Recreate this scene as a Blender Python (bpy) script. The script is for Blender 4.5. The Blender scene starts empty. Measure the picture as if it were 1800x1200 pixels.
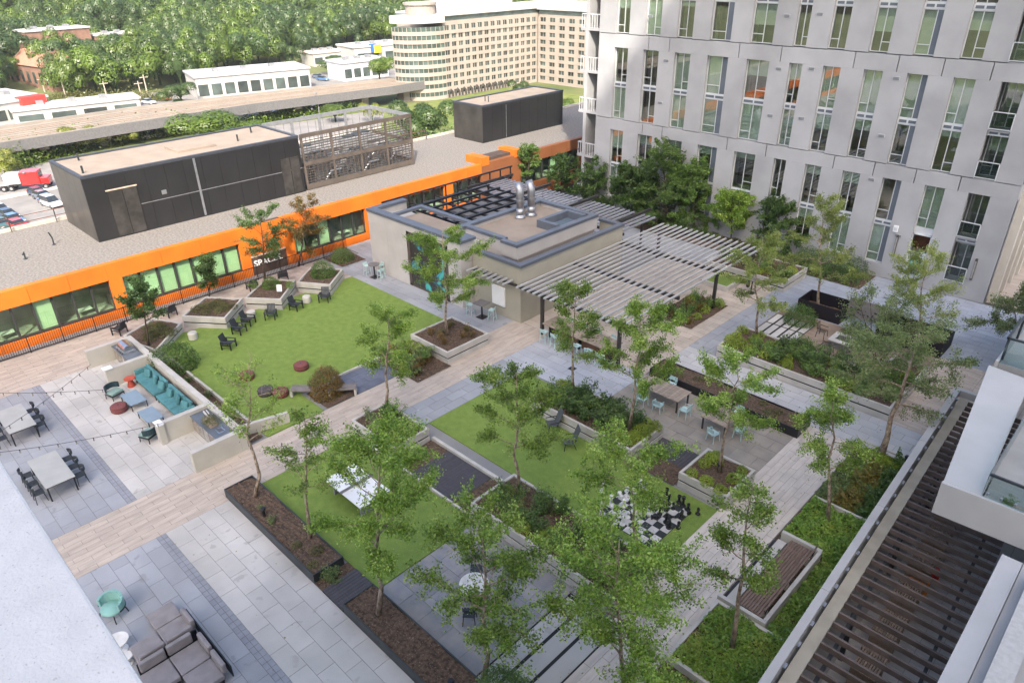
import bpy, bmesh, math, random
import numpy as np
from mathutils import Matrix, Vector

# ------------------------------------------------------------------ camera, sky, sun, exposure
sc = bpy.context.scene
col = sc.collection
H = 21.0                                    # camera height above the roof terrace (metres)
FPX, PITCH, ROLL, YAW = 1259.18, .496805, .0132414, -.778761     # measured in 1800x1200 pixels
_cy, _sy = math.cos(YAW), math.sin(YAW)
_c, _s = math.cos(PITCH), math.sin(PITCH)
_cr, _sr = math.cos(ROLL), math.sin(ROLL)
RM = (np.array([[_cr, -_sr, 0], [_sr, _cr, 0], [0, 0, 1]]) @ np.array([[1, 0, 0], [0, _s, _c], [0, _c, -_s]])
      @ np.array([[_cy, -_sy, 0], [_sy, _cy, 0], [0, 0, 1]]))      # world -> (right, up, forward)
cam_d = bpy.data.cameras.new('camera')
cam = bpy.data.objects.new('camera', cam_d)
col.objects.link(cam)
cam_d.sensor_width = 36.0
cam_d.lens = 36.0 * FPX / 1800.0
cam_d.clip_start = 0.05
cam_d.clip_end = 3000
_m = Matrix([list(RM[0]), list(RM[1]), list(-RM[2])]).transposed().to_4x4()
_m.translation = (0, 0, H)
cam.matrix_world = _m
sc.camera = cam

SUN_AZ = Vector((-.73, .67, -.90)).normalized()      # direction in which the light travels
w = bpy.data.worlds.new('World')
sc.world = w
w.use_nodes = True
nt = w.node_tree
nt.nodes.clear()
sky = nt.nodes.new('ShaderNodeTexSky')
sky.sky_type = 'NISHITA'
sky.sun_disc = False
sky.sun_elevation = math.asin(-SUN_AZ.z)
sky.sun_rotation = math.atan2(-SUN_AZ.x, -SUN_AZ.y)
sky.air_density = 0.9
sky.dust_density = 5.0
sky.ozone_density = 0.4
bg = nt.nodes.new('ShaderNodeBackground')
bg.inputs['Strength'].default_value = 0.15
wo = nt.nodes.new('ShaderNodeOutputWorld')
nt.links.new(sky.outputs[0], bg.inputs[0])
nt.links.new(bg.outputs[0], wo.inputs[0])
sun_d = bpy.data.lights.new('sun', 'SUN')
sun_d.energy = 2.5
sun_d.angle = math.radians(.55)
sun_d.color = (1.0, .93, .82)
sun = bpy.data.objects.new('sun', sun_d)
col.objects.link(sun)
sun.rotation_euler = (-SUN_AZ).to_track_quat('Z', 'Y').to_euler()
sun.location = (40, -40, 80)

sc.render.engine = 'CYCLES'
sc.cycles.use_denoising = True
sc.cycles.max_bounces = 6
sc.cycles.diffuse_bounces = 3
sc.cycles.glossy_bounces = 3
sc.cycles.transparent_max_bounces = 12
sc.cycles.transmission_bounces = 4
sc.view_settings.view_transform = 'Standard'
sc.view_settings.look = 'None'
sc.view_settings.gamma = 1.0
sc.view_settings.use_curve_mapping = False
sc.view_settings.exposure = 1.66

# ------------------------------------------------------------------ pixels to places
def ray(x, y):
    return RM.T @ np.array([(x - 900) / FPX, -(y - 600) / FPX, 1.0])
def at(x, y, z=0.0):
    d = ray(x, y)
    t = (z - H) / d[2]
    return np.array([0, 0, H]) + t * d
def height(bx, by, tx, ty, z=0.0):
    b = at(bx, by, z)
    d = ray(tx, ty)
    t = (b[:2] @ d[:2]) / (d[:2] @ d[:2])
    return H + t * d[2] - z

# ------------------------------------------------------------------ materials
MATS = {}
def mat(name, c, rough=.75, var=.12, ns=3.0, bump=0.0, bs=40.0, metal=0.0, rnd=0.0, isl=0.0, c2=None, ns2=None, spec=.35,
        coat=0.0, stretch=None, det=4.0, speck=None):
    """c base colour, c2 second colour mixed by noise, rnd / isl brightness spread per object / per mesh island"""
    if name in MATS: return MATS[name]
    m = bpy.data.materials.new(name)
    MATS[name] = m
    m.use_nodes = True
    t = m.node_tree
    N, L = t.nodes, t.links
    b = N['Principled BSDF']
    b.inputs['Roughness'].default_value = rough
    b.inputs['Metallic'].default_value = metal
    b.inputs['Specular IOR Level'].default_value = spec
    if coat: b.inputs['Coat Weight'].default_value = coat
    g = N.new('ShaderNodeNewGeometry')
    pos = g.outputs['Position']
    if stretch:
        vm = N.new('ShaderNodeVectorMath'); vm.operation = 'MULTIPLY'
        vm.inputs[1].default_value = stretch
        L.new(pos, vm.inputs[0]); pos = vm.outputs[0]
    n1 = N.new('ShaderNodeTexNoise'); n1.inputs['Scale'].default_value = ns; n1.inputs['Detail'].default_value = det
    L.new(pos, n1.inputs['Vector'])
    mx = N.new('ShaderNodeMix'); mx.data_type = 'RGBA'
    k = var
    lo = [max(0, v * (1 - k)) for v in c]; hi = [min(1, v * (1 + k)) for v in c]
    if c2: lo, hi = list(c), list(c2)
    mx.inputs[6].default_value = (*lo, 1); mx.inputs[7].default_value = (*hi, 1)
    mr = N.new('ShaderNodeMapRange'); mr.inputs[1].default_value = .35; mr.inputs[2].default_value = .65
    L.new(n1.outputs[0], mr.inputs[0]); L.new(mr.outputs[0], mx.inputs[0])
    out = mx.outputs[2]
    if speck:                                # (scale, threshold, colour)
        n3 = N.new('ShaderNodeTexNoise'); n3.inputs['Scale'].default_value = speck[0]; n3.inputs['Detail'].default_value = 2
        L.new(pos, n3.inputs['Vector'])
        r3 = N.new('ShaderNodeMapRange'); r3.inputs[1].default_value = speck[1]; r3.inputs[2].default_value = speck[1] + .06
        L.new(n3.outputs[0], r3.inputs[0])
        m3 = N.new('ShaderNodeMix'); m3.data_type = 'RGBA'
        L.new(r3.outputs[0], m3.inputs[0]); L.new(out, m3.inputs[6]); m3.inputs[7].default_value = (*speck[2], 1)
        out = m3.outputs[2]
    for amt, src in ((rnd, 'obj'), (isl, 'isl')):
        if amt:
            if src == 'obj':
                oi = N.new('ShaderNodeObjectInfo'); r = oi.outputs['Random']
            else:
                r = g.outputs['Random Per Island']
            r2 = N.new('ShaderNodeMapRange'); r2.inputs[3].default_value = 1 - amt; r2.inputs[4].default_value = 1 + amt
            L.new(r, r2.inputs[0])
            hs = N.new('ShaderNodeHueSaturation')
            L.new(r2.outputs[0], hs.inputs['Value']); L.new(out, hs.inputs['Color'])
            out = hs.outputs[0]
    L.new(out, b.inputs['Base Color'])
    if bump:
        n2 = N.new('ShaderNodeTexNoise'); n2.inputs['Scale'].default_value = bs; n2.inputs['Detail'].default_value = 3
        L.new(pos, n2.inputs['Vector'])
        bp = N.new('ShaderNodeBump'); bp.inputs['Strength'].default_value = bump; bp.inputs['Distance'].default_value = .02
        L.new(n2.outputs[0], bp.inputs['Height']); L.new(bp.outputs[0], b.inputs['Normal'])
    return m

def leafmat(name, cols, trans=.35):
    if name in MATS: return MATS[name]
    m = bpy.data.materials.new(name); MATS[name] = m
    m.use_nodes = True
    t = m.node_tree; N, L = t.nodes, t.links
    N.clear()
    g = N.new('ShaderNodeNewGeometry'); oi = N.new('ShaderNodeObjectInfo')
    r = N.new('ShaderNodeValToRGB')
    e = r.color_ramp.elements
    while len(e) < len(cols): e.new(.5)
    for i, c in enumerate(cols):
        e[i].position = i / (len(cols) - 1); e[i].color = (*c, 1)
    n = N.new('ShaderNodeTexNoise'); n.inputs['Scale'].default_value = .9; n.inputs['Detail'].default_value = 2
    L.new(g.outputs['Position'], n.inputs['Vector'])
    a = N.new('ShaderNodeMath'); a.operation = 'MULTIPLY_ADD'; a.inputs[1].default_value = .55
    L.new(g.outputs['Random Per Island'], a.inputs[0])
    mr = N.new('ShaderNodeMapRange'); mr.inputs[1].default_value = .3; mr.inputs[2].default_value = .7; mr.inputs[4].default_value = .45
    L.new(n.outputs[0], mr.inputs[0]); L.new(mr.outputs[0], a.inputs[2])
    L.new(a.outputs[0], r.inputs[0])
    hs = N.new('ShaderNodeHueSaturation')
    m2 = N.new('ShaderNodeMapRange'); m2.inputs[3].default_value = .82; m2.inputs[4].default_value = 1.18
    L.new(oi.outputs['Random'], m2.inputs[0]); L.new(m2.outputs[0], hs.inputs['Value'])
    L.new(r.outputs[0], hs.inputs['Color'])
    d = N.new('ShaderNodeBsdfPrincipled'); d.inputs['Roughness'].default_value = .4; d.inputs['Specular IOR Level'].default_value = .5
    tr = N.new('ShaderNodeBsdfTranslucent')
    mx = N.new('ShaderNodeMixShader'); mx.inputs[0].default_value = trans
    o = N.new('ShaderNodeOutputMaterial')
    L.new(hs.outputs[0], d.inputs['Base Color']); L.new(hs.outputs[0], tr.inputs['Color'])
    L.new(d.outputs[0], mx.inputs[1]); L.new(tr.outputs[0], mx.inputs[2]); L.new(mx.outputs[0], o.inputs[0])
    return m

def glassmat(name, tint, refl=.10, rough=.02):
    """a pane: tinted see-through glass with a mirror share that grows at grazing angles"""
    if name in MATS: return MATS[name]
    m = bpy.data.materials.new(name); MATS[name] = m
    m.use_nodes = True
    t = m.node_tree; N, L = t.nodes, t.links
    N.clear()
    tr = N.new('ShaderNodeBsdfTransparent'); tr.inputs[0].default_value = (*tint, 1)
    gl = N.new('ShaderNodeBsdfGlossy'); gl.inputs['Roughness'].default_value = rough
    lw = N.new('ShaderNodeLayerWeight'); lw.inputs[0].default_value = .5
    pw_ = N.new('ShaderNodeMath'); pw_.operation = 'POWER'; pw_.inputs[1].default_value = 4.0; L.new(lw.outputs['Facing'], pw_.inputs[0])
    mr = N.new('ShaderNodeMapRange'); mr.inputs[3].default_value = refl; mr.inputs[4].default_value = .85
    L.new(pw_.outputs[0], mr.inputs[0])
    mx = N.new('ShaderNodeMixShader'); o = N.new('ShaderNodeOutputMaterial')
    L.new(mr.outputs[0], mx.inputs[0]); L.new(tr.outputs[0], mx.inputs[1]); L.new(gl.outputs[0], mx.inputs[2])
    L.new(mx.outputs[0], o.inputs[0])
    return m

def picmat(name, cols, scale=1.3):
    """flat print: a colourful mural of swirling patches on a dark ground"""
    m = bpy.data.materials.new(name); MATS[name] = m
    m.use_nodes = True
    t = m.node_tree; N, L = t.nodes, t.links
    b = N['Principled BSDF']; b.inputs['Roughness'].default_value = .45
    g = N.new('ShaderNodeNewGeometry')
    n = N.new('ShaderNodeTexNoise'); n.inputs['Scale'].default_value = scale; n.inputs['Detail'].default_value = 3; n.inputs['Distortion'].default_value = 1.6
    L.new(g.outputs['Position'], n.inputs['Vector'])
    r = N.new('ShaderNodeValToRGB'); e = r.color_ramp.elements
    while len(e) < len(cols): e.new(.5)
    for i, (p, c) in enumerate(cols): e[i].position = p; e[i].color = (*c, 1)
    L.new(n.outputs[0], r.inputs[0]); L.new(r.outputs[0], b.inputs['Base Color'])
    return m

# ------------------------------------------------------------------ mesh helpers
class MB:
    def __init__(s): s.v = []; s.f = []
    def add(s, vs, fs):
        o = len(s.v); s.v += [tuple(map(float, p)) for p in vs]; s.f += [tuple(i + o for i in f) for f in fs]; return s
    def box(s, x0, x1, y0, y1, z0, z1, bottom=True):
        v = [(x0, y0, z0), (x1, y0, z0), (x1, y1, z0), (x0, y1, z0), (x0, y0, z1), (x1, y0, z1), (x1, y1, z1), (x0, y1, z1)]
        f = [(4, 5, 6, 7), (0, 1, 5, 4), (1, 2, 6, 5), (2, 3, 7, 6), (3, 0, 4, 7)]
        if bottom: f.append((3, 2, 1, 0))
        return s.add(v, f)
    def ob(s, c, sz, rz=0., rx=0., ry=0.):
        M = Matrix.Rotation(rz, 3, 'Z') @ Matrix.Rotation(ry, 3, 'Y') @ Matrix.Rotation(rx, 3, 'X')
        a, b, d = sz[0] / 2, sz[1] / 2, sz[2] / 2
        v = [Vector(c) + M @ Vector(p) for p in ((-a, -b, -d), (a, -b, -d), (a, b, -d), (-a, b, -d), (-a, -b, d), (a, -b, d), (a, b, d), (-a, b, d))]
        return s.add(v, [(4, 5, 6, 7), (0, 1, 5, 4), (1, 2, 6, 5), (2, 3, 7, 6), (3, 0, 4, 7), (3, 2, 1, 0)])
    def prism(s, poly, z0, z1):
        n = len(poly)
        v = [(p[0], p[1], z0) for p in poly] + [(p[0], p[1], z1) for p in poly]
        f = [tuple(range(n, 2 * n)), tuple(range(n - 1, -1, -1))] + [(i, (i + 1) % n, n + (i + 1) % n, n + i) for i in range(n)]
        return s.add(v, f)
    def bar(s, p, q, wd, ht=None, up=(0, 0, 1)):
        p, q = Vector(p), Vector(q); ht = ht or wd
        d = (q - p).normalized(); u = Vector(up)
        if abs(d.dot(u)) > .98: u = Vector((0, 1, 0))
        r = d.cross(u).normalized(); u = r.cross(d).normalized()
        v = []
        for c in (p, q):
            for a, b in ((-1, -1), (1, -1), (1, 1), (-1, 1)): v.append(c + r * a * wd / 2 + u * b * ht / 2)
        return s.add(v, [(0, 1, 2, 3), (7, 6, 5, 4), (0, 4, 5, 1), (1, 5, 6, 2), (2, 6, 7, 3), (3, 7, 4, 0)])
    def tube(s, pts, rs, n=6, cap=True):
        rings = []
        pts = [Vector(p) for p in pts]
        if not hasattr(rs, '__len__'): rs = [rs] * len(pts)
        vs = []; fs = []
        for i, p in enumerate(pts):
            d = (pts[min(i + 1, len(pts) - 1)] - pts[max(i - 1, 0)]).normalized()
            u = Vector((0, 0, 1)) if abs(d.z) < .9 else Vector((1, 0, 0))
            r = d.cross(u).normalized(); u = r.cross(d)
            for k in range(n):
                a = 2 * math.pi * k / n
                vs.append(p + (r * math.cos(a) + u * math.sin(a)) * rs[i])
        for i in range(len(pts) - 1):
            for k in range(n):
                fs.append((i * n + k, i * n + (k + 1) % n, (i + 1) * n + (k + 1) % n, (i + 1) * n + k))
        if cap:
            fs.append(tuple(range(n - 1, -1, -1))); fs.append(tuple(range((len(pts) - 1) * n, len(pts) * n)))
        return s.add(vs, fs)
    def lathe(s, prof, c=(0, 0, 0), n=14, sx=1., sy=1.):
        vs = []; fs = []
        for r, z in prof:
            for k in range(n):
                a = 2 * math.pi * k / n
                vs.append((c[0] + r * sx * math.cos(a), c[1] + r * sy * math.sin(a), c[2] + z))
        for i in range(len(prof) - 1):
            for k in range(n): fs.append((i * n + k, i * n + (k + 1) % n, (i + 1) * n + (k + 1) % n, (i + 1) * n + k))
        fs.append(tuple(range(n - 1, -1, -1))); fs.append(tuple(range((len(prof) - 1) * n, len(prof) * n)))
        return s.add(vs, fs)
    def mesh(s, name, bev=0., smooth=False, seg=2):
        me = bpy.data.meshes.new(name)
        me.from_pydata(s.v, [], s.f)
        if bev:
            bm = bmesh.new(); bm.from_mesh(me)
            bmesh.ops.bevel(bm, geom=list(bm.edges), offset=bev, segments=seg, affect='EDGES', profile=.6, clamp_overlap=True)
            bm.to_mesh(me); bm.free()
        if smooth:
            me.polygons.foreach_set('use_smooth', [True] * len(me.polygons))
        me.update()
        return me
    def build(s, name, m, parent=None, bev=0., smooth=False, loc=None, rz=0., seg=2):
        return link(name, s.mesh(name, bev, smooth, seg), m, parent, loc, rz)

def link(name, me, m=None, parent=None, loc=None, rz=0.):
    o = bpy.data.objects.new(name, me)
    col.objects.link(o)
    if m and me is not None and not me.materials: me.materials.append(m)
    if parent is not None: o.parent = parent
    if loc is not None: o.location = loc
    if rz: o.rotation_euler = (0, 0, rz)
    return o
def tag(o, label=None, cat=None, group=None, kind=None):
    if label: o['label'] = label
    if cat: o['category'] = cat
    if group: o['group'] = group
    if kind: o['kind'] = kind
    return o
def thing(name, label, cat, loc=(0, 0, 0), rz=0., group=None):
    o = bpy.data.objects.new(name, None); col.objects.link(o)
    o.empty_display_size = .2
    o.location = loc; o.rotation_euler = (0, 0, rz)
    return tag(o, label, cat, group)
KIDS = {}
def dup(root, loc=None, rz=None, label=None, group=None, scale=None):
    def cp(o, par):
        c = o.copy(); col.objects.link(c)
        if par is not None: c.parent = par
        for ch in o.children: cp(ch, c)
        return c
    r = cp(root, None)
    if loc is not None: r.location = loc
    if rz is not None: r.rotation_euler = (0, 0, rz)
    if label: r['label'] = label
    if group: r['group'] = group
    if scale: r.scale = scale
    return r
def struct(name, mb, m, bev=0.):
    o = mb.build(name, m, bev=bev)
    o['kind'] = 'structure'
    return o
def np_mesh(name, V, Q):
    me = bpy.data.meshes.new(name)
    V = np.ascontiguousarray(V, dtype=np.float32); Q = np.ascontiguousarray(Q, dtype=np.int32)
    k = Q.shape[1]
    me.vertices.add(len(V)); me.vertices.foreach_set('co', V.ravel())
    me.loops.add(Q.size); me.loops.foreach_set('vertex_index', Q.ravel())
    me.polygons.add(len(Q))
    me.polygons.foreach_set('loop_start', np.arange(0, Q.size, k, dtype=np.int32))
    me.polygons.foreach_set('loop_total', np.full(len(Q), k, dtype=np.int32))
    me.update(calc_edges=True)
    return me
def leaf_quads(C, size, rng, up=.5, aspect=.62, outward=None):
    """one diamond leaf per centre"""
    n = len(C)
    nor = rng.normal(size=(n, 3)); nor[:, 2] = np.abs(nor[:, 2]) * (1 + up)
    if outward is not None: nor = nor / (np.linalg.norm(nor, axis=1)[:, None] + 1e-9) + outward
    nor /= np.linalg.norm(nor, axis=1)[:, None] + 1e-9
    a = rng.normal(size=(n, 3)); a -= (a * nor).sum(1)[:, None] * nor
    a /= np.linalg.norm(a, axis=1)[:, None] + 1e-9
    b = np.cross(nor, a)
    s = (size * rng.uniform(.6, 1.35, n))[:, None]
    V = np.stack([C - a * s * .5, C + b * s * .5 * aspect, C + a * s * .5, C - b * s * .5 * aspect], 1).reshape(-1, 3)
    Q = np.arange(4 * n).reshape(-1, 4)
    return V, Q
# ------------------------------------------------------------------ palette
M_LIGHT = mat('pale_stone_paver', (.445, .427, .40), .7, .12, .45, .15, 60, rnd=.07, det=9, speck=(1.7, .63, (.375, .355, .33)))
M_BLUE = mat('blue_grey_paver', (.29, .30, .32), .65, .12, .4, .15, 60, rnd=.07, det=9, speck=(1.5, .63, (.25, .255, .265)))
M_TAN = mat('tan_wood_grain_paver', (.43, .365, .305), .7, .10, 1.5, .15, 50, rnd=.07, stretch=(3, .6, 1))
M_TAN2 = mat('tan_cross_grain_paver', (.43, .365, .305), .7, .10, 1.5, .15, 50, rnd=.07, stretch=(.6, 3, 1))
M_TAN3 = mat('brightened_pinkish_paver', (.53, .475, .42), .7, .10, 1.5, .15, 50, rnd=.06, stretch=(3, .6, 1))  # pinker stone, also lightened to offset the shade on the east side
M_GREYW = mat('grey_walk_paver', (.42, .415, .41), .7, .07, 1.0, .15, 60, rnd=.05)
M_SLAB = mat('bluestone_slab', (.24, .215, .185), .6, .2, 1.6, .2, 30, rnd=.10, c2=(.30, .265, .22))
M_SLAB2 = mat('grey_bluestone_slab', (.21, .21, .225), .6, .2, 1.6, .2, 30, rnd=.14, c2=(.29, .27, .25))
M_JOINT = mat('sand_joint', (.17, .165, .16), .9, .2, 6)
M_JOINTL = mat('pale_joint', (.27, .26, .25), .9, .2, 6)
M_DECK = mat('charcoal_deck_board', (.062, .057, .062), .6, .15, 3, .2, 60, rnd=.12, stretch=(1, 8, 1))
M_TURF = mat('artificial_turf', (.15, .23, .042), .9, .3, 2.6, .9, 140, c2=(.20, .28, .056), det=10, speck=(55, .60, (.09, .135, .028)))
M_MULCH = mat('bark_mulch', (.045, .029, .020), .95, .3, 9, 1.0, 45, c2=(.135, .088, .058), det=10, speck=(22, .62, (.23, .165, .115)))
M_CONC = mat('planter_concrete', (.44, .42, .385), .8, .10, 1.4, .2, 45)
M_CONCD = mat('planter_joint', (.05, .05, .05), .9)
M_CORE = mat('pale_cast_concrete', (.50, .485, .455), .85, .07, .9, .15, 30, det=6)
M_STEEL = mat('dark_painted_steel', (.028, .034, .036), .45, .2, 3, metal=.0, spec=.5)
M_BLACK = mat('black_metal', (.012, .012, .014), .45, .2, 3, spec=.5)
M_COPING = mat('slate_blue_coping', (.10, .112, .135), .5, .1, 2, spec=.5)
M_ROOFM = mat('tan_roof_membrane', (.27, .22, .175), .9, .08, .8, .1, 30)
M_STUCCO = mat('warm_grey_stucco', (.41, .39, .37), .85, .06, .8, .15, 60)
M_STUCCO2 = mat('olive_grey_panel', (.335, .315, .255), .8, .06, .8, .1, 60)
M_BARK = mat('birch_bark', (.16, .11, .075), .9, .3, 9, .6, 30, c2=(.42, .34, .26), stretch=(1, 1, .6))
M_BARKD = mat('dark_bark', (.075, .055, .042), .9, .3, 9, .6, 30)
M_GRAVEL = mat('pale_roof_gravel', (.135, .121, .107), .95, .3, 7, .8, 30, c2=(.235, .217, .20), det=8)
M_ASPH = mat('asphalt', (.17, .165, .16), .9, .12, .3, .2, 8, c2=(.23, .22, .21))
M_WHITE = mat('white_paint', (.75, .75, .74), .6, .04, 1)
M_METAL = mat('galvanised_metal', (.42, .43, .45), .48, .12, 4, metal=.9)

# ------------------------------------------------------------------ the ground below, and the terrace podium
G0 = -16.0
def terrain_z(x, y):
    k = np.clip((-x - 262) / 200.0, 0, 2.2)
    return G0 + 26.0 * k * k * (3 - 2 * np.minimum(k, 1)) / (1 + .0 * k) if np.ndim(x) == 0 else G0 + 26.0 * k * k
gx = np.concatenate([np.linspace(-900, -480, 12), np.linspace(-460, -240, 12), np.linspace(-220, 300, 12)])
gy = np.linspace(-400, 800, 30)
XX, YY = np.meshgrid(gx, gy, indexing='ij')
kk = np.clip((-XX - 262) / 200.0, 0, 1.6)
ZZ = G0 + 15.0 * kk
def hill(x): return G0 + 15.0 * min(max((-x - 262) / 200.0, 0), 1.6)
V = np.stack([XX, YY, ZZ], -1).reshape(-1, 3)
idx = np.arange(V.shape[0]).reshape(XX.shape)
Q = np.stack([idx[:-1, :-1], idx[1:, :-1], idx[1:, 1:], idx[:-1, 1:]], -1).reshape(-1, 4)
M_EARTH = mat('ground_grass_and_earth', (.075, .10, .03), .95, .3, .05, c2=(.14, .15, .06), det=6)
tag(link('ground', np_mesh('ground', V, Q), M_EARTH), kind='structure')

slab = struct('terrace_slab', MB().box(-48.55, 30, -40, 52.95, G0 - .5, -.035), mat('slab_concrete', (.23, .225, .22), .9, .1, .5))

PAVE_N = 0
def pave(name, x0, x1, y0, y1, tx, ty, m, joint=None, gap=.016, z=0.0, bond=0.0, skip=(), limit=280, th=.03, mats2=None, seed=0, piece='paver'):
    """a piece of the setting with its pavers as parts; bond shifts alternate courses (courses run along the longer tile side)"""
    global PAVE_N
    PAVE_N += 1
    base = struct(name, MB().box(x0, x1, y0, y1, z - .15, z - .012 - .0005 * (PAVE_N % 8)), joint or M_JOINT)
    tiles = []
    if tx >= ty:
        rows = max(1, round((y1 - y0) / ty)); ry = (y1 - y0) / rows
        for r in range(rows):
            xs = x0 - (tx * bond * (r % (round(1 / bond) if bond else 1)) if bond else 0)
            while xs < x1 - .02:
                a, b = max(xs, x0), min(xs + tx, x1)
                if b - a > .04: tiles.append((a, b, y0 + r * ry, y0 + (r + 1) * ry))
                xs += tx
    else:
        rows = max(1, round((x1 - x0) / tx)); rx = (x1 - x0) / rows
        for r in range(rows):
            ys = y0 - (ty * bond * (r % (round(1 / bond) if bond else 1)) if bond else 0)
            while ys < y1 - .02:
                a, b = max(ys, y0), min(ys + ty, y1)
                if b - a > .04: tiles.append((x0 + r * rx, x0 + (r + 1) * rx, a, b))
                ys += ty
    keep = []
    for t in tiles:
        if any(t[0] > s[0] - .02 and t[1] < s[1] + .02 and t[2] > s[2] - .02 and t[3] < s[3] + .02 for s in skip): continue
        cx, cy = (t[0] + t[1]) / 2, (t[2] + t[3]) / 2
        keep.append((math.hypot(cx, cy), t))
    keep.sort(key=lambda k: k[0])
    cache = {}
    rest = MB()
    for i, (d, t) in enumerate(keep):
        sx, sy = round(t[1] - t[0] - gap, 4), round(t[3] - t[2] - gap, 4)
        if i < limit:
            if (sx, sy) not in cache:
                cache[(sx, sy)] = MB().box(-sx / 2, sx / 2, -sy / 2, sy / 2, -th, 0, bottom=False).mesh(piece)
                cache[(sx, sy)].materials.append(m)
            link(piece, cache[(sx, sy)], None, base, ((t[0] + t[1]) / 2, (t[2] + t[3]) / 2, z))
        else:
            rest.box(t[0] + gap / 2, t[1] - gap / 2, t[2] + gap / 2, t[3] - gap / 2, z - th, z, bottom=False)
    if rest.v: tag(rest.build('pavers', m, base), kind='stuff')
    return base

# upper-left patio and its neighbours (x runs down-right in the picture, y runs up-right)
pave('west_walk', -47.6, -43.05, -2.2, 11.2, .30, 1.2, M_TAN, bond=.5, gap=.012)
pave('fence_walk', -47.6, -43.0, 11.2, 26.7, .45, 1.2, mat('worn_tan_paver', (.40, .34, .29), .75, .2, 1.2, rnd=.12), bond=.5, gap=.012, limit=200)
pave('pale_patio', -43.05, -29.1, 5.80, 11.0, 1.22, .65, M_LIGHT, bond=.5, joint=M_JOINTL)
pave('blue_patio', -43.05, -29.1, -2.2, 5.42, 1.22, .62, M_BLUE, bond=.5)
M_DRAIN = mat('small_grey_sett', (.24, .25, .275), .7, .1, 2, rnd=.1)
pave('patio_drain_course', -43.05, -29.1, 5.42, 5.80, .30, .19, M_DRAIN, gap=.018, limit=0)
pave('boardwalk_path', -29.1, -26.1, -2.2, 29.88, .30, 1.2, M_TAN, bond=.5, gap=.012)
pave('pale_lounge_patio', -26.1, -9.65, 5.80, 8.6, 1.22, .70, M_LIGHT, bond=.5, joint=M_JOINTL)
pave('blue_lounge_patio', -26.1, -12.0, -2.2, 5.42, 1.22, .62, M_BLUE, bond=.5)
pave('lounge_drain_course', -26.1, -9.65, 5.42, 5.80, .30, .19, M_DRAIN, gap=.018, limit=0)
pave('pavilion_walk', -46.5, -29.1, 26.7, 29.8, 1.2, .6, M_BLUE, bond=.5)
pave('cross_walk', -26.1, -24.25, 17.6, 25.6, .6, 1.2, M_BLUE, bond=.5)
pave('pergola_plaza', -26.1, -19.0, 25.6, 29.9, 1.2, .6, mat('silver_plaza_paver', (.36, .37, .395), .65, .08, 1, rnd=.05), bond=.5)
pave('pergola_floor', -28.5, -19.0, 29.9, 46.5, 1.2, .6, mat('tan_plaza_paver', (.43, .37, .31), .7, .1, 1, rnd=.08), bond=.5)
pave('dining_slabs', -19.0, -10.25, 25.5, 29.95, 1.1, .9, M_SLAB, bond=.5)
pave('garden_walk', -19.0, -5.4, 31.45, 34.45, 1.2, .6, M_GREYW, bond=.5)
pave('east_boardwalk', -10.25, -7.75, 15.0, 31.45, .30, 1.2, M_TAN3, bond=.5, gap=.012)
pave('upper_boardwalk', -7.75, -5.2, 34.45, 43.2, 1.2, .30, M_TAN2, bond=.5, gap=.012)
pave('firepit_court', -17.2, -7.77, 37.7, 43.2, .9, .9, mat('rust_slab', (.20, .145, .105), .7, .2, 1.2, rnd=.16, c2=(.27, .215, .165)), bond=.5)
pave('court_steps', -17.15, -14.6, 39.0, 42.2, .5, 1.6, M_LIGHT, gap=.13, z=.022, joint=mat('black_gap', (.02, .02, .02)))
pave('north_court', -19.0, -5.2, 43.2, 52.8, 1.2, .6, mat('pale_blue_paver', (.30, .325, .37), .65, .08, 1, rnd=.05), bond=.5)
pave('north_strip', -19.0, -17.2, 34.45, 43.2, .6, 1.2, M_BLUE, bond=.5)
pave('back_court', -48.5, -19.0, 46.5, 52.8, 1.2, .6, M_BLUE, bond=.5, limit=20)
pave('west_court', -48.5, -42.9, 29.8, 46.5, 1.2, .6, M_BLUE, bond=.5, limit=60)
pave('round_table_slabs', -17.2, -11.9, 10.1, 15.15, 1.1, .85, M_SLAB2, bond=.5)
pave('lower_patio', -26.1, 5, -6, -2.2, 1.2, .6, M_BLUE, limit=0)
pave('east_patio', -3.6, 0.0, 8.0, 34.0, .6, 1.2, mat('private_patio_paver', (.36, .345, .32), .75, .1, 1, rnd=.08), bond=.5, limit=120)
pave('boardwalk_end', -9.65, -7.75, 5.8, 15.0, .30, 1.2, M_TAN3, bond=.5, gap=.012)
pave('step_slabs', -11.9, -9.65, 9.95, 15.0, .70, 4.9, M_LIGHT, gap=.13, joint=mat('black_gap', (.02, .02, .02)))
pave('dark_bench_court', -31.45, -29.15, 17.6, 20.5, .6, 1.15, mat('charcoal_paver', (.115, .125, .16), .6, .1, 2, rnd=.08), bond=.5)

# lawns
def lawn(name, poly, z=.012):
    return struct(name, MB().prism(poly, -.03, z), M_TURF)
lawn('games_lawn', [(-43.4, 13.4), (-41.0, 12.15), (-29.15, 12.15), (-29.15, 15.4), (-31.5, 15.4), (-31.5, 26.7), (-42.95, 26.7), (-43.0, 17.0)])
lawn('chess_lawn', [(-24.22, 18.45), (-10.25, 18.45), (-10.25, 22.75), (-21.2, 22.75), (-21.2, 25.45), (-24.22, 25.45)])
lawn('tree_lawn', [(-26.08, 10.12), (-17.25, 10.12), (-17.25, 15.12), (-26.08, 15.12)])
M_STRIP = mat('dark_gravel_strip', (.13, .115, .105), .95, .3, 20, .5, 60)
struct('gravel_strip', MB().box(-18.0, -10.25, 17.95, 18.42, -.03, .006), M_STRIP)
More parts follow.
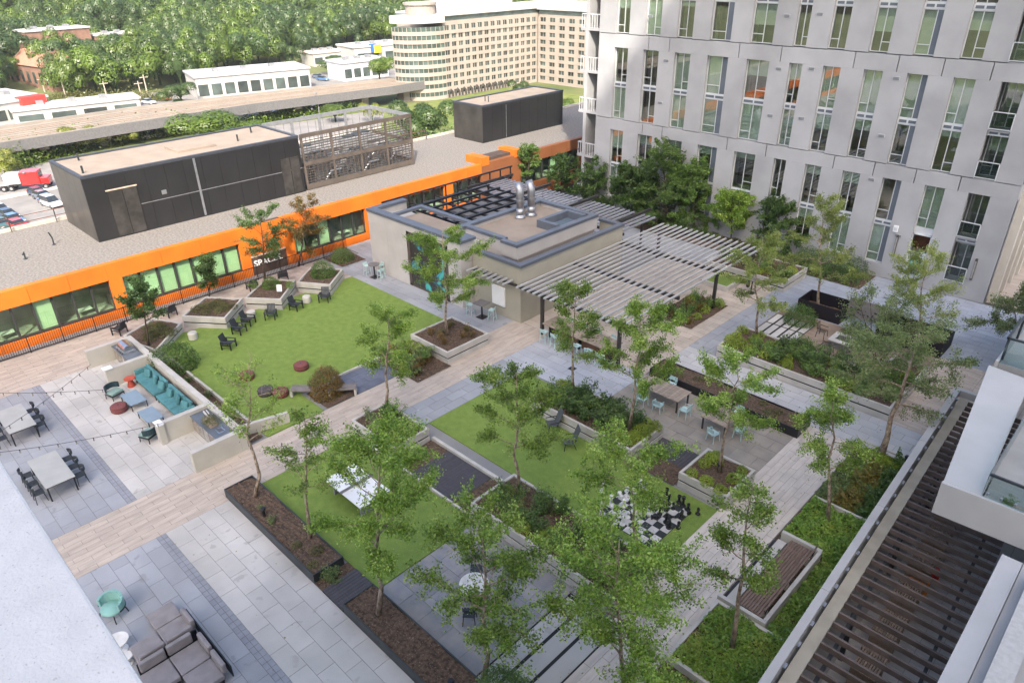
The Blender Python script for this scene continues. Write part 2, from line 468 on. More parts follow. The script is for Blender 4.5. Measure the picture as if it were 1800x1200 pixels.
# narrow pale kerbs beside the lawns
M_KERB = mat('pale_kerb_stone', (.47, .45, .41), .75, .1, 2)
def kerb(label, x0, x1, y0, y1, h=.11):
    o = MB().box(x0, x1, y0, y1, -.03, h).build('kerb', M_KERB, bev=.008)
    tag(o, label, 'kerb')
kerb('long pale kerb between the charcoal timber deck and the chess lawn', -23.0, -17.8, 17.6, 17.76, .16)
kerb('thin pale kerb between the tree lawn and the charcoal timber deck', -26.0, -17.3, 15.15, 15.24, .12)
kerb('thin pale kerb beside the dark court behind the lawn bench', -31.55, -31.43, 17.5, 23.0, .10)

# timber decks, board by board
def deck(name, x0, x1, y0, y1, wboard, along='x', z=.02):
    base = struct(name, MB().box(x0, x1, y0, y1, -.1, z - .03), M_BLACK)
    n = round(((y1 - y0) if along == 'x' else (x1 - x0)) / wboard)
    for i in range(n):
        if along == 'x':
            a = y0 + (y1 - y0) * i / n; b = y0 + (y1 - y0) * (i + 1) / n - .012
            MB().box(x0, x1, a, b, z - .025, z).build('deck_board', M_DECK, base)
        else:
            a = x0 + (x1 - x0) * i / n; b = x0 + (x1 - x0) * (i + 1) / n - .012
            MB().box(a, b, y0, y1, z - .025, z).build('deck_board', M_DECK, base)
deck('lawn_deck', -21.7, -18.75, 15.26, 17.55, .16, 'y', .05)
deck('planter_deck', -18.65, -17.3, 8.6, 10.1, .15, 'y', .10)
deck('step_deck', -15.0, -12.55, 24.1, 25.5, .16, 'y', .05)

# open mulch beds
def bed(name, x0, x1, y0, y1, z=.03, amp=.03, seed=1, n=None):
    rng = np.random.default_rng(seed)
    nx = max(4, int((x1 - x0) / .12)); ny = max(4, int((y1 - y0) / .12))
    nx, ny = min(nx, 60), min(ny, 60)
    X, Y = np.meshgrid(np.linspace(x0, x1, nx), np.linspace(y0, y1, ny), indexing='ij')
    Z = z + rng.normal(size=X.shape) * amp * .5 + amp * np.sin(X * 2.1 + seed) * np.cos(Y * 1.7)
    V = np.stack([X, Y, Z], -1).reshape(-1, 3); ii = np.arange(nx * ny).reshape(nx, ny)
    Q = np.stack([ii[:-1, :-1], ii[1:, :-1], ii[1:, 1:], ii[:-1, 1:]], -1).reshape(-1, 4)
    return np_mesh(name, V, Q)
for i, (a, b, c, d) in enumerate([(-23.0, -21.7, 15.26, 17.55), (-18.75, -17.75, 15.26, 17.55), (-19.2, -18.65, 8.6, 10.1), (-31.4, -27.65, 20.5, 23.0),
                                  (-31.2, -29.15, 15.6, 17.6), (-40.2, -29.3, 11.05, 12.0), (-22.9, -20.05, 36.4, 41.0), (-15.0, -12.5, 22.8, 24.1),
                                  (-20.0, -14.75, 49.6, 52.75), (-42.0, -19.5, 49.5, 52.7), (-7.7, -4.7, 8.0, 31.42), (-47.5, -45.0, 27.2, 29.4)]):
    tag(link('mulch_bed', bed('mulch_bed', a, b, c, d, .035, .02, i), M_MULCH), kind='structure')
# ------------------------------------------------------------------ concrete apartment building facing the terrace
FY = 52.8
M_PANEL = mat('precast_facade_panel', (.36, .362, .368), .85, .11, .35, .12, 25, rnd=.05, det=9)
M_FRAME = mat('pale_window_frame', (.55, .57, .58), .45, .05, 2)
M_GREYP = mat('slate_infill_panel', (.115, .135, .16), .5, .06, 2)
M_GLASS = glassmat('window_glass', (.90, .955, .92), .16)
M_BLIND = mat('pale_green_roller_blind', (.34, .375, .325), .9, .06, 2, rnd=.16)
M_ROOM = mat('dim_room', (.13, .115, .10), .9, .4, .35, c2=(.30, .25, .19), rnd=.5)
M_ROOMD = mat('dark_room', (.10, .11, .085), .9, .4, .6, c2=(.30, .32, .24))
M_CORE2 = mat('building_core', (.30, .30, .30), .9)
apt = thing('apartment_building', 'tall pale concrete apartment building with narrow two-storey window strips', 'building', (0, 0, 0))
WX = [(-39.4, -38.0), (-36.45, -34.95), (-33.45, -32.0), (-30.5, -28.72), (-27.2, -25.4), (-23.88, -22.9), (-21.42, -20.2), (-18.65, -17.42), (-15.9, -14.65), (-13.17, -11.93), (-10.55, -9.3)]
XL, XR = -41.1, -7.85
MODS = [(0.0, 1.0, 3.75, 4.1, 7.05, 8.0), (8.0, 8.04, 10.68, 11.06, 13.86, 14.92), (14.92, 14.98, 17.65, 18.02, 20.85, 21.8), (21.8, 21.85, 24.5, 24.9, 27.7, 28.8)]
D = .42       # depth of the reveals
MB().box(-42.6, XR - .02, FY + 2.6, FY + 18, G0, 28.8).build('core', M_CORE2, apt)
MB().box(-42.6, XR - .02, FY + .45, FY + 2.6, G0, -.2).build('basement_wall', M_CORE2, apt)
for zf in (3.55, 7.5, 10.8, 14.4, 17.8, 21.3, 24.7, 28.3):
    MB().box(-41.0, XR - .05, FY + .5, FY + 2.59, zf, zf + .3).build('floor_slab', M_CORE2, apt)
MB().box(-42.7, XR, FY + .02, FY + 18.1, 28.8, 29.3).build('roof_parapet', M_PANEL, apt)
rg = random.Random(5)
edges = [XL] + [e for a in WX for e in a] + [XR]
for mi, (z0, zb, zt, zb2, zt2, z1) in enumerate(MODS):
    g = .03
    # piers
    for k in range(0, len(edges), 2):
        a, b = edges[k], edges[k + 1]
        MB().box(a, b, FY, FY + D + .05, z0 + g, zt2).build('pier_panel', M_PANEL, apt)
    # header panels, one per bay pair with open joints
    js = [XL, -36.0, -34.0, -27.9, -24.6, -19.4, -16.6, -13.9, -11.2, XR]
    for a, b in zip(js[:-1], js[1:]):
        MB().box(a + g, b - g, FY, FY + D + .05, zt2 + .004, z1 - g).build('header_panel', M_PANEL, apt)
    for wi, (a, b) in enumerate(WX):
        balc = wi == 10
        for half, (p, q) in enumerate(((zb, zt), (zb2, zt2))):
            if mi == 0 and half == 0 and wi in (9,): continue        # the door stands there
            yy = FY + (.30 if not balc else 1.15)
            win = MB()
            f = .05
            # frame with a middle mullion and a transom
            midx = a + (b - a) * (.66 if wi in (3, 8) else .5)
            tr = p + (q - p) * .22
            for (x0, x1, zz0, zz1) in ((a, a + f, p, q), (b - f, b, p, q), (midx - f / 2, midx + f / 2, p, q), (a, b, p, p + f), (a, b, q - f, q)):
                win.box(x0, x1, yy - .03, yy + .04, zz0, zz1)
            side = (wi + half) % 2
            if wi in (3, 8): win.box(a, midx, yy - .03, yy + .04, tr, tr + f)
            elif side: win.box(midx, b, yy - .028, yy + .038, tr, tr + f)
            else: win.box(a, midx, yy - .028, yy + .038, tr, tr + f)
            wo_ = win.build('window', M_FRAME, apt)
            gx1 = midx if wi in (3, 8) else b
            MB().box(a + .01, gx1 - .01, yy, yy + .008, p + .01, q - .01).build('pane', M_GLASS, wo_)
            if wi in (3, 8):
                MB().box(midx + .02, b - .02, yy - .005, yy + .02, p + .02, q - .02).build('infill_panel', M_GREYP, wo_)
            r = rg.random()
            drop = (1.0 if r < .34 else rg.choice([.25, .3, .42, .18, .55]) if r < .85 else 0)
            if mi == 1 and wi in (1, 2, 3, 4) and half == 0: drop = rg.choice([1, 0, 1, .3])
            if drop: MB().box(a + .03, gx1 - .02, yy + .10, yy + .12, q - (q - p) * drop + .02, q - .02).build('roller_blind', M_BLIND, wo_)
            # the room behind
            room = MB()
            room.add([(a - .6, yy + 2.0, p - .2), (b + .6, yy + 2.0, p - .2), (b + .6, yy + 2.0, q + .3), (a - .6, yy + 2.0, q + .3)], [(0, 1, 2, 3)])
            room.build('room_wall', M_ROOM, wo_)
            if balc:
                MB().box(a, b, FY + .05, yy, p - .12, p - .01).build('balcony_floor', M_PANEL, apt)
                rl = MB()
                for (u0, u1, w0, w1) in ((a, b, p + 1.05, p + 1.1), (a, b, p + .06, p + .1), (a, a + .05, p, p + 1.1), (b - .05, b, p, p + 1.1)):
                    rl.box(u0, u1, FY - .05, FY, w0, w1)
                ro = rl.build('balcony_rail', M_FRAME, apt)
                MB().box(a + .06, b - .06, FY - .03, FY - .02, p + .11, p + 1.04).build('pane', glassmat('balcony_glass', (.62, .68, .68), .08), ro)
        # slim spandrel between the two windows of a strip
        if mi or wi != 9:
            MB().box(a, b, FY + .24, FY + D, zt + .002, zb2 - .002).build('spandrel', M_FRAME, apt)
            MB().box(a + .1, (a + b) / 2 - .06, FY + .22, FY + .25, zt + .1, zb2 - .1).build('vent_grille', M_GREYP, apt)
            MB().box((a + b) / 2 + .06, b - .1, FY + .22, FY + .25, zt + .1, zb2 - .1).build('vent_grille', M_GREYP, apt)
        if mi == 0 and wi not in (9,):
            MB().box(a, b, FY + .006, FY + D, 0, zb - .004).build('sill_panel', M_PANEL, apt)
# dark joint backing
# small wall vents on the piers
for (vx, vz) in ((-34.2, 13.2), (-34.4, 9.9), (-36.0, 16.4), (-24.6, 16.9), (-22.3, 17.1), (-24.6, 13.4), (-22.2, 13.6), (-16.5, 13.5), (-24.7, 10.1), (-22.3, 10.2), (-16.6, 9.8), (-14.0, 3.3), (-16.6, 6.8)):
    v = MB().box(vx - .22, vx + .22, FY - .035, FY, vz - .1, vz + .1)
    vo = v.build('wall_vent', mat('vent_paint', (.44, .44, .44), .6), apt)
    for k in range(3): MB().box(vx - .2, vx + .2, FY - .045, FY - .036, vz - .085 + k * .06, vz - .05 + k * .06).build('louvre', M_GREYP, vo)
# entrance door with a transom
dm = MB()
for (x0, x1, zz0, zz1) in ((-13.17, -13.09, 0, 3.7), (-12.0, -11.93, 0, 3.7), (-13.17, -11.93, 2.25, 2.4), (-13.17, -11.93, 3.62, 3.7)): dm.box(x0, x1, FY + .1, FY + .3, zz0, zz1)
do = dm.build('door_frame', M_FRAME, apt)
MB().box(-13.09, -12.0, FY + .2, FY + .21, 2.4, 3.62).build('pane', M_GLASS, do)
MB().box(-13.09, -12.0, FY + .6, FY + .62, 2.4, 3.62).build('lobby_wall', mat('russet_lobby', (.20, .06, .03), .8), do)
dd = MB().box(-13.09, -12.0, FY + .17, FY + .22, .01, 2.25).build('door', mat('pale_door_paint', (.52, .55, .58), .5), do)
MB().box(-12.92, -12.17, FY + .15, FY + .172, .75, 2.05).build('pane', mat('dark_door_glass', (.06, .075, .085), .1, spec=.6), do)
MB().box(-12.85, -12.45, FY + .14, FY + .151, 1.35, 1.75).build('notice', mat('teal_notice', (.04, .40, .48), .6), do)
MB().box(-13.17, -11.93, FY + .25, FY + D, 3.7, 4.1).build('spandrel', M_FRAME, apt)
# left flank with stacked balconies
for (z0, zs) in ((0, 8.0), (8.0, 14.92), (14.92, 21.8), (21.8, 28.8)):
    MB().box(-42.62, -41.112, FY + 3.2, FY + 4.0, z0 + .014, zs).build('flank_panel', M_PANEL, apt)
    MB().box(-42.62, -42.3, FY + .05, FY + 3.2, z0 + .014, zs).build('flank_pier', M_PANEL, apt)
    for k in (0, 1):
        zb_ = z0 + .1 + k * (zs - z0) / 2
        MB().box(-43.2, -41.112, FY + .08, FY + 3.2, zb_ - .02, zb_ + .2).build('balcony_floor', M_PANEL, apt)
        rl = MB()
        for q in range(8): rl.box(-43.15 + q * .28, -43.11 + q * .28, FY + .1, FY + .14, zb_ + .2, zb_ + 1.25)
        rl.box(-43.18, -41.13, FY + .09, FY + .15, zb_ + 1.25, zb_ + 1.31); rl.box(-43.18, -43.13, FY + .09, FY + 3.1, zb_ + 1.25, zb_ + 1.31)
        rl.build('balcony_rail', M_FRAME, apt)
MB().box(-41.112, -41.0, FY + .03, FY + 4.0, 0, 28.8).build('flank_return', M_PANEL, apt)
# right flank: deep vertical fins
M_FIN = mat('cream_fin', (.55, .52, .46), .8, .06, 1)
MB().box(XR - .3, XR - .021, FY + 1.2, FY + 18, 0, 28.8).build('flank_wall', mat('plain_grey_wall', (.20, .20, .20), .8), apt)  # plain grey wall behind the fins
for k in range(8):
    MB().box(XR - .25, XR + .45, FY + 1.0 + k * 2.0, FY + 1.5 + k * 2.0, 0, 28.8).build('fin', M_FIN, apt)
MB().box(XR - .3, XR, FY + .1, FY + 1.0, 0, 28.8).build('corner_pier', M_PANEL, apt)
# wall lamps by the door
for (lx, lz, lb) in ((-14.0, 2.6, 'slim dark wall lamp beside the entrance door under the white box'), (-8.95, 2.2, 'slim dark wall lamp on the last concrete pier by the corner')):
    t = thing('wall_lamp', lb, 'wall lamp', (lx, FY, lz), group='wall lamps on the concrete building')
    MB().box(-.07, .07, -.14, 0, -.75, .75).build('lamp_body', mat('bronze_lamp', (.10, .09, .08), .4, metal=.4), t)
    MB().box(-.05, .05, -.16, -.141, -.6, .6).build('diffuser', mat('lamp_diffuser', (.30, .29, .27), .5), t)
t = thing('wall_box', 'small white box on the wall above the slim dark lamp', 'wall box', (-14.25, FY, 3.75))
MB().box(-.16, .16, -.12, 0, -.22, .22).build('case', M_WHITE, t, bev=.01); MB().box(-.1, .1, -.13, -.121, -.1, .1).build('cover', M_FRAME, t)
# strip of ground and a bed beyond the right corner
pave('side_court', -7.8, 1.5, 53.3, 66.0, 1.2, .6, M_TAN2, limit=40, z=.006)
pave('corner_court', -5.2, 1.5, 34.45, 52.8, 1.2, .6, M_TAN2, limit=60)

# ------------------------------------------------------------------ low orange office block with a gravel roof
OX, OZ = -48.7, 3.68
M_ORANGE = mat('orange_cladding', (.56, .135, .012), .6, .10, .5, rnd=.05, det=8)
M_ORANGE_SHADED = mat('shaded_orange_cladding', (.20, .075, .03), .6, .08, .6)  # orange cladding darkened to paint in the cast shade at its far end
M_MULL = mat('dark_mullion', (.035, .035, .035), .5)
M_GLASS2 = glassmat('office_glass', (.90, .97, .90), .06)
ob_ = thing('orange_office_building', 'long low office building with an orange wall and gravel roof', 'building', (OX, 5, 0))
ob_.location = (0, 0, 0)
RX0, RY0, RY1 = -61.3, -30.0, 78.0
MB().box(RX0, OX - 1.6, RY0, RY1, G0, OZ - .36).build('wall', mat('tan_office_wall', (.35, .30, .26), .85), ob_)
MB().box(RX0 + .25, OX - .3, RY0, RY1, OZ - .35, OZ - .10).build('gravel_roof', M_GRAVEL, ob_)
MB().box(RX0, RX0 + .3, RY0, RY1, OZ - .3, OZ + .12).build('back_parapet', mat('pale_parapet', (.46, .42, .37), .85), ob_)
segs = [(RY0, -8), (-7, 2.2), (3.2, 12.2), (13.0, 21.2), (25.6, 32.3), (33.2, 41.0), (42.0, 45.6), (51.0, 60.0), (61, 70)]
zs0, zs1 = .48, 2.62
yprev = RY0
for (a, b) in segs:
    if a > yprev: MB().box(OX - .5, OX, yprev, a, -1.0, OZ).build('orange_panel', M_ORANGE if a < 46 else M_ORANGE_SHADED, ob_)
    mm = M_ORANGE if a < 46 else M_ORANGE_SHADED
    nf = max(1, round((b - a) / 2.4))
    for k in range(nf):
        a2, b2 = a + (b - a) * k / nf + .008, a + (b - a) * (k + 1) / nf - .008
        MB().box(OX - .5, OX, a2, b2, zs1, OZ).build('orange_fascia', mm, ob_)
        MB().box(OX - .5, OX, a2, b2, -1.0, zs0).build('orange_base', mm, ob_)
    yprev = b
    n = max(1, round((b - a) / 1.18))
    fr = MB()
    for k in range(n + 1):
        yk = a + (b - a) * k / n
        fr.box(OX - .42, OX - .25, max(a, yk - .06), min(b, yk + .06), zs0, zs1)
    fr.box(OX - .44, OX - .24, a, b, zs0 - .01, zs0 + .08); fr.box(OX - .44, OX - .24, a, b, zs1 - .08, zs1 + .01)
    wn = fr.build('window_band', M_MULL, ob_)
    for k in range(n):
        y0_, y1_ = a + (b - a) * k / n + .06, a + (b - a) * (k + 1) / n - .06
        MB().box(OX - .36, OX - .35, y0_, y1_, zs0 + .08, zs1 - .08).build('pane', M_GLASS2, wn)
        full = (a == 13.0) or rg.random() < .33
        if full: MB().box(OX - .42, OX - .40, y0_ + .02, y1_ - .02, zs0 + .1, zs1 - .1).build('roller_blind', mat('mint_office_blind', (.42, .54, .37), .9, .05, 2, rnd=.08), wn)
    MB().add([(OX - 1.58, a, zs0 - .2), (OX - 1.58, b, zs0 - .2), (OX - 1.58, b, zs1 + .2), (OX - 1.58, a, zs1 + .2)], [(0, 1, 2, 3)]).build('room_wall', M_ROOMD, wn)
    MB().box(OX - 1.57, OX - .55, a, b, zs0 - .1, zs0 - .02).build('room_floor', mat('office_floor', (.28, .30, .24), .8), wn)
    for k in range(0, n, 2):
        yk = a + (b - a) * (k + .5) / n
        MB().box(OX - 1.2, OX - .7, yk - .45, yk + .45, zs0 + .35, zs0 + .4).build('office_desk', mat('office_desk', (.52, .58, .50), .6), wn)
MB().box(OX - .5, OX, 70, RY1, -1, OZ).build('rust_panel', M_ORANGE_SHADED, ob_)  # end panel in the same shade-darkened orange
# raised orange block with a dark recess, and the brown sign bay
MB().box(OX - 2.2, OX + .02, 45.62, 46.6, OZ - .2, OZ + .55).build('orange_block', M_ORANGE, ob_)
MB().box(OX - 1.9, OX - .52, 46.62, 50.0, OZ - .6, OZ + .25).build('dark_recess', mat('brown_recess', (.07, .05, .04), .7), ob_)
MB().box(OX - 2.2, OX + .02, 50.02, 50.96, OZ - .2, OZ + .5).build('orange_block', M_ORANGE, ob_)
MB().box(OX - .49, OX + .03, 21.9, 24.75, -1.0, 1.3).build('sign_wall', mat('brown_sign_wall', (.075, .048, .036), .7), ob_)
MB().box(OX - .49, OX + .06, 21.9, 24.75, 1.31, 1.42).build('sign_cap', mat('tan_cap', (.45, .37, .29), .7), ob_)
MB().box(OX - .45, OX - .1, 21.9, 24.75, 1.43, OZ + .02).build('brown_recess', mat('brown_recess', (.07, .05, .04), .7), ob_)
MB().box(OX - .09, OX - .08, 22.2, 24.5, 1.5, 2.7).build('pane', M_GLASS2, ob_)
def letters(text, size, loc, rot, m, parent, ext=.02):
    cu = bpy.data.curves.new('lettering', 'FONT'); cu.body = text; cu.size = size; cu.extrude = ext; cu.offset = .012
    cu.space_character = 1.02
    o = bpy.data.objects.new('tmp_text', cu); col.objects.link(o)
    dg = bpy.context.evaluated_depsgraph_get()
    me = bpy.data.meshes.new_from_object(o.evaluated_get(dg))
    bpy.data.objects.remove(o); 
    ob2 = link('lettering', me, None, parent); me.materials.clear(); me.materials.append(m)
    ob2.location = loc; ob2.rotation_euler = rot
    return ob2
letters('SPACES.', .66, (OX + .06, 22.02, .58), (math.pi / 2, 0, math.pi / 2), M_WHITE, ob_)
# small roof pipes and the roof-edge guard rail
for (px, py) in ((95, 430), (45, 455)):
    q = at(px, py, OZ - .1)
    t = thing('vent_pipe', 'short leaning vent pipe standing on the gravel roof' if px == 95 else 'low capped roof drain standing on the gravel roof', 'pipe', (q[0], q[1], OZ - .12))
    MB().tube([(0, 0, 0), (0, .02, .5), (0, -.1, .95 if px == 95 else .3)], .05, 8).build('pipe', M_STEEL, t); MB().lathe([(.14, 0), (.14, .04), (.06, .06)], n=10).build('flange', M_STEEL, t)
rt = thing('roof_guard_rail', 'thin dark guard rail along the back edge of the gravel roof', 'railing', (RX0 + .5, 0, OZ - .1))
for k in range(24): MB().box(-.03, .03, k * 3.0 - 20.03, k * 3.0 - 19.97, 0, 1.0).build('post', M_STEEL, rt)
for z_ in (.5, .98): MB().box(-.022, .022, -20.1, 49.1, z_, z_ + .04).build('rail', mat('red_brown_rail', (.16, .06, .04), .6), rt)

# rooftop plant house in black metal, louvred enclosure, second black box
M_BMET = mat('black_corrugated_metal', (.027, .027, .029), .4, .12, .5, metal=.3, spec=.5)
M_BMET_LIT = mat('lit_metal_end', (.085, .08, .075), .32, .25, .5, metal=.6)  # black end sheets lightened, reflected light painted into the colour
def rib_box(name, label, x0, x1, y0, y1, z0, z1, rib=1.35):
    t = thing(name, label, 'plant room', (x1, y0, z0))
    t.location = (0, 0, 0)
    MB().box(x0, x1, y0, y1, z0, z1 - .12).build('wall', M_BMET, t)
    n = int((y1 - y0) / rib)
    for k in range(n):
        a = y0 + (y1 - y0) * k / n
        MB().box(x1 - .005, x1 + .022, a + .01, a + (y1 - y0) / n - .01, z0 + .01, z1 - .13).build('cladding_sheet', M_BMET, t)
    n = int((x1 - x0) / rib)
    for k in range(n):
        a = x0 + (x1 - x0) * k / n
        MB().box(a + .01, a + (x1 - x0) / n - .01, y0 - .022, y0 + .005, z0 + .01, z1 - .13).build('cladding_sheet', M_BMET_LIT, t)
    MB().box(x0 + .2, x1 - .2, y0 + .2, y1 - .2, z1 - .119, z1 - .06).build('roof', M_ROOFM, t)
    cp = MB()
    for (a, b, c, d) in ((x0 - .03, x1 + .03, y0 - .03, y0 + .2), (x0 - .03, x1 + .03, y1 - .2, y1 + .03), (x0 - .03, x0 + .2, y0 + .2, y1 - .2), (x1 - .2, x1 + .03, y0 + .2, y1 - .2)):
        cp.box(a, b, c, d, z1 - .13, z1 + .06)
    cp.build('coping', mat('dark_slate_coping', (.045, .05, .062), .5), t)
    return t
ph = rib_box('plant_room', 'long black metal plant room with a tan roof standing on the gravel roof', -60.2, -53.7, 13.6, 30.0, OZ - .1, 8.15)
# doors, panel seam, hatch
DM = mat('charcoal_door', (.062, .058, .055), .4, .3, 1.5, metal=.4)
for k in (0, 1): MB().box(-53.69, -53.62, 14.95 + k * .98, 15.9 + k * .98, OZ, 6.9).build('door', DM, ph)
MB().box(-53.69, -53.61, 14.86, 16.95, 6.92, 7.0).build('door_trim', mat('tan_cap', (.45, .37, .29), .7), ph)
for k in (0, 1): MB().box(-53.69, -53.62, 28.1 + k * .85, 28.9 + k * .85, OZ, 6.6).build('door', DM, ph)
MB().box(-53.68, -53.64, 18.5, 18.85, 5.9, 6.2).build('hatch', M_METAL, ph)
MB().box(-53.68, -53.645, 16.95, 30.0, 5.55, 5.6).build('seam', M_METAL, ph)
MB().box(-53.68, -53.63, 21.2, 21.36, OZ, 8.0).build('downspout', M_METAL, ph)
MB().box(-58.0, -55.6, 21.0, 24.0, 8.095, 8.25).build('roof_hatch', M_ROOFM, ph)
for (a, b) in ((-59, 15.2), (-55, 14.2), (-56, 26.0), (-58, 28.2)): MB().tube([(a, b, 8.08), (a, b, 8.6)], .07, 8).build('vent', M_STEEL, ph)
p2 = rib_box('plant_box', 'shorter black metal plant room with a flat tan roof near the apartment building', -59.4, -54.95, 51.8, 64.4, OZ - .1, 7.3)
MB().box(-54.94, -54.9, 55.2, 55.25, OZ, 7.0).build('downspout', M_METAL, p2)
for k in range(2): MB().tube([(-57 + k * .5, 54.2, 7.2), (-57 + k * .5, 54.2, 7.8)], .05, 6).build('vent', M_STEEL, p2)
en = thing('louvre_enclosure', 'open louvred steel screen enclosure with cooling units inside', 'screen', (0, 0, 0))
M_BROWNF = mat('taupe_steel', (.095, .078, .066), .6, .15, 1.5)
M_LGREY = mat('pale_steel_frame', (.20, .205, .215), .5, .1, 2)
EX0, EX1, EY0, EY1, EZ0, EZ1 = -60.1, -53.75, 30.3, 41.6, OZ - .1, 8.2
for k in range(5):
    y_ = EY0 + (EY1 - EY0) * k / 4
    MB().box(EX1 - .12, EX1, y_ - .1, y_ + .1, EZ0, EZ1 - .25).build('post', M_BROWNF, en)
    MB().box(EX0, EX0 + .14, y_ - .12, y_ + .12, EZ0, EZ1 - .3).build('post', M_LGREY, en)
for zz, hh in ((EZ0 + .05, .45), (EZ0 + 2.05, .3), (EZ1 - .3, .32)):
    MB().box(EX1 - .1, EX1 + .02, EY0 - .1, EY1 + .1, zz, zz + hh).build('girt', M_BROWNF, en)
    MB().box(EX0 - .02, EX0 + .12, EY0, EY1, zz, zz + hh).build('girt', M_LGREY, en)
    MB().box(EX0, EX1 - .1, EY1 - .02, EY1 + .1, zz, zz + hh).build('girt', M_LGREY if zz > 7 else M_BROWNF, en)
for j in range(18):
    zz = EZ0 + .45 + j * .21
    MB().box(EX1 - .07, EX1 - .03, EY0, EY1, zz, zz + .07).build('louvre', mat('dark_louvre', (.055, .048, .042), .6), en)
for k in range(1, 28):
    y_ = EY0 + (EY1 - EY0) * k / 28
    MB().box(EX1 - .03, EX1 - .005, y_ - .02, y_ + .02, EZ0 + .4, EZ1 - .3).build('mullion', M_BROWNF, en)
    if k % 2: MB().box(EX0 + .02, EX0 + .05, y_ - .02, y_ + .02, EZ0 + .4, EZ1 - .3).build('mullion', M_LGREY, en)
for k in range(1, 12):
    x_ = EX0 + (EX1 - EX0) * k / 12
    MB().box(x_ - .02, x_ + .02, EY1 + .0, EY1 + .03, EZ0 + .4, EZ1 - .3).build('mullion', M_LGREY, en)
MB().box(EX0, EX1 - .13, EY0, EY1 - .03, EZ0 - .0, EZ0 + .235).build('plinth', mat('grey_plinth', (.10, .10, .10), .9), en)
for k in range(6): MB().tube([(EX0 + 1 + k * .9, EY0 + .4, EZ0 + 1.4 + .35 * (k % 3)), (EX0 + 1 + k * .9, EY1 - .5, EZ0 + 1.4 + .35 * (k % 3))], .16, 8).build('pipe', mat('grey_pipe', (.16, .16, .165), .5), en)
for (a, b, s, hh, lb) in ((-54.9, 32.2, 1.1, 2.4, 'dark cooling unit right behind the screen louvres by the plant room'), (-54.9, 36.2, 1.1, 2.0, 'dark cooling unit right behind the middle of the screen louvres'), (-58.9, 39.6, 1.5, 2.3, 'tall cooling unit at the back corner of the screen'), (-58.6, 33.0, 1.5, 2.2, 'tall pale cooling unit inside the screen next to the plant room'), (-56.2, 33.6, 1.2, 1.7, 'low grey cooling unit near the front of the screen'),
                          (-57.2, 37.4, 1.7, 2.6, 'large pale cooling unit in the middle of the screen'), (-56.0, 40.0, 1.0, 1.6, 'small grey cooling unit at the far end of the screen')):
    t = thing('cooling_unit', lb, 'cooling unit', (a, b, EZ0 + .24), group='cooling units in the louvred screen')
    MB().box(-s / 2, s / 2, -s * .6, s * .6, 0, hh).build('casing', M_LGREY, t, bev=.03)
    for k in (-1, 1): MB().lathe([(s * .3, 0), (s * .3, .12), (s * .24, .14), (s * .05, .1)], (0, k * s * .3, hh), 14).build('fan', M_STEEL, t)
    MB().tube([(s * .5, 0, .3), (s * .9, 0, .3), (s * .9, .6, .9), (s * .9, 1.6, .9)], .09, 8).build('duct', M_METAL, t)

# ------------------------------------------------------------------ pavilion with the mural
pv = thing('pavilion', 'grey pavilion with a slate-coped flat roof and a mural on its wall', 'building', (0, 0, 0))
ZT, ZL, FYP = 4.62, 3.88, 28.7
def coping(pts_boxes, z, name='coping', th=.13):
    for (a, b, c, d) in pts_boxes: MB().box(a, b, c, d, z - .06, z + th).build(name, M_COPING, pv)
# front wall panels with a frame round the mural
mur0, mur1 = -38.6, -34.2
for (a, b) in ((-43.0, -40.85), (-40.84, mur0)): MB().box(a, b, FYP, FYP + .5, 0, ZT - .07).build('wall_panel', M_STUCCO, pv)
for (a, b) in ((mur1, -32.9),): MB().box(a, b, FYP, FYP + 1.25, 0, ZT - .07).build('wall_panel', M_STUCCO, pv)
MB().box(mur0, mur1, FYP, FYP + .5, 4.1, ZT - .07).build('lintel', M_STUCCO, pv)
MB().box(mur0 + .02, mur1 - .02, FYP + .1, FYP + .5, 0, 4.1).build('mural_backing', M_BLACK, pv)
picmat('mural_print', [(0, (.02, .016, .014)), (.50, (.03, .026, .026)), (.55, (.03, .06, .09)), (.59, (.04, .30, .36)), (.63, (.08, .42, .26)), (.66, (.10, .25, .40)), (.69, (.30, .06, .22)), (1, (.03, .02, .03))], .42)
MB().box(mur0 + .28, mur1 - .3, FYP + .07, FYP + .1, .15, 3.85).build('mural', MATS['mural_print'], pv)
mf = MB()
for (a, b, z0, z1) in ((mur0, mur0 + .28, 0, 4.1), (mur1 - .3, mur1, 0, 4.1), (mur0, mur1, 3.85, 4.1), (mur0, mur1, 0, .15)): mf.box(a, b, FYP + .03, FYP + .12, z0, z1)
mf.build('mural_frame', mat('bronze_mural_frame', (.075, .062, .052), .6), pv)
# left end wall, main body, low volume
MB().box(-43.0, -42.6, FYP + .5, 32.0, 0, ZT - .07).build('wall_panel', M_STUCCO, pv)
MB().box(-42.6, -34.22, FYP + .52, 31.6, 0, ZT - .55).build('body', M_STUCCO, pv); MB().box(-34.2, -32.9, FYP + 1.26, 31.6, 0, ZT - .56).build('body', M_STUCCO, pv)
MB().box(-35.0, -30.0, 31.01, 38.9, 0, ZT - .55).build('body', M_STUCCO, pv)
MB().box(-42.55, -35.3, 32.05, 40.9, 0, 2.95).build('lower_flat_roof', mat('dark_roof', (.05, .05, .055), .8), pv)
for i in range(6):
    for j in range(7): MB().box(-42.3 + i * 1.2, -41.4 + i * 1.2, 32.4 + j * 1.2, 33.3 + j * 1.2, 2.95, 3.02).build('roof_paver', mat('grey_roof_paver', (.17, .165, .17), .8, .1, 1, rnd=.15), pv)
MB().box(-30.0, -28.76, 29.91, 40.04, 0, ZL - .75).build('low_body', M_STUCCO2, pv)
MB().box(-32.85, -28.5, 29.7, 29.9, 0, ZL - .06).build('low_wall_panel', M_STUCCO2, pv)
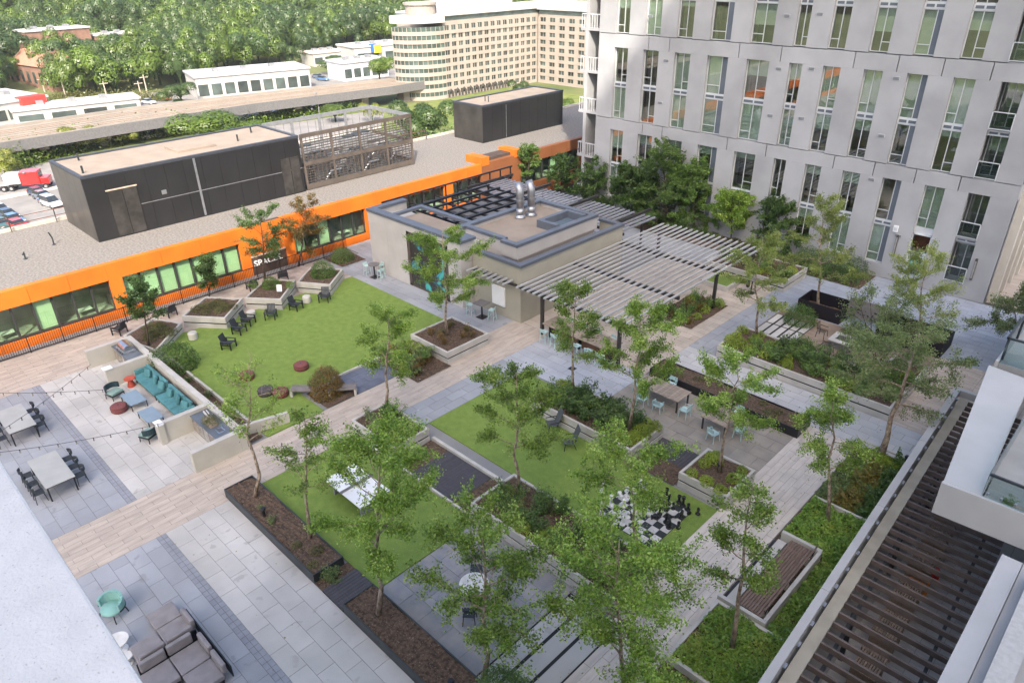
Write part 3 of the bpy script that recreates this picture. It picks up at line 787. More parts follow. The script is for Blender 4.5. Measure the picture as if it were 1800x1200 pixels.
MB().box(-28.75, -28.5, 29.9, 40.3, 0, ZL - .06).build('low_wall_panel', M_STUCCO2, pv)
MB().box(-30.4, -28.75, 40.05, 40.3, 0, ZL - .06).build('low_wall_panel', M_STUCCO2, pv)
MB().box(-32.85, -30.05, 29.91, 31.59, ZL - .9, ZL - .5).build('low_roof', M_ROOFM, pv)
MB().box(-30.0 + .02, -28.76, 29.91, 40.04, ZL - .74, ZL - .6).build('low_roof', M_ROOFM, pv)
# roofs and copings of the high part
MB().box(-40.4, -35.2, 29.7, 31.5, ZT - .54, ZT - .30).build('roof', M_ROOFM, pv)
MB().box(-34.9, -30.1, 31.3, 38.8, ZT - .54, ZT - .28).build('roof', M_ROOFM, pv)
pw = MB()
for (a, b, c, d) in ((-35.25, -34.9, 31.0, 38.9), (-30.1, -29.75, 30.7, 38.9), (-34.9, -30.1, 38.55, 38.9), (-34.9, -31.2, 31.0, 31.3), (-31.3, -30.1, 30.7, 31.0)):
    pw.box(a, b, c, d, ZT - .9, ZT - .062)
pw.build('parapet', M_STUCCO, pv)
coping([(-43.08, -32.82, FYP - .08, FYP + .58), (-43.08, -42.52, FYP + .582, 32.05), (-34.2, -32.82, FYP + .582, FYP + 1.33)], ZT)
coping([(-40.75, -35.0, 31.62, 32.0), (-40.75, -40.4, FYP + .6, 31.618)], ZT + .002)
coping([(-35.3, -34.85, 30.6, 38.95), (-30.15, -29.7, 30.65, 38.95), (-34.848, -30.152, 38.5, 38.95), (-34.848, -31.2, 30.95, 31.35), (-31.198, -30.152, 30.652, 31.05)], ZT + .004)
coping([(-32.9, -28.42, 29.62, 30.02), (-28.82, -28.42, 30.022, 40.38), (-30.45, -28.822, 39.98, 40.38)], ZL)
# skylight well
sk = MB()
for (a, b, c, d) in ((-31.9, -31.55, 34.9, 38.1), (-31.55, -30.15, 34.9, 35.25), (-31.55, -30.15, 37.75, 38.1)): sk.box(a, b, c, d, ZT - .3, ZT + .25)
sko = sk.build('skylight_kerb', M_COPING, pv)
MB().box(-31.55, -30.15, 35.25, 37.75, ZT - .27, ZT - .24).build('skylight_pane', mat('grey_blue_glazing', (.12, .16, .20), .25, spec=.6), sko)
MB().box(-31.02, -29.86, 29.62, 29.70, .7, 2.05).build('white_panel', M_WHITE, pv)
# flue ducts
for i, (dx, dy) in enumerate(((-34.15, 35.6), (-33.9, 36.5))):
    t = thing('flue_duct', 'shiny steel flue duct with a bent top on the pavilion roof, ' + ('nearer the mural wall' if i == 0 else 'nearer the back pergola'), 'duct', (dx, dy, ZT - .29), group='paired flue ducts')
    MB().lathe([(.42, 0), (.40, .12), (.30, .22), (.30, .24)], n=18).build('base_flange', M_METAL, t, smooth=True)
    MB().tube([(0, 0, .2), (0, 0, .7)], .27, 18).build('pipe', M_METAL, t, smooth=True)
    MB().tube([(0, 0, .72), (0, 0, 1.9), (-.04, .02, 2.05), (-.32, .05, 2.45)], .265, 18).build('cowl', M_METAL, t, smooth=True)
    for z_ in (.7, 1.3): MB().lathe([(.285, 0), (.285, .04)], (0, 0, z_), 18).build('band', M_METAL, t)

# ------------------------------------------------------------------ pergolas
M_SLATP = mat('pale_pergola_slat', (.38, .38, .378), .5, .06, 1.5, rnd=.06)
M_DKBR = mat('dark_bronze_steel', (.035, .032, .03), .5, .15, 2)
pg = thing('pergola', 'large pergola of pale parallel slats on dark steel posts beside the pavilion', 'pergola', (-24, 30, 0))
pg.location = (0, 0, 0)
PZ = 2.78
for i in range(18):
    x_ = -28.2 + i * .462
    MB().box(x_ - .05, x_ + .05, 29.0, 45.4 - (i < 2) * .3, PZ, PZ + .11).build('slat', M_SLATP, pg)
for i in range(8):
    x_ = -32.4 + i * .462
    MB().box(x_ - .05, x_ + .05, 28.75, 29.68, PZ, PZ + .11).build('short_slat', M_SLATP, pg)
for y_ in (29.55, 34.8, 40.0, 44.8):
    MB().box(-28.45, -20.2, y_ - .08, y_ + .08, PZ - .22, PZ - .002).build('beam', M_DKBR, pg)
MB().box(-32.6, -28.6, 29.4, 29.52, PZ - .16, PZ - .002).build('beam', M_DKBR, pg)
for (px, py) in ((-26.5, 29.55), (-20.65, 29.55), (-20.65, 40.0), (-20.65, 44.8), (-28.3, 44.8)):
    MB().box(px - .09, px + .09, py - .09, py + .09, 0, PZ - .22).build('post', M_DKBR, pg)
p3 = thing('dark_slat_pergola', 'narrow pergola of grey slats between dark beams behind the pavilion roof', 'pergola', (0, 0, 0))
for i in range(34):
    x_ = -45.0 + i * .48
    MB().box(x_ - .07, x_ + .07, 41.0, 45.3, 3.0, 3.12).build('slat', mat('grey_slat', (.24, .25, .28), .5, rnd=.1), p3)
for y_ in (41.0, 45.2): MB().box(-45.4, -28.9, y_ - .07, y_ + .07, 2.8, 3.0).build('beam', M_DKBR, p3)
for x_ in (-45.2, -40.6, -35.4, -30.2):
    MB().box(x_ - .08, x_ + .08, 40.6, 46.2, 3.15, 3.35).build('cross_beam', M_DKBR, p3)
    for y_ in (41.0, 45.2): MB().box(x_ - .07, x_ + .07, y_ - .07, y_ + .07, 0, 2.8).build('post', M_DKBR, p3)
p4 = thing('black_grid_pergola', 'open black steel grid pergola beside the pavilion roof', 'pergola', (0, 0, 0))
for i in range(6):
    x_ = -42.6 + i * 1.25
    MB().box(x_ - .06, x_ + .06, 32.4, 40.7, 3.9, 4.05).build('beam', M_BLACK, p4)
for j in range(7):
    y_ = 32.6 + j * 1.33
    MB().box(-42.7, -36.2, y_ - .05, y_ + .05, 3.76, 3.9).build('cross_beam', M_BLACK, p4)
for (x_, y_) in ((-42.6, 32.6), (-42.6, 36.6), (-42.6, 40.6), (-36.35, 32.6), (-36.35, 36.6), (-36.35, 40.6)):
    MB().box(x_ - .06, x_ + .06, y_ - .06, y_ + .06, 0, 3.76).build('post', M_BLACK, p4)
p5 = thing('black_rail_screen', 'tall black open frame screen standing along the orange office wall', 'screen', (-45.4, 31.8, 0))
for k in range(12): MB().box(-.05, .05, k * 1.3 - .04, k * 1.3 + .04, 0, 3.95).build('post', M_BLACK, p5)
for z_ in (2.9, 3.9): MB().box(-.06, .06, -.1, 14.5, z_, z_ + .12).build('beam', M_BLACK, p5)
for k in range(6): MB().box(0, .9, k * 2.6 - .03, k * 2.6 + .03, 3.3, 3.38).build('bracket', M_BLACK, p5)

# ------------------------------------------------------------------ the camera's own building: right wing, balconies, ledges
M_WHITEW = mat('pale_render', (.41, .408, .40), .8, .05, .8, .1, 30)
M_BALCF = mat('balcony_floor', (.30, .30, .29), .7, .1, 1)
M_BGLASS = glassmat('rail_glass', (.78, .86, .86), .10)
wg = thing('apartment_tower', 'tall pale apartment tower with balconies rising beside the private patios', 'building', (0, 0, 0))
MB().box(1.6, 24, -1.38, 58, G0, 6.6).build('wing_wall', M_WHITEW, wg)
MB().box(-12.6, 3, -9, -1.4, G0, 18.15).build('rear_wing', M_WHITEW, wg)
MB().box(-.1, 1.59, 7, 58, -.02, 6.0).build('lower_wall', M_WHITEW, wg)
for k in range(12):
    for j in range(1):
        MB().box(1.53, 1.62, 9 + k * 4.0, 11.4 + k * 4.0, 6.05, 6.5).build('window', mat('tower_glass', (.05, .07, .08), .08, spec=.8), wg)
# copings seen from above along the patio wall
MB().box(-.62, -.12, 6, 20.0, 5.75, 6.1).build('coping', M_WHITEW, wg)
MB().box(-.11, .12, 6, 20.0, 5.55, 5.9).build('gutter', mat('grey_gutter', (.25, .25, .26), .6), wg)
MB().box(.13, .62, 6, 19.5, 6.05, 6.5).build('coping', mat('speckled_cap', (.42, .41, .39), .85, .08, 9), wg)
hr = thing('shade_block', 'unseen tall block added behind the terrace buildings to cast their shade', 'building', (0, 0, 0))  # added out of view, sized and placed to keep sun off the terrace
MB().box(60, 86, -104, 0, G0, 133.6).build('wall', mat('shade_block_wall', (.45, .44, .42), .8), hr)
for j in range(36):
    MB().box(59.9, 60.0, -103, -1, -8 + j * 4.0, -6 + j * 4.0).build('window_band', mat('shade_block_glass', (.05, .06, .07), .1, spec=.8), hr)
    MB().box(61, 85, 0, .1, -8 + j * 4.0, -6 + j * 4.0).build('window_band', mat('shade_block_glass', (.05, .06, .07), .1, spec=.8), hr)
# balcony with a thick parapet and a glass end
zc = 7.0
A_, B_, C_, D_ = at(1659, 844, zc), at(1725, 870, zc), at(1812, 668, zc), at(1738, 641, zc)
E_ = at(1791, 893, zc)
b1 = MB().prism([tuple(p[:2]) for p in (A_, B_, C_, D_)], 5.9, zc)
bo = b1.build('balcony_parapet', M_WHITEW, wg, bev=.02)
MB().prism([(B_[0] + .01, B_[1]), (E_[0] + .6, E_[1]), (E_[0] + .6, B_[1] + 9.2), (B_[0] - .3, B_[1] + 9.2)], 5.85, 6.05).build('balcony_floor', M_BALCF, wg)
MB().prism([(A_[0] - .02, A_[1] - .14), (E_[0] + .7, E_[1] - .14), (E_[0] + .7, E_[1] - .005), (A_[0] - .02, A_[1] - .005)], 5.85, zc - .012).build('balcony_fascia', M_WHITEW, wg)
gr = MB().box(B_[0] + .05, E_[0] + .6, B_[1] - .02, B_[1] + .0, zc, zc + .75).build('glass_rail', M_BGLASS, wg)
MB().box(B_[0] + .02, E_[0] + .6, B_[1] - .04, B_[1] + .03, zc + .75, zc + .82).build('top_rail', M_STEEL, gr)
gs = MB().box(B_[0] + .0, B_[0] + .02, B_[1], B_[1] + 5.5, zc, zc + .8).build('glass_rail', M_BGLASS, wg)
for k in range(4): MB().box(B_[0] + .1 + k * .35, B_[0] + .16 + k * .35, B_[1] - .06, B_[1] + .04, zc + .1, zc + .18).build('clamp', M_METAL, gr)
# next balcony along the wing
q0 = at(1752, 628, 7.0)
for j, (v0, v1) in enumerate(((30.2, 38.5), (40.0, 48.0))):
    xx = -3.35 - j * .25
    MB().box(xx, 1.6, v0, v1, 6.6, 6.85).build('balcony_floor', M_BALCF, wg)
    MB().box(xx - .12, xx - .01, v0 - .1, v1 + .1, 6.4, 6.95).build('balcony_fascia', M_WHITEW, wg)
    g2 = MB().box(xx, xx + .02, v0, v1, 6.86, 7.9).build('glass_rail', M_BGLASS, wg)
    MB().box(xx - .03, xx + .05, v0 - .03, v1, 7.9, 7.98).build('top_rail', M_STEEL, g2)
    g3 = MB().box(xx, 1.5, v0, v0 + .02, 6.86, 7.9).build('glass_rail', M_BGLASS, wg)
    MB().box(xx, 1.5, v0 - .03, v0 + .05, 7.9, 7.98).build('top_rail', M_STEEL, g3)
    for k in range(4): MB().box(xx - .02, xx + .06, v0 + .3 + k * 2.2, v0 + .38 + k * 2.2, 6.86, 7.9).build('rail_post', M_STEEL, wg)
# patio pergola of dark slats below the balcony
def wv(u, v): return (-4.35 - .0385 * (v - 14.5) + u, v)
pp = thing('patio_pergola', 'dark brown slat pergola with a white edge beam over the private patios', 'pergola', (0, 0, 0))
def strip(u0, u1, v0, v1, z0, z1, name, m):
    return MB().prism([wv(u0, v0), wv(u1, v0), wv(u1, v1), wv(u0, v1)], z0, z1).build(name, m, pp)
for k in range(5):
    v0 = 8.0 + k * 5.25; strip(0, .26, v0, v0 + 5.235, 2.72, 3.06, 'edge_beam', M_WHITEW)
strip(0, 2.2, 34.26, 34.5, 2.72, 3.05, 'edge_beam', M_WHITEW)
strip(.36, .74, 8, 34.2, 2.62, 2.78, 'gutter', mat('ochre_gutter', (.34, .31, .245), .8, .12, 1.2))
for k in range(27): strip(.22, .34, 9.2 + k * .98, 9.4 + k * .98, 2.78, 2.86, 'bracket', M_METAL)
for k in range(53):
    v = 8.3 + k * .49
    strip(.75, 3.9, v, v + .075, 2.66, 2.86, 'slat', mat('dark_brown_slat', (.115, .088, .075), .6, .2, 3, rnd=.15))
for u in (1.05, 3.3): strip(u, u + .1, 8, 34.2, 2.42, 2.6, 'beam', M_STEEL)
for k in range(6): strip(.95, 1.1, 9 + k * 5, 9.15 + k * 5, 0, 2.42, 'post', M_STEEL)
strip(.02, .24, 8.0, 34.4, 0, 2.70, 'garden_wall', M_WHITEW)
# timber screen under the pergola
ts = thing('slatted_timber_screen', 'slatted timber screen standing under the dark patio pergola', 'screen', (0, 0, 0))
M_WOODG = mat('weathered_timber', (.27, .205, .15), .75, .2, 4, rnd=.12, stretch=(6, 1, 6))
for k in range(12):
    v0 = 10.2 + k * 1.95
    for j in range(9):
        x_, y_ = wv(1.55 + j * .085, v0)
        MB().box(x_ - .03, x_ + .03, y_, y_ + 1.2, 1.05, 1.12).build('slat', M_WOODG, ts)
    for j in (0, 1):
        x_, y_ = wv(1.5, v0 + .1 + j * .95); MB().box(x_, x_ + .8, y_, y_ + .08, 0, 1.05).build('support', M_WOODG, ts)
# ledge below the camera
lg = tag(MB().box(-12, -1.2, -1.45, .27, 18.2, 18.62).build('concrete_ledge', mat('pitted_white_concrete', (.57, .56, .545), .9, .05, 5, .25, 60, det=8, speck=(55, .65, (.42, .415, .40))), bev=.015),
         'pale pitted concrete ledge jutting out high above the patio', 'ledge')
# ------------------------------------------------------------------ planters
def area2(p): return sum(p[i][0] * p[(i + 1) % len(p)][1] - p[(i + 1) % len(p)][0] * p[i][1] for i in range(len(p)))
def inset(p, d):
    n = len(p); out = []
    for i in range(n):
        a, b, c = Vector(p[i - 1]), Vector(p[i]), Vector(p[(i + 1) % n])
        e1, e2 = (b - a).normalized(), (c - b).normalized()
        n1, n2 = Vector((-e1.y, e1.x)), Vector((-e2.y, e2.x))
        m = (n1 + n2); m = m / max(.3, m.dot(n1))
        q = b + m * d; out.append((q.x, q.y))
    return out
def soil_mesh(poly, z, seed, amp=.03):
    rng = np.random.default_rng(seed)
    xs = [p[0] for p in poly]; ys = [p[1] for p in poly]
    bm = bmesh.new()
    vs = [bm.verts.new((p[0], p[1], z)) for p in poly]
    bm.faces.new(vs)
    bmesh.ops.subdivide_edges(bm, edges=list(bm.edges), cuts=int(min(18, max(6, (max(xs) - min(xs) + max(ys) - min(ys)) * 1.6))), use_grid_fill=True)
    for v in bm.verts: v.co.z += rng.normal() * amp * .6 + amp * math.sin(v.co.x * 2.3 + seed) * math.cos(v.co.y * 1.9)
    me = bpy.data.meshes.new('soil'); bm.to_mesh(me); bm.free()
    return me
def planter(label, poly, h=.75, th=.13, two=True, m=None, name='concrete_planter', soil=.07, seed=1, z0=0):
    m = m or M_CONC
    if area2(poly) < 0: poly = poly[::-1]
    t = thing(name, label, 'planter', (0, 0, 0))
    inn = inset(poly, th)
    n = len(poly)
    mid = h * .46
    for i in range(n):
        j = (i + 1) % n
        q = [poly[i], poly[j], inn[j], inn[i]]
        if two:
            MB().prism(q, mid + .03, h).build('upper_panel', m, t, bev=.008, seg=1)
            o2 = inset(poly, .004); i2 = inset(poly, th - .02)
            MB().prism([o2[i], o2[j], i2[j], i2[i]], z0 - .03, mid - .07).build('lower_panel', m, t, bev=.006, seg=1)
            o3 = inset(poly, .05); i3 = inset(poly, th - .03)
            MB().prism([o3[i], o3[j], i3[j], i3[i]], mid - .069, mid + .029).build('groove', M_CONCD, t)
        else:
            MB().prism(q, z0 - .03, h).build('side_panel', m, t, bev=.006, seg=1)
    link('soil', soil_mesh(inset(poly, th - .01), h - soil, seed), M_MULCH, t)
    return t
def rect(x0, x1, y0, y1): return [(x0, y0), (x1, y0), (x1, y1), (x0, y1)]
planter('wedge-shaped concrete planter behind the grill counter, holding a small dark tree', [(-44.4, 11.0), (-45.5, 13.3), (-43.5, 14.25), (-41.0, 11.6), (-42.9, 11.1)], .62, seed=2)
planter('square concrete planter with low ground cover beside the drum stool', [(-45.8, 16.9), (-43.7, 18.55), (-41.7, 16.3), (-44.05, 14.5)], .8, seed=3)
planter('square concrete planter with a small white sign board on its soil', [(-45.6, 21.3), (-43.8, 22.6), (-41.6, 20.2), (-43.65, 18.62)], .8, seed=4)
planter('square concrete planter with one round shrub nearest the pavilion walk', [(-45.1, 24.6), (-43.0, 26.05), (-41.2, 23.8), (-43.4, 22.45)], .8, seed=5)
planter('square concrete planter in front of the white panel of the pavilion', rect(-31.4, -28.0, 23.05, 26.4), .75, seed=6)
planter('concrete planter between the boardwalk path and the charcoal lawn deck', rect(-26.4, -23.0, 15.3, 17.5), .75, seed=7)
planter('long concrete planter of dark shrubs between the chess lawn and slab dining court', rect(-21.2, -14.85, 22.78, 25.45), .75, seed=8)
planter('small square concrete planter of lime mounds beside the chess lawn', rect(-12.4, -10.0, 22.95, 25.4), .75, seed=9)
planter('long concrete planter of mixed shrubs between gravel strip and round table slabs', rect(-17.65, -9.95, 15.25, 17.9), .75, seed=10)
planter('long concrete planter of lime shrubs between the garden walk and fire pit court', [(-17.2, 34.5), (-7.45, 34.5), (-7.45, 40.2), (-9.3, 40.2), (-9.3, 37.7), (-17.2, 37.7)], .75, seed=11)
planter('raised concrete planter before the apartment windows beside the north court', rect(-24.5, -18.4, 45.5, 49.2), .75, seed=12)
planter('low turf-filled concrete frame behind the pergola posts', rect(-23.4, -21.3, 43.0, 45.3), .35, two=False, seed=13)
struct('small_lawn', MB().box(-23.25, -21.45, 43.15, 45.15, .3, .33), M_TURF)
planter('dark steel planter with a bark-covered bed beside the boardwalk path', rect(-26.4, -19.2, 8.6, 9.95), .45, .05, False, M_STEEL, 'steel_planter', .05, 14)
planter('long dark steel planter with a bark-covered bed beside the round table slabs', rect(-17.25, -9.2, 8.6, 9.95), .45, .05, False, M_STEEL, 'steel_planter', .05, 15)
planter('long black steel planter of bark mulch beside the slab dining court', rect(-18.75, -10.1, 29.95, 31.4), .5, .05, False, M_BLACK, 'steel_planter', .06, 16)
planter('deep black steel trough holding a slender tree behind the fire pit court', rect(-16.4, -13.6, 43.3, 45.3), .95, .05, False, mat('matt_black_trough', (.010, .008, .012), .7), 'steel_trough', .78, 17)
planter('deep black steel trough beside the perforated screen and upper boardwalk', rect(-11.3, -7.6, 43.0, 45.2), .95, .05, False, mat('matt_black_trough', (.010, .008, .012), .7), 'steel_trough', .78, 18)
M_BEDC = M_CONC
planter('L-shaped concrete bed edging with green ground cover beside the slatted bench', [(-7.7, 14.9), (-4.6, 14.9), (-4.6, 18.2), (-7.7, 18.2)], .35, .14, False, seed=19)

# free-standing partition walls of the grill lounge
def wall(label, poly, h, cap=True):
    t = thing('partition_wall', label, 'wall', (0, 0, 0))
    MB().prism(poly, -.03, h - .05).build('wall_body', mat('partition_render', (.44, .42, .365), .85, .07, 1, .1, 40), t)
    if cap: MB().prism(poly, h - .049, h).build('cap', M_CONC, t)
wall('long low concrete wall behind the teal sofa and both counters', rect(-43.1, -28.95, 10.75, 11.05), 1.1)
wall('short concrete wall closing the grill counter at the west walk', rect(-43.1, -42.85, 8.45, 10.74), 1.1)
wall('concrete wall between the steel grill and the teal sofa', rect(-40.05, -39.75, 8.45, 10.74), 1.1)
wall('concrete wall between the teal sofa and the planted counter', rect(-32.65, -32.35, 8.55, 10.74), 1.1)
wall('concrete end wall of the grill lounge facing the boardwalk path', rect(-29.25, -28.95, 8.45, 10.74), 1.1)
wall('low pale concrete wall stub between boardwalk path and games lawn', [(-30.3, 11.06), (-30.1, 11.06), (-29.45, 13.6), (-29.65, 13.6)], .6)
wall('thin double kerb wall between the mulch strip and the games lawn', rect(-40.3, -30.4, 12.0, 12.14), .28, False)
# slatted bench niche on the right
wall('low concrete wall framing the slatted bench beside the east boardwalk', rect(-7.7, -5.85, 18.22, 18.36), .5)
wall('low concrete wall at the far end of the slatted bench', rect(-7.5, -5.9, 22.85, 23.0), .5)
wall('low concrete back wall behind the slatted bench', rect(-6.0, -5.86, 18.37, 22.84), .5)
wall('thin pale kerb crossing the fern bed beside the patio pergola', rect(-7.6, -5.2, 26.1, 26.22), .3, False)
wall('black edging wall between garden walk and the fern bed', rect(-7.9, -4.9, 31.85, 31.98), .12, False)

# ------------------------------------------------------------------ trees
L_BIRCH = leafmat('birch_leaves', [(.05, .10, .012), (.135, .235, .028), (.26, .39, .055), (.52, .62, .20)])  # wide ramp paints leaf highlights and shade into the colours
L_WARM_LIT = leafmat('warm_lit_leaves', [(.09, .135, .025), (.19, .255, .05), (.30, .36, .085), (.46, .49, .18)])  # reflected warm light painted into the leaf colour of three trees
L_DARK = leafmat('dark_green_leaves', [(.028, .06, .015), (.06, .115, .027), (.105, .18, .042), (.17, .25, .07)])
L_MID = leafmat('mid_green_leaves', [(.045, .095, .018), (.09, .17, .033), (.155, .25, .052), (.22, .32, .09)])
L_LIME = leafmat('lime_leaves', [(.11, .17, .016), (.20, .28, .026), (.30, .38, .04), (.38, .45, .08)])
L_RED = leafmat('rust_tinged_leaves', [(.055, .075, .012), (.13, .12, .02), (.24, .11, .03), (.14, .16, .03)])
L_OLIVE = leafmat('olive_ground_cover', [(.055, .065, .018), (.10, .115, .026), (.15, .14, .045), (.17, .20, .05)])
L_SAGE = leafmat('sage_leaves', [(.07, .11, .035), (.14, .20, .06), (.22, .28, .10), (.33, .38, .18)])
L_FOREST = leafmat('forest_leaves', [(.032, .06, .013), (.046, .082, .017), (.062, .105, .022), (.082, .128, .03)], .25)
def tree_geo(seed, h, cr, tf=.38, nbr=14, leaves=5000, leaf=.085, lean=(0, 0), r0=None, multi=1, rise=.85, sparse=1.0, sub=9, spread=.105, conic=0.0):
    rng = np.random.default_rng(seed)
    rd = random.Random(seed)
    tb = MB(); C = []; W = []
    r0 = r0 or .0095 * h + .018
    lean = Vector((lean[0], lean[1], 0))
    for s in range(multi):
        a0 = 2 * math.pi * s / multi + rd.random()
        off = Vector((math.cos(a0), math.sin(a0), 0)) * (.0 if multi == 1 else .10 * cr)
        top = Vector((0, 0, h * (.93 if multi == 1 else rd.uniform(.8, .95)))) + lean + (Vector((math.cos(a0), math.sin(a0), 0)) * cr * .45 if multi > 1 else Vector())
        wob = [Vector((rd.gauss(0, .012 * h), rd.gauss(0, .012 * h), 0)) for _ in range(7)]
        tp = [off * min(1, i / 2) + (top) * (i / 6) + wob[i] * (0 if i == 0 else 1) for i in range(7)]
        tr = [r0 / (1 + .5 * (multi > 1)) * (1 - .86 * i / 6) * (1.25 if i == 0 else 1) for i in range(7)]
        tb.tube(tp, tr, 7)
        def tpos(t):
            k = min(5.999, t * 6); i = int(k); f = k - i
            return tp[i].lerp(tp[i + 1], f), tr[i] * (1 - f) + tr[i + 1] * f
        nb = max(4, nbr // multi)
        for b in range(nb):
            t = tf + (.97 - tf) * (b + rd.random() * .8) / nb
            p, r = tpos(t)
            az = b * 2.399 + a0 + rd.gauss(0, .3)
            u = (t - tf) / (1 - tf)
            prof = (1 - u) ** .7 * (1.0) + .12 if conic else math.sqrt(max(.05, 1 - (1.55 * u - .55) ** 2)) 
            ln = cr * 1.1 * prof * rd.uniform(.7, 1.15)
            el = rise * rd.uniform(.5, 1.15) * (.45 + .7 * u)
            d = Vector((math.cos(az) * math.cos(el), math.sin(az) * math.cos(el), math.sin(el)))
            q = [p]; dd = d.copy()
            for k in range(4):
                dd = (dd + Vector((rd.gauss(0, .13), rd.gauss(0, .13), rd.gauss(-.04, .1)))).normalized()
                q.append(q[-1] + dd * ln / 4)
            tb.tube(q, [max(.006, r * .55 * (1 - .22 * k)) for k in range(5)], 5, False)
            for sct in range(sub):
                k = rd.uniform(.9, 4); i = min(3, int(k)); pp_ = q[i].lerp(q[i + 1], k - i)
                d2 = (dd + Vector((rd.gauss(0, .8), rd.gauss(0, .8), rd.gauss(.0, .5)))).normalized()
                l2 = ln * rd.uniform(.2, .48)
                e = pp_ + d2 * l2
                tb.tube([pp_, pp_.lerp(e, .5) + Vector((0, 0, .03 * l2)), e], [max(.005, r * .22), .006, .003], 4, False)
                C.append((np.array(pp_), np.array(e))); W.append(l2 * rd.uniform(.3, 1.4))
            C.append((np.array(q[2]), np.array(q[4]))); W.append(ln * .3)
    W = np.array(W); W /= W.sum()
    if sparse < 1:
        kill = rng.random(len(W)) > sparse; W[kill] = 0; W /= W.sum()
    n = int(leaves)
    ii = rng.choice(len(C), n, p=W)
    A = np.array([c[0] for c in C])[ii]; B = np.array([c[1] for c in C])[ii]
    tt = rng.random(n)[:, None] ** .7
    P = A + (B - A) * (tt * 1.12) + rng.normal(size=(n, 3)) * spread * np.array([1, 1, .8])
    V, Q = leaf_quads(P, leaf, rng, .4)
    return tb, V, Q
def tree(name, label, base, h, cr, lm=L_BIRCH, bark=M_BARK, group=None, **kw):
    tb, V, Q = tree_geo(h=h, cr=cr, **kw)
    t = thing(name, label, 'tree', base, group=group)
    tb.build('trunk', bark, t, smooth=True)
    link('crown', np_mesh('crown', V, Q), lm, t)
    return t
def ptree(label, bx, by, bz, ty, wpx, tx=None, tf=.4, dens=1.0, lm=L_BIRCH, seed=1, bark=M_BARK, name='birch_tree', leaf=.085, **kw):
    """a tree from its foot and the top of its crown in the photograph; the foot stands on ground or soil of height bz"""
    b = at(bx, by, bz)
    tx = bx if tx is None else tx
    h = height(bx, by, bx + (tx - bx) * .0, ty, bz)
    d = RM @ (b + np.array([0, 0, h * .7]) - np.array([0, 0, H]))
    cr = wpx * d[2] / FPX / 2
    # sideways lean of the crown, along the picture's right
    sh = (tx - bx) * d[2] / FPX
    # feet-to-top line of an upright tree already runs with the vertical vanishing point
    vx = (930.75 - bx) / (2922.3 - by) * (ty - by)
    sh = (tx - bx - vx) * d[2] / FPX
    rgt = RM[0]
    lean = (rgt[0] * sh, rgt[1] * sh)
    n = int(dens * 3300 * cr * cr * (h * (1 - tf)) ** .5 * (.085 / leaf) ** 2)
    return tree(name, label, tuple(b), h, cr * .88, lm, bark, seed=seed, tf=tf, leaves=min(26000, max(1800, n)), leaf=leaf, lean=lean, **kw)
ptree('small dark tree growing in the wedge planter behind the grill', 262, 606, .56, 484, 74, 243, .38, 1.5, L_DARK, 11, M_BARKD, 'young_tree', .11, nbr=16, rise=1.2)
ptree('small dark tree behind the planter with low ground cover', 368, 525, 0, 447, 50, 365, .25, 1.8, L_DARK, 12, M_BARKD, 'young_tree', .11, nbr=16, rise=1.2)
ptree('loose dark tree standing in the planter with the white sign board', 466, 492, .7, 357, 96, 452, .3, .55, L_DARK, 13, M_BARKD, 'young_tree', .11)
ptree('airy reddish tree before the orange wall beside the white sign lettering', 525, 468, 0, 338, 90, 537, .25, .38, L_RED, 14, M_BARKD, 'young_tree', .11)
ptree('nearly bare birch with a peeling trunk in the first steel planter', 448, 872, .4, 610, 130, 425, .45, .22, L_BIRCH, 15, sparse=.5, rise=1.15)
ptree('forked half-bare birch leaning over the boardwalk from the steel planter', 545, 945, .4, 708, 140, 525, .42, .30, L_BIRCH, 16, sparse=.42, rise=1.1)
ptree('dense birch rising from the long steel planter over the tree lawn', 666, 1078, .4, 735, 235, 655, .38, .75, L_BIRCH, 17, nbr=20)
ptree('slender birch in the concrete planter beside the boardwalk path', 678, 716, .7, 520, 122, 680, .3, .62, L_BIRCH, 18)
ptree('birch in the square planter in front of the mural', 786, 588, .7, 390, 150, 775, .3, .62, L_BIRCH, 19)
ptree('slim birch with a bare lower trunk in the shrub planter by the chess lawn', 912, 862, .7, 640, 175, 905, .38, .6, L_BIRCH, 20)
ptree('slim birch at the pergola end of the dark shrub planter', 1007, 690, .7, 490, 105, 1012, .38, .8, L_BIRCH, 21)
ptree('birch at the slab court end of the dark shrub planter', 1106, 755, .7, 528, 155, 1128, .38, .75, L_BIRCH, 22)
ptree('spreading birch whose crown hangs over the giant chess board', 1118, 985, .7, 775, 190, 1110, .62, .6, L_BIRCH, 23)
ptree('big dense birch beside the step slabs and the east boardwalk', 1096, 1240, 0, 905, 320, 1092, .30, .85, L_BIRCH, 24, nbr=24, multi=1)
ptree('birch with forked limbs beside the round white table', 850, 1192, .4, 885, 235, 850, .32, .62, L_BIRCH, 25, nbr=20)
ptree('slim birch in the planter of lime mounds beside the slab court', 1265, 828, .7, 605, 160, 1300, .38, .55, L_BIRCH, 26)
ptree('birch growing out of the fern bed beside the east boardwalk', 1455, 920, .03, 655, 125, 1474, .42, .85, L_BIRCH, 27)
ptree('thick-trunked birch leaning over the upper boardwalk', 1548, 802, .03, 555, 215, 1625, .42, .36, L_SAGE, 28, r0=.15)
ptree('slim birch in the ground cover bed beside the slatted bench', 1287, 1138, .3, 822, 140, 1332, .42, .75, L_BIRCH, 29)
ptree('tree, warm light painted in its leaves, at the corner of the lime shrub planter', 1330, 592, .7, 400, 115, 1342, .32, .6, L_WARM_LIT, 30)
ptree('slender tree, warm light painted in its leaves, in the deep black trough before the hedge', 1438, 548, .2, 335, 125, 1450, .28, .45, L_WARM_LIT, 31)
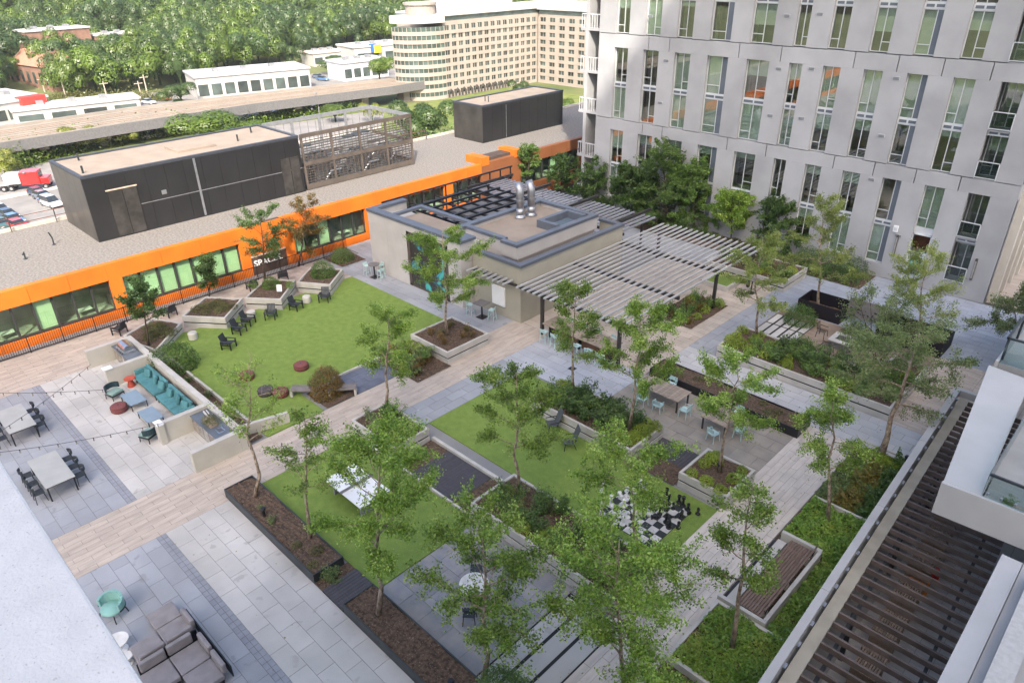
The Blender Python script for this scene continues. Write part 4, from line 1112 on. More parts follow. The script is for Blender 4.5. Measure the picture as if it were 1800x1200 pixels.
ptree('tree, warm light painted in its leaves, in the black trough beside the entrance door', 1612, 588, .2, 430, 140, 1640, .2, .4, L_WARM_LIT, 32)
ptree('many-stemmed sage-coloured tree over the fire pit court', 1545, 655, .7, 505, 140, 1555, .12, .4, L_SAGE, 33, M_BARKD, 'multi_stem_tree', .085, multi=4, nbr=28, rise=1.1)
ptree('pale leafy tree at the far end of the upper boardwalk', 1795, 625, 0, 505, 130, 1785, .25, .6, L_SAGE, 34)
D_KW = dict(bark=M_BARKD, leaf=.15)
ptree('tall cone-shaped evergreen before the apartment windows', 1172, 400, 0, 235, 150, 1170, .08, 2.2, L_MID, 41, name='conical_tree', nbr=46, conic=1., rise=.5, **D_KW)
ptree('dense broad tree between the conical evergreen and the flue ducts', 1112, 388, 0, 292, 90, 1110, .2, 2.6, L_DARK, 42, name='broad_tree', nbr=24, **D_KW)
ptree('dense broad tree on the pergola side of the conical evergreen', 1222, 405, 0, 285, 105, 1218, .2, 2.6, L_MID, 43, name='broad_tree', nbr=24, **D_KW)
ptree('bright round-headed tree before the apartment wall behind the slat pergola', 1284, 425, 0, 335, 80, 1290, .32, 2.0, L_BIRCH, 44, name='broad_tree', nbr=22, **D_KW)
ptree('dark bushy tree before the apartment wall between the bright tree and hedge', 1372, 440, 0, 352, 95, 1370, .12, 2.0, L_DARK, 45, name='broad_tree', nbr=22, **D_KW)
ptree('orange-tinged young tree before the orange wall painted in shade', 928, 335, 0, 248, 52, 930, .3, 1.5, L_MID, 46, name='young_tree', nbr=16, **D_KW)
ptree('dark tree behind the grey slat pergola near the orange wall painted in shade', 985, 345, 0, 272, 66, 990, .12, 1.8, L_DARK, 47, name='broad_tree', nbr=18, **D_KW)
ptree('dark tree at the balcony corner of the apartment building', 1042, 362, 0, 285, 66, 1042, .12, 1.5, L_DARK, 48, name='broad_tree', nbr=18, **D_KW)

# ------------------------------------------------------------------ shrubs
def shrub_mesh(seed, r, h, leaves, leaf, shape='round', stems=6):
    rng = np.random.default_rng(seed)
    n = leaves
    d = rng.normal(size=(n, 3)); d /= np.linalg.norm(d, axis=1)[:, None]
    d[:, 2] = np.abs(d[:, 2]) * (1 if shape != 'round' else 1)
    k = 7
    lob = rng.normal(size=(k, 3)); lob /= np.linalg.norm(lob, axis=1)[:, None]; lob[:, 2] = np.abs(lob[:, 2])
    bump = 1 + .22 * np.max(np.clip(d @ lob.T, 0, 1) ** 6, axis=1) + rng.normal(size=n) * .06
    rad = rng.uniform(.55, 1.0, n) ** .5 * bump
    P = d * rad[:, None] * np.array([r, r, h * .95])
    if shape == 'upright':
        s = rng.integers(0, stems, n); sx = rng.normal(size=(stems, 2)) * r * .5; st = rng.uniform(.6, 1.05, stems) * h
        t = rng.random(n) ** .8
        P = np.stack([sx[s, 0] * (.3 + t) + rng.normal(size=n) * r * .24, sx[s, 1] * (.3 + t) + rng.normal(size=n) * r * .24, t * st[s]], 1)
    V, Q = leaf_quads(P, leaf, rng, .6, .55, d * .7)
    return np_mesh('foliage', V, Q)
SHR = {}
def shrub_proto(key, seed, r, h, leaves, leaf, shape, lm):
    me = shrub_mesh(seed, r, h, leaves, leaf, shape); me.materials.append(lm); SHR[key] = me
    st = MB()
    rd = random.Random(seed)
    for k in range(5):
        a = rd.random() * 6.28; st.tube([(0, 0, -.06), (math.cos(a) * r * .3, math.sin(a) * r * .3, h * .5), (math.cos(a) * r * .5, math.sin(a) * r * .5, h * .8)], [.012, .009, .004], 4, False)
    sm = st.mesh('stems'); sm.materials.append(M_BARKD); SHR[key + '_st'] = sm
for i in range(3):
    shrub_proto('dark%d' % i, 100 + i, .36, .78, 700, .085, 'upright', L_DARK)
    shrub_proto('mid%d' % i, 110 + i, .36, .62, 600, .085, 'upright', L_MID)
    shrub_proto('lime%d' % i, 120 + i, .28, .36, 520, .07, 'round', L_LIME)
    shrub_proto('sage%d' % i, 130 + i, .34, .55, 520, .07, 'upright', L_SAGE)
    shrub_proto('olive%d' % i, 140 + i, .34, .26, 420, .06, 'round', L_OLIVE)
    shrub_proto('rust%d' % i, 150 + i, .3, .5, 420, .07, 'upright', L_RED)
shrub_proto('box0', 160, .85, 1.25, 4200, .075, 'round', L_MID)
shrub_proto('lush0', 161, 1.0, 1.3, 4200, .085, 'round', leafmat('lush_leaves', [(.03, .07, .01), (.06, .13, .016), (.11, .20, .03), (.17, .27, .04)]))
shrub_proto('rusty0', 162, 1.0, 1.7, 6500, .09, 'round', L_RED)
shrub_proto('hedge0', 163, .75, 1.35, 2600, .08, 'round', L_DARK)
srd = random.Random(77)
def shrub(key, label, x, y, z=.03, s=1.0, sz=None, group=None, name='shrub'):
    t = thing(name, label, 'shrub', (x, y, z), srd.random() * 6.28, group)
    t.scale = (s, s, (sz or s))
    link('foliage', SHR[key], None, t); link('stems', SHR[key + '_st'], None, t)
    return t
def fill(keys, label, group, x0, x1, y0, y1, z, n, smin=.8, smax=1.2, name='shrub', seed=0, avoid=()):
    rd = random.Random(seed); pts = []
    tries = 0
    while len(pts) < n and tries < 4000:
        tries += 1
        p = (rd.uniform(x0, x1), rd.uniform(y0, y1))
        if all((p[0] - q[0]) ** 2 + (p[1] - q[1]) ** 2 > .36 * (x1 - x0) * (y1 - y0) / n for q in pts): pts.append(p)
    for i, p in enumerate(pts):
        k = rd.choice(keys); s_ = rd.uniform(smin, smax)
        lb = label.replace('@', ('larger ' if s_ > (smin + smax) / 2 else 'smaller ') + {'dark': 'dark green', 'mid': 'mid green', 'lime': 'lime green', 'sage': 'sage green', 'olive': 'olive', 'rust': 'rust-tinged'}[k])
        shrub('%s%d' % (k, rd.randrange(3)), lb, p[0], p[1], z, s_, None, group, name)
shrub('lush0', 'big bright round shrub behind the long wall of the grill lounge', -39.2, 11.85, .0, 1.25, 1.2)
shrub('rusty0', 'rust-tinged round shrub between the two halves of the lawn bench', -30.45, 16.5, 0, .92, .92)
shrub('lush0', 'round bright green shrub beside the deep black trough', -15.6, 42.0, 0, .95, .85)
shrub('box0', 'dark round shrub at the fence beside the pavilion corner', -46.2, 28.1, 0, .95, .9)
shrub('box0', 'round leafy shrub beside the step slabs and round table slabs', -10.4, 9.9, .4, 1.05, 1.0)
shrub('lush0', 'feathery green shrub in the planter nearest the pavilion walk', -43.3, 24.5, .7, .85, .8)
shrub('lush0', 'low feathery shrub beside the white sign board', -44.2, 20.9, .7, .62, .55)
for i, (x_, y_) in enumerate(((-43.0, 21.6), (-44.7, 20.0))):
    shrub('mid%d' % i, 'small leafy shrub in the planter with the white sign board', x_, y_, .7, .9, .8, 'small shrubs by the sign board')
for i in range(8):
    shrub('hedge0', 'dark clipped hedge plant beside the north court and apartment wall', -19.5 + (i % 4) * 1.25 + srd.uniform(-.1, .1), 50.35 + (i // 4) * 1.25, 0, srd.uniform(.95, 1.1), None, 'hedge before the apartment wall', 'hedge_plant')
fill(['dark', 'dark', 'mid'], '@ upright shrub in the long planter beside the slab court', 'dark planter shrubs', -20.2, -15.9, 23.3, 25.1, .68, 30, 1.0, 1.4, seed=1)
fill(['lime'], '@ mound at an end of the dark shrub planter', 'lime mounds in the dark shrub planter', -15.9, -15.05, 23.0, 25.2, .68, 8, .9, 1.25, seed=2)
fill(['lime', 'lime', 'mid'], '@ mound at the pergola end of the dark shrub planter', 'lime mounds near the pergola', -21.0, -20.3, 23.2, 25.3, .68, 7, .9, 1.2, seed=3)
for i, (px, py) in enumerate(((1250, 800), (1240, 810), (1260, 805), (1305, 823), (1290, 836), (1267, 856), (1243, 842), (1218, 828), (1258, 795))):
    q = at(px, py, .9); shrub('lime%d' % (i % 3), 'round lime mound in the small square planter by the chess lawn', q[0], q[1], .68, srd.uniform(.85, 1.15), .9, 'lime mounds in the square planter')
fill(['mid', 'dark', 'rust', 'lime', 'mid'], '@ leafy shrub in the planter between chess lawn and round table', 'mixed planter shrubs', -17.3, -10.3, 15.6, 17.6, .68, 34, .8, 1.3, seed=4)
fill(['lime', 'lime', 'mid'], '@ shrub in the long planter at the garden walk', 'lime planter shrubs', -17.0, -13.0, 34.9, 37.4, .68, 18, 1.0, 1.4, seed=5)
fill(['mid', 'dark', 'lime', 'mid'], '@ shrub in the long planter at the fire pit court', 'green planter shrubs', -14.2, -7.8, 34.9, 37.4, .68, 34, 1.0, 1.45, seed=6)
fill(['sage', 'lime', 'mid'], '@ shrub at the boardwalk end of the lime planter', 'sage planter shrubs', -9.1, -7.7, 37.6, 40.0, .68, 9, 1.0, 1.3, seed=7)
fill(['sage', 'mid', 'sage'], '@ loose shrub in the planter between path and lawn deck', 'sage shrubs by the lawn deck', -26.1, -23.3, 15.6, 17.3, .68, 10, .8, 1.2, seed=8)
fill(['mid', 'sage', 'rust', 'lime'], '@ shrub in the open bed beside the mural planter', 'shrubs in the open bed', -31.2, -28.0, 20.8, 22.9, .03, 16, 1.1, 1.7, seed=9)
fill(['mid', 'lime', 'mid', 'rust'], '@ shrub in the bed under the pergola edge', 'shrubs at the pergola edge', -22.6, -20.5, 36.8, 40.8, .03, 18, 1.0, 1.5, seed=10)
fill(['olive'], '@ ground plant in the planter beside the drum stool', 'olive ground plants by the drum stool', -44.6, -42.9, 15.7, 17.4, .72, 13, .9, 1.3, seed=11)
fill(['olive'], '@ ground plant in the wedge planter behind the grill', 'olive ground plants behind the grill', -44.4, -42.5, 12.0, 13.3, .55, 12, .9, 1.3, seed=12)
fill(['olive', 'rust'], '@ low plant in the planter before the white panel', 'brown-green plants before the pavilion', -31.0, -28.4, 23.4, 26.0, .68, 9, .7, 1.1, seed=13)
fill(['sage', 'mid'], '@ plant in the mulch strip behind the lounge wall', 'small plants behind the lounge wall', -38.0, -29.8, 11.2, 11.9, .03, 7, .6, 1.0, seed=14)
fill(['sage', 'olive'], '@ plant in the bark of the steel planter by the boardwalk', 'small plants in the first steel planter', -25.5, -19.5, 8.9, 9.7, .4, 5, .5, .8, seed=15)
fill(['sage'], '@ plant in the bark between steel planter and timber deck', 'small plants by the planter deck', -19.1, -18.7, 8.7, 10.0, .03, 3, .6, .9, seed=16)
fill(['mid', 'lime', 'olive'], '@ plant in the raised planter before the apartment windows', 'plants in the raised window planter', -24.2, -18.7, 45.9, 48.9, .68, 20, .9, 1.4, seed=17)
fill(['mid', 'dark', 'olive'], '@ shrub in the bed at the foot of the apartment wall', 'shrubs at the apartment wall', -41.5, -21, 50.2, 52.3, .03, 30, 1.2, 1.8, seed=18)
fill(['rust', 'mid', 'sage'], '@ loose plant beside the fire pit court', 'loose plants at the fire pit court', -13.0, -9.6, 41.6, 43.0, .0, 9, 1.0, 1.5, seed=19)
fill(['olive'], '@ plant in the bark of the black steel planter', 'small plants in the black planter', -18.0, -10.8, 30.2, 31.1, .44, 9, .6, 1.0, seed=20)
# creeping ground cover, nobody could count it
def cover(name, label, x0, x1, y0, y1, z, n, leaf, lm, seed, hgt=.22, holes=()):
    rng = np.random.default_rng(seed)
    P = np.stack([rng.uniform(x0, x1, n), rng.uniform(y0, y1, n), np.zeros(n)], 1)
    top = hgt * (.55 + .45 * np.sin(P[:, 0] * 4.1 + seed) * np.cos(P[:, 1] * 3.3) + .25 * np.sin(P[:, 0] * 9 + P[:, 1] * 7))
    P[:, 2] = z + np.clip(top, .04, 1) * rng.uniform(.2, 1.1, n)
    keep = np.ones(n, bool)
    for (a, b, c, d) in holes: keep &= ~((P[:, 0] > a) & (P[:, 0] < b) & (P[:, 1] > c) & (P[:, 1] < d))
    P = P[keep]
    V, Q = leaf_quads(P, leaf, rng, 1.0, .5)
    return tag(link(name, np_mesh(name, V, Q), lm), label, 'ground cover', kind='stuff')
L_GC = leafmat('mixed_ground_cover', [(.07, .15, .02), (.15, .28, .04), (.25, .38, .055), (.40, .42, .09)])
cover('ground_cover', 'dense green ground cover in the bed beside the slatted bench', -7.5, -4.75, 15.0, 18.1, .28, 9000, .12, L_GC, 1, .3)
cover('ground_cover', 'dense green ground cover between the slatted bench and patio pergola', -5.8, -4.6, 18.2, 24.0, .05, 7000, .12, L_GC, 2, .4)
cover('ground_cover', 'dense green ground cover around the birch beside the east boardwalk', -7.6, -4.8, 23.1, 26.05, .05, 9000, .12, L_GC, 3, .35)
cover('ground_cover', 'blue-green ferny ground cover along the patio pergola', -6.0, -4.9, 26.3, 31.4, .05, 7500, .12, L_MID, 4, .65)
cover('ground_cover', 'rust-flecked ground cover in the middle of the fern bed', -6.9, -5.9, 26.3, 30.5, .05, 5500, .12, leafmat('rust_flecked_cover', [(.10, .14, .025), (.17, .20, .03), (.30, .20, .05), (.24, .28, .06)]), 5, .5)
cover('ground_cover', 'sage ground cover along the east boardwalk', -7.65, -6.8, 26.3, 30.0, .05, 4500, .11, L_SAGE, 6, .45)
cover('ground_cover', 'bright lime ground cover at the foot of the leaning birch', -7.4, -5.2, 30.3, 31.4, .05, 4000, .1, L_LIME, 7, .3)
cover('ground_cover', 'green ground cover in the bed below the bench wall', -7.6, -4.4, 8.2, 14.8, .03, 9000, .12, L_GC, 8, .3)
# ------------------------------------------------------------------ furniture
M_TEAL = mat('teal_cushion', (.07, .20, .215), .9, .12, 3, .3, 60, rnd=.10)
M_MINT = mat('mint_paint', (.40, .55, .54), .5, .05, 2)
M_CHAR = mat('charcoal_weave', (.035, .042, .048), .7, .2, 12, .3, 60)
M_GREYT = mat('grey_table_top', (.36, .36, .34), .55, .06, 1.5)
M_BLUET = mat('blue_grey_table_top', (.20, .265, .32), .45, .05, 2)
M_MAROON = mat('maroon_weave', (.17, .055, .052), .8, .2, 14, .5, 50)
M_TAUPE = mat('taupe_cushion', (.23, .21, .21), .9, .1, 3, .3, 60)
M_WOODT = mat('greyed_timber_plank', (.30, .24, .185), .7, .2, 3, rnd=.15, stretch=(1, 7, 1))
M_WOODX = mat('brown_timber_slat', (.155, .105, .08), .7, .2, 3, rnd=.15, stretch=(7, 1, 1))
def cushion(w, d, h, c=(0, 0, 0), rx=0., rz=0.):
    b = MB().ob(c, (w, d, h), rz, rx); return b
def legs4(t, w, d, h, r, m, name='leg', splay=.0, z0=0):
    for sx in (-1, 1):
        for sy in (-1, 1):
            MB().bar((sx * (w + splay), sy * (d + splay), z0), (sx * w, sy * d, h), r).build(name, m, t)
PROTO = {}
M_SLATEB = mat('slate_black_slat', (.038, .044, .052), .5, .1, 3)
def chair(kind, label, loc, rz, group):
    """all chairs face their local +y"""
    if kind in PROTO:
        return dup(PROTO[kind], loc, rz, label, group)
    nm, cat = {'dining': ('dining_chair', 'chair'), 'lounge': ('slatted_lounge_chair', 'lounge chair'), 'mint': ('mint_chair', 'chair'), 'stool': ('bar_stool', 'bar stool'), 'arm': ('upholstered_armchair', 'armchair'),
               'sling': ('high_back_chair', 'chair'), 'wire': ('wire_chair', 'chair')}[kind]
    t = thing(nm, label, cat, loc, rz, group)
    PROTO[kind] = t
    if kind == 'dining':
        MB().box(-.22, .22, -.21, .22, .43, .46).build('seat', M_CHAR, t, bev=.01)
        legs4(t, .19, .18, .43, .028, M_BLACK, splay=.04)
        b = MB(); n = 10
        for i in range(n):
            a0, a1 = math.pi * (1.15 + .7 * i / n), math.pi * (1.15 + .7 * (i + 1) / n)
            p, q = (math.cos(a0) * .24, -.02 + math.sin(a0) * .24, .76), (math.cos(a1) * .24, -.02 + math.sin(a1) * .24, .76)
            b.bar(p, q, .028, .17)
        b.build('backrest', M_CHAR, t)
        for s in (-1, 1): MB().bar((s * .19, -.17, .43), (s * .2, -.17, .70), .026).build('back_post', M_BLACK, t)
    elif kind == 'lounge':
        for k in range(5): MB().ob((0, -.2 + k * .11, .36 + k * .014), (.54, .09, .025), 0, .08).build('seat_slat', M_SLATEB, t)
        for k in range(6): MB().ob((-.225 + k * .09, -.36, .60), (.075, .025, .62), 0, .32).build('back_slat', M_SLATEB, t)
        for s in (-1, 1):
            MB().box(s * .31 - .055, s * .31 + .055, -.34, .32, .53, .56).build('armrest', M_SLATEB, t)
            MB().box(s * .31 - .03, s * .31 + .03, .25, .31, 0, .53).build('leg', M_BLACK, t)
            MB().box(s * .31 - .03, s * .31 + .03, -.36, -.30, 0, .53).build('leg', M_BLACK, t)
            MB().box(s * .31 - .02, s * .31 + .02, -.30, .25, .29, .35).build('side_rail', M_BLACK, t)
    elif kind == 'mint':
        MB().box(-.23, .23, -.22, .23, .43, .465).build('seat', M_MINT, t, bev=.012)
        legs4(t, .20, .19, .43, .034, M_MINT, splay=.035)
        MB().ob((0, -.25, .68), (.44, .025, .24), 0, .14).build('backrest', M_MINT, t, bev=.01)
        for s in (-1, 1):
            MB().bar((s * .21, -.22, .44), (s * .215, -.25, .60), .03).build('back_post', M_MINT, t)
            MB().bar((s * .24, -.25, .66), (s * .24, .14, .63), .032, .022).build('armrest', M_MINT, t)
            MB().bar((s * .24, .13, .63), (s * .22, .18, .44), .026).build('arm_post', M_MINT, t)
    elif kind == 'stool':
        MB().box(-.2, .2, -.19, .2, .72, .755).build('seat', M_MINT, t, bev=.012)
        legs4(t, .16, .15, .72, .032, M_MINT, splay=.06)
        for (a, b, c, d) in ((-.19, .19, .18, .2), (-.19, .19, -.2, -.18)): MB().box(a, b, c, d, .25, .275).build('footrest', M_MINT, t)
        MB().ob((0, -.2, .88), (.38, .025, .16), 0, .1).build('backrest', M_MINT, t, bev=.01)
        for s in (-1, 1): MB().bar((s * .16, -.18, .74), (s * .165, -.2, .84), .028).build('back_post', M_MINT, t)
    elif kind == 'arm':
        MB().box(-.33, .33, -.28, .33, .30, .44).build('seat_cushion', mat('sea_green_cushion', (.20, .29, .26), .9), t, bev=.035)
        b = MB(); n = 12
        for i in range(n):
            a0, a1 = math.pi * (1.0 + i / n), math.pi * (1.0 + (i + 1) / n)
            b.bar((math.cos(a0) * .39, -.05 + math.sin(a0) * .33, .60), (math.cos(a1) * .39, -.05 + math.sin(a1) * .33, .60), .06, .30)
        b.build('curved_back', mat('dark_teal_shell', (.022, .045, .055), .7), t)
        MB().box(-.36, .36, -.32, .34, .25, .30).build('seat_frame', M_BLACK, t)
        legs4(t, .33, .28, .26, .035, M_BLACK, splay=.02)
    elif kind == 'sling':
        MB().ob((0, .02, .36), (.52, .5, .03), 0, .06).build('seat', mat('grey_sling', (.075, .08, .085), .7), t, bev=.01)
        MB().ob((0, -.38, .74), (.52, .03, .84), 0, .34).build('backrest', mat('grey_sling', (.075, .08, .085), .7), t, bev=.01)
        for s in (-1, 1):
            MB().bar((s * .29, .26, 0), (s * .27, .2, .38), .03).build('leg', M_BLACK, t); MB().bar((s * .29, -.34, 0), (s * .27, -.2, .38), .03).build('leg', M_BLACK, t)
            MB().bar((s * .3, -.36, .56), (s * .3, .22, .54), .04, .025).build('armrest', M_BLACK, t)
    elif kind == 'wire':
        f = MB()
        for k in range(7): f.bar((-.24 + k * .08, -.22, .42), (-.24 + k * .08, .24, .44), .014)
        f.build('wire_seat', M_BLACK, t)
        f = MB()
        for k in range(7): f.bar((-.24 + k * .08, -.23, .44), (-.24 + k * .08, -.34, .90), .014)
        f.bar((-.26, -.34, .9), (.26, -.34, .9), .025); f.build('wire_back', M_BLACK, t)
        legs4(t, .25, .22, .43, .026, M_BLACK, splay=.04)
        for s in (-1, 1): MB().bar((s * .28, -.28, .64), (s * .28, .22, .62), .03).build('armrest', M_BLACK, t)
    return t
PI = math.pi
# two dining tables with six chairs each
def dining_table(label, x0, x1, y0, y1):
    t = thing('dining_table', label, 'dining table', ((x0 + x1) / 2, (y0 + y1) / 2, 0))
    w, d = (x1 - x0) / 2, (y1 - y0) / 2
    MB().box(-w, w, -d, d, .745, .79).build('table_top', M_GREYT, t, bev=.01)
    MB().box(-w + .05, w - .05, -d + .05, d - .05, .69, .744).build('apron', M_BLACK, t)
    legs4(t, w - .07, d - .07, .69, .06, M_BLACK)
dining_table('long grey dining table beside the slot drain and boardwalk path', -34.4, -31.65, 3.1, 4.3)
dining_table('long grey dining table at the west end of the blue patio', -40.1, -37.45, 3.15, 4.35)
for (cx, lb) in ((-33.0, 'charcoal dining chair at the table near the boardwalk path'), (-38.8, 'charcoal dining chair at the table near the west walk')):
    for k in (-.85, 0, .85):
        chair('dining', lb, (cx + k, 4.55, 0), PI, lb.replace('charcoal dining chair', 'chairs')); chair('dining', lb, (cx + k, 2.85, 0), 0, lb.replace('charcoal dining chair', 'chairs'))
# teal sofa: two runs along the wall
so = thing('sectional_sofa', 'long teal sectional sofa along the low concrete wall', 'sofa', (0, 0, 0))
for i, (x0, n) in enumerate(((-39.3, 3), (-36.3, 3))):
    L_ = n * .92
    MB().box(x0, x0 + L_, 9.65, 10.6, .22, .28).build('sofa_frame', M_BLACK, so)
    for sx in (.06, L_ - .06):
        for y_ in (9.7, 10.52): MB().box(x0 + sx - .025, x0 + sx + .025, y_ - .025, y_ + .025, 0, .22).build('leg', M_BLACK, so)
    MB().box(x0, x0 + L_, 10.55, 10.63, .28, .72).build('back_frame', M_BLACK, so)
    for k in range(n):
        MB().box(x0 + k * .92 + .01, x0 + (k + 1) * .92 - .01, 9.62, 10.4, .29, .46).build('seat_cushion', M_TEAL, so, bev=.04)
        MB().ob((x0 + (k + .5) * .92, 10.42, .66), (.86, .17, .44), 0, -.2).build('back_cushion', M_TEAL, so, bev=.05)
MB().ob((-39.36, 10.15, .52), (.12, .8, .4)).build('arm_cushion', M_TEAL, so, bev=.04); MB().ob((-33.45, 10.15, .52), (.12, .8, .4)).build('arm_cushion', M_TEAL, so, bev=.04)
for i, (x_, a_) in enumerate(((-38.6, .3), (-37.6, -.2), (-36.75, .25), (-35.7, .1), (-34.7, -.3), (-33.85, .4))):
    tag(MB().ob((0, 0, .24), (.46, .15, .44), a_, -.35).build('throw_pillow', M_TEAL, None, bev=.05, loc=(x_, 10.2, .44)), 'square teal throw pillow resting on the sectional sofa', 'pillow', 'throw pillows on the teal sofa')
def low_table(label, x0, x1, y0, y1, h=.40):
    t = thing('low_table', label, 'coffee table', ((x0 + x1) / 2, (y0 + y1) / 2, 0))
    w, d = (x1 - x0) / 2, (y1 - y0) / 2
    MB().box(-w, w, -d, d, h - .035, h).build('table_top', M_BLUET, t, bev=.008)
    legs4(t, w - .04, d - .04, h - .035, .04, M_BLACK)
low_table('blue-grey low table next to the maroon pouf and red side table', -37.85, -36.35, 8.35, 9.2)
low_table('blue-grey low table nearer the planted counter', -35.55, -34.1, 8.35, 9.15)
t = thing('side_table', 'red hourglass side table beside the sofa and grill wall', 'side table', (-39.1, 9.35, 0))
MB().lathe([(.22, 0), (.22, .03), (.14, .28), (.17, .48)], n=16).build('base', mat('red_metal', (.42, .075, .045), .5), t, smooth=True); MB().lathe([(.30, .48), (.30, .52)], n=18).build('table_top', mat('red_metal', (.42, .075, .045), .5), t)
def pouf(label, x, y, m, r=.43, h=.38, group=None):
    t = thing('pouf', label, 'pouf', (x, y, 0), group=group)
    MB().lathe([(r * .86, 0), (r * .98, .06), (r, h * .5), (r * .97, h - .07), (r * .82, h - .01), (r * .55, h)], n=22).build('pouf_body', m, t, smooth=True)
    MB().lathe([(r * 1.005, h - .10), (r * 1.005, h - .075)], n=22).build('piping', M_BLACK, t); MB().lathe([(.05, h - .005), (.05, h + .012)], n=10).build('button', M_BLACK, t)
pouf('maroon woven pouf beside the low table of the lounge', -37.0, 7.95, M_MAROON, .42)
pouf('maroon woven pouf alone in the middle of the games lawn', -33.8, 16.9, M_MAROON)
pouf('maroon woven pouf touching the dark pouf on the games lawn', -32.1, 14.6, M_MAROON)
pouf('dark grey woven pouf on the games lawn', -32.85, 14.1, mat('dark_weave', (.07, .06, .06), .8, .2, 14, .5, 50))
pouf('maroon woven pouf behind the bare birch on the games lawn', -35.1, 14.2, M_MAROON)
chair('arm', 'dark-backed armchair between the red side table and low table', (-38.55, 8.3, 0), -PI / 2 + .3, 'lounge armchairs')
chair('arm', 'dark-backed armchair beside the short wall of the planted counter', (-33.25, 8.05, 0), 2.0, 'lounge armchairs')
# pedestal post by the armchair, grill counter, planted counter
t = thing('wall_post', 'square pale concrete post with a flat cap beside the armchair', 'post', (-32.5, 8.4, 0))
MB().box(-.25, .25, -.14, .14, -.03, 1.1).build('shaft', mat('partition_render', (.44, .42, .365)), t); MB().box(-.28, .28, -.17, .17, 1.1, 1.16).build('cap', M_WHITE, t)
t = thing('white_coping_stone', 'white flat cap on the end of the wall beside the grill', 'cap', (-39.9, 8.5, 1.1)); MB().box(-.2, .2, -.12, .35, 0, .07).build('cap_stone', M_WHITE, t); MB().box(-.16, .16, -.09, .31, .07, .075).build('cap_face', M_WHITE, t)
M_CTR = mat('slate_counter_top', (.10, .115, .135), .35, .1, 2, spec=.5)
M_STAIN = mat('stainless_steel', (.62, .62, .61), .25, .08, 3, metal=1.0)
def counter(label, x0, x1):
    t = thing('counter', label, 'counter', (0, 0, 0))
    MB().box(x0, x1, 9.9, 10.74, -.02, .90).build('cabinet', mat('dark_cabinet', (.07, .07, .075), .5), t)
    MB().box(x0 - .0, x1 + .0, 9.82, 10.745, .901, .95).build('counter_top', M_CTR, t)
    n = max(2, round((x1 - x0) / .6))
    for k in range(n):
        a = x0 + (x1 - x0) * k / n
        d = MB().box(a + .02, a + (x1 - x0) / n - .02, 9.875, 9.9, .08, .86).build('cabinet_door', M_STAIN if k in (1, 2) else mat('taupe_cabinet_door', (.25, .22, .19), .6), t)
        MB().box(a + .1, a + (x1 - x0) / n - .1, 9.85, 9.874, .78, .80).build('handle', M_METAL, d)
counter('dark outdoor kitchen counter carrying the steel grill', -42.83, -40.07)
counter('dark counter carrying a planter box and sink', -32.3, -29.27)
t = thing('barbecue_grill', 'stainless steel barbecue grill with a rounded hood set in the counter', 'grill', (-41.6, 10.25, .95))
MB().box(-.55, .55, -.36, .36, 0, .16).build('fire_box', M_STAIN, t)
hd = MB(); n = 10; pr = [(.34 * math.cos(PI * i / n), .34 * math.sin(PI * i / n)) for i in range(n + 1)]
hd.add([(-.53, p[0], .16 + p[1]) for p in pr] + [(.53, p[0], .16 + p[1]) for p in pr], [(i, i + 1, n + 2 + i, n + 1 + i) for i in range(n)] + [tuple(range(n, -1, -1)), tuple(range(n + 1, 2 * n + 2))])
hd.build('hood', M_STAIN, t)
MB().tube([(-.4, -.40, .26), (.4, -.40, .26)], .02, 8).build('handle', M_STAIN, t)
for k in range(4): MB().tube([(-.36 + k * .24, -.36, .08), (-.36 + k * .24, -.40, .08)], .035, 10).build('knob', M_BLACK, t)
t = thing('planter_box', 'small wooden box of straggly plants on the counter', 'planter box', (-30.9, 10.25, .95))
MB().box(-.42, .42, -.2, .2, 0, .16).build('box', M_WOODT, t); link('plants', SHR['olive1'], None, t, (-.18, 0, .12)); link('plants', SHR['olive0'], None, t, (.18, 0, .12))
t = thing('sink', 'small steel sink set into the counter beside the planter box', 'sink', (-30.0, 10.3, .951)); MB().box(-.22, .22, -.18, .18, 0, .012).build('basin_rim', M_STAIN, t); MB().tube([(0, .17, 0), (0, .17, .25), (0, .02, .3), (0, 0, .24)], .015, 8).build('tap', M_STAIN, t); MB().box(-.17, .17, -.13, .13, .012, .016).build('basin', mat('dark_basin', (.08, .08, .09), .3), t)
t = thing('cover_box', 'pale folded cover lying on the counter next to the planter box', 'cover', (-31.6, 10.45, .951)); MB().ob((0, 0, .06), (.9, .2, .12), -.1).build('cover_cloth', M_LIGHT, t, bev=.03); MB().ob((0, 0, .125), (.86, .05, .02), -.1).build('strap', M_BLACK, t)
# string lights
def string_light(label, p, q, n, sag=.5, post=None):
    t = thing('string_light', label, 'string light', (0, 0, 0))
    pts = [Vector(p).lerp(Vector(q), i / 24) - Vector((0, 0, sag * 4 * (i / 24) * (1 - i / 24))) for i in range(25)]
    MB().tube(pts, .012, 4).build('cable', M_BLACK, t)
    bm_ = MB().lathe([(.008, .06), (.022, .04), (.022, 0), (.012, -.02)], n=8).mesh('socket'); bm_.materials.append(M_BLACK)
    bb_ = MB().lathe([(.012, -.02), (.038, -.06), (.03, -.10), (.006, -.115)], n=8).mesh('bulb'); bb_.materials.append(mat('clear_bulb', (.30, .27, .22), .15, spec=.8))
    for k in range(n):
        f = (k + .5) / n * 24; i = int(f); c = pts[i].lerp(pts[i + 1], f - i)
        s_ = link('socket', bm_, None, t, c - Vector((0, 0, .05))); link('bulb', bb_, None, s_, (0, 0, 0))
zc_ = 3.2
def sl(px0, px1, z0, z1): return tuple(at(*px0, z=z0)), tuple(at(*px1, z=z1))
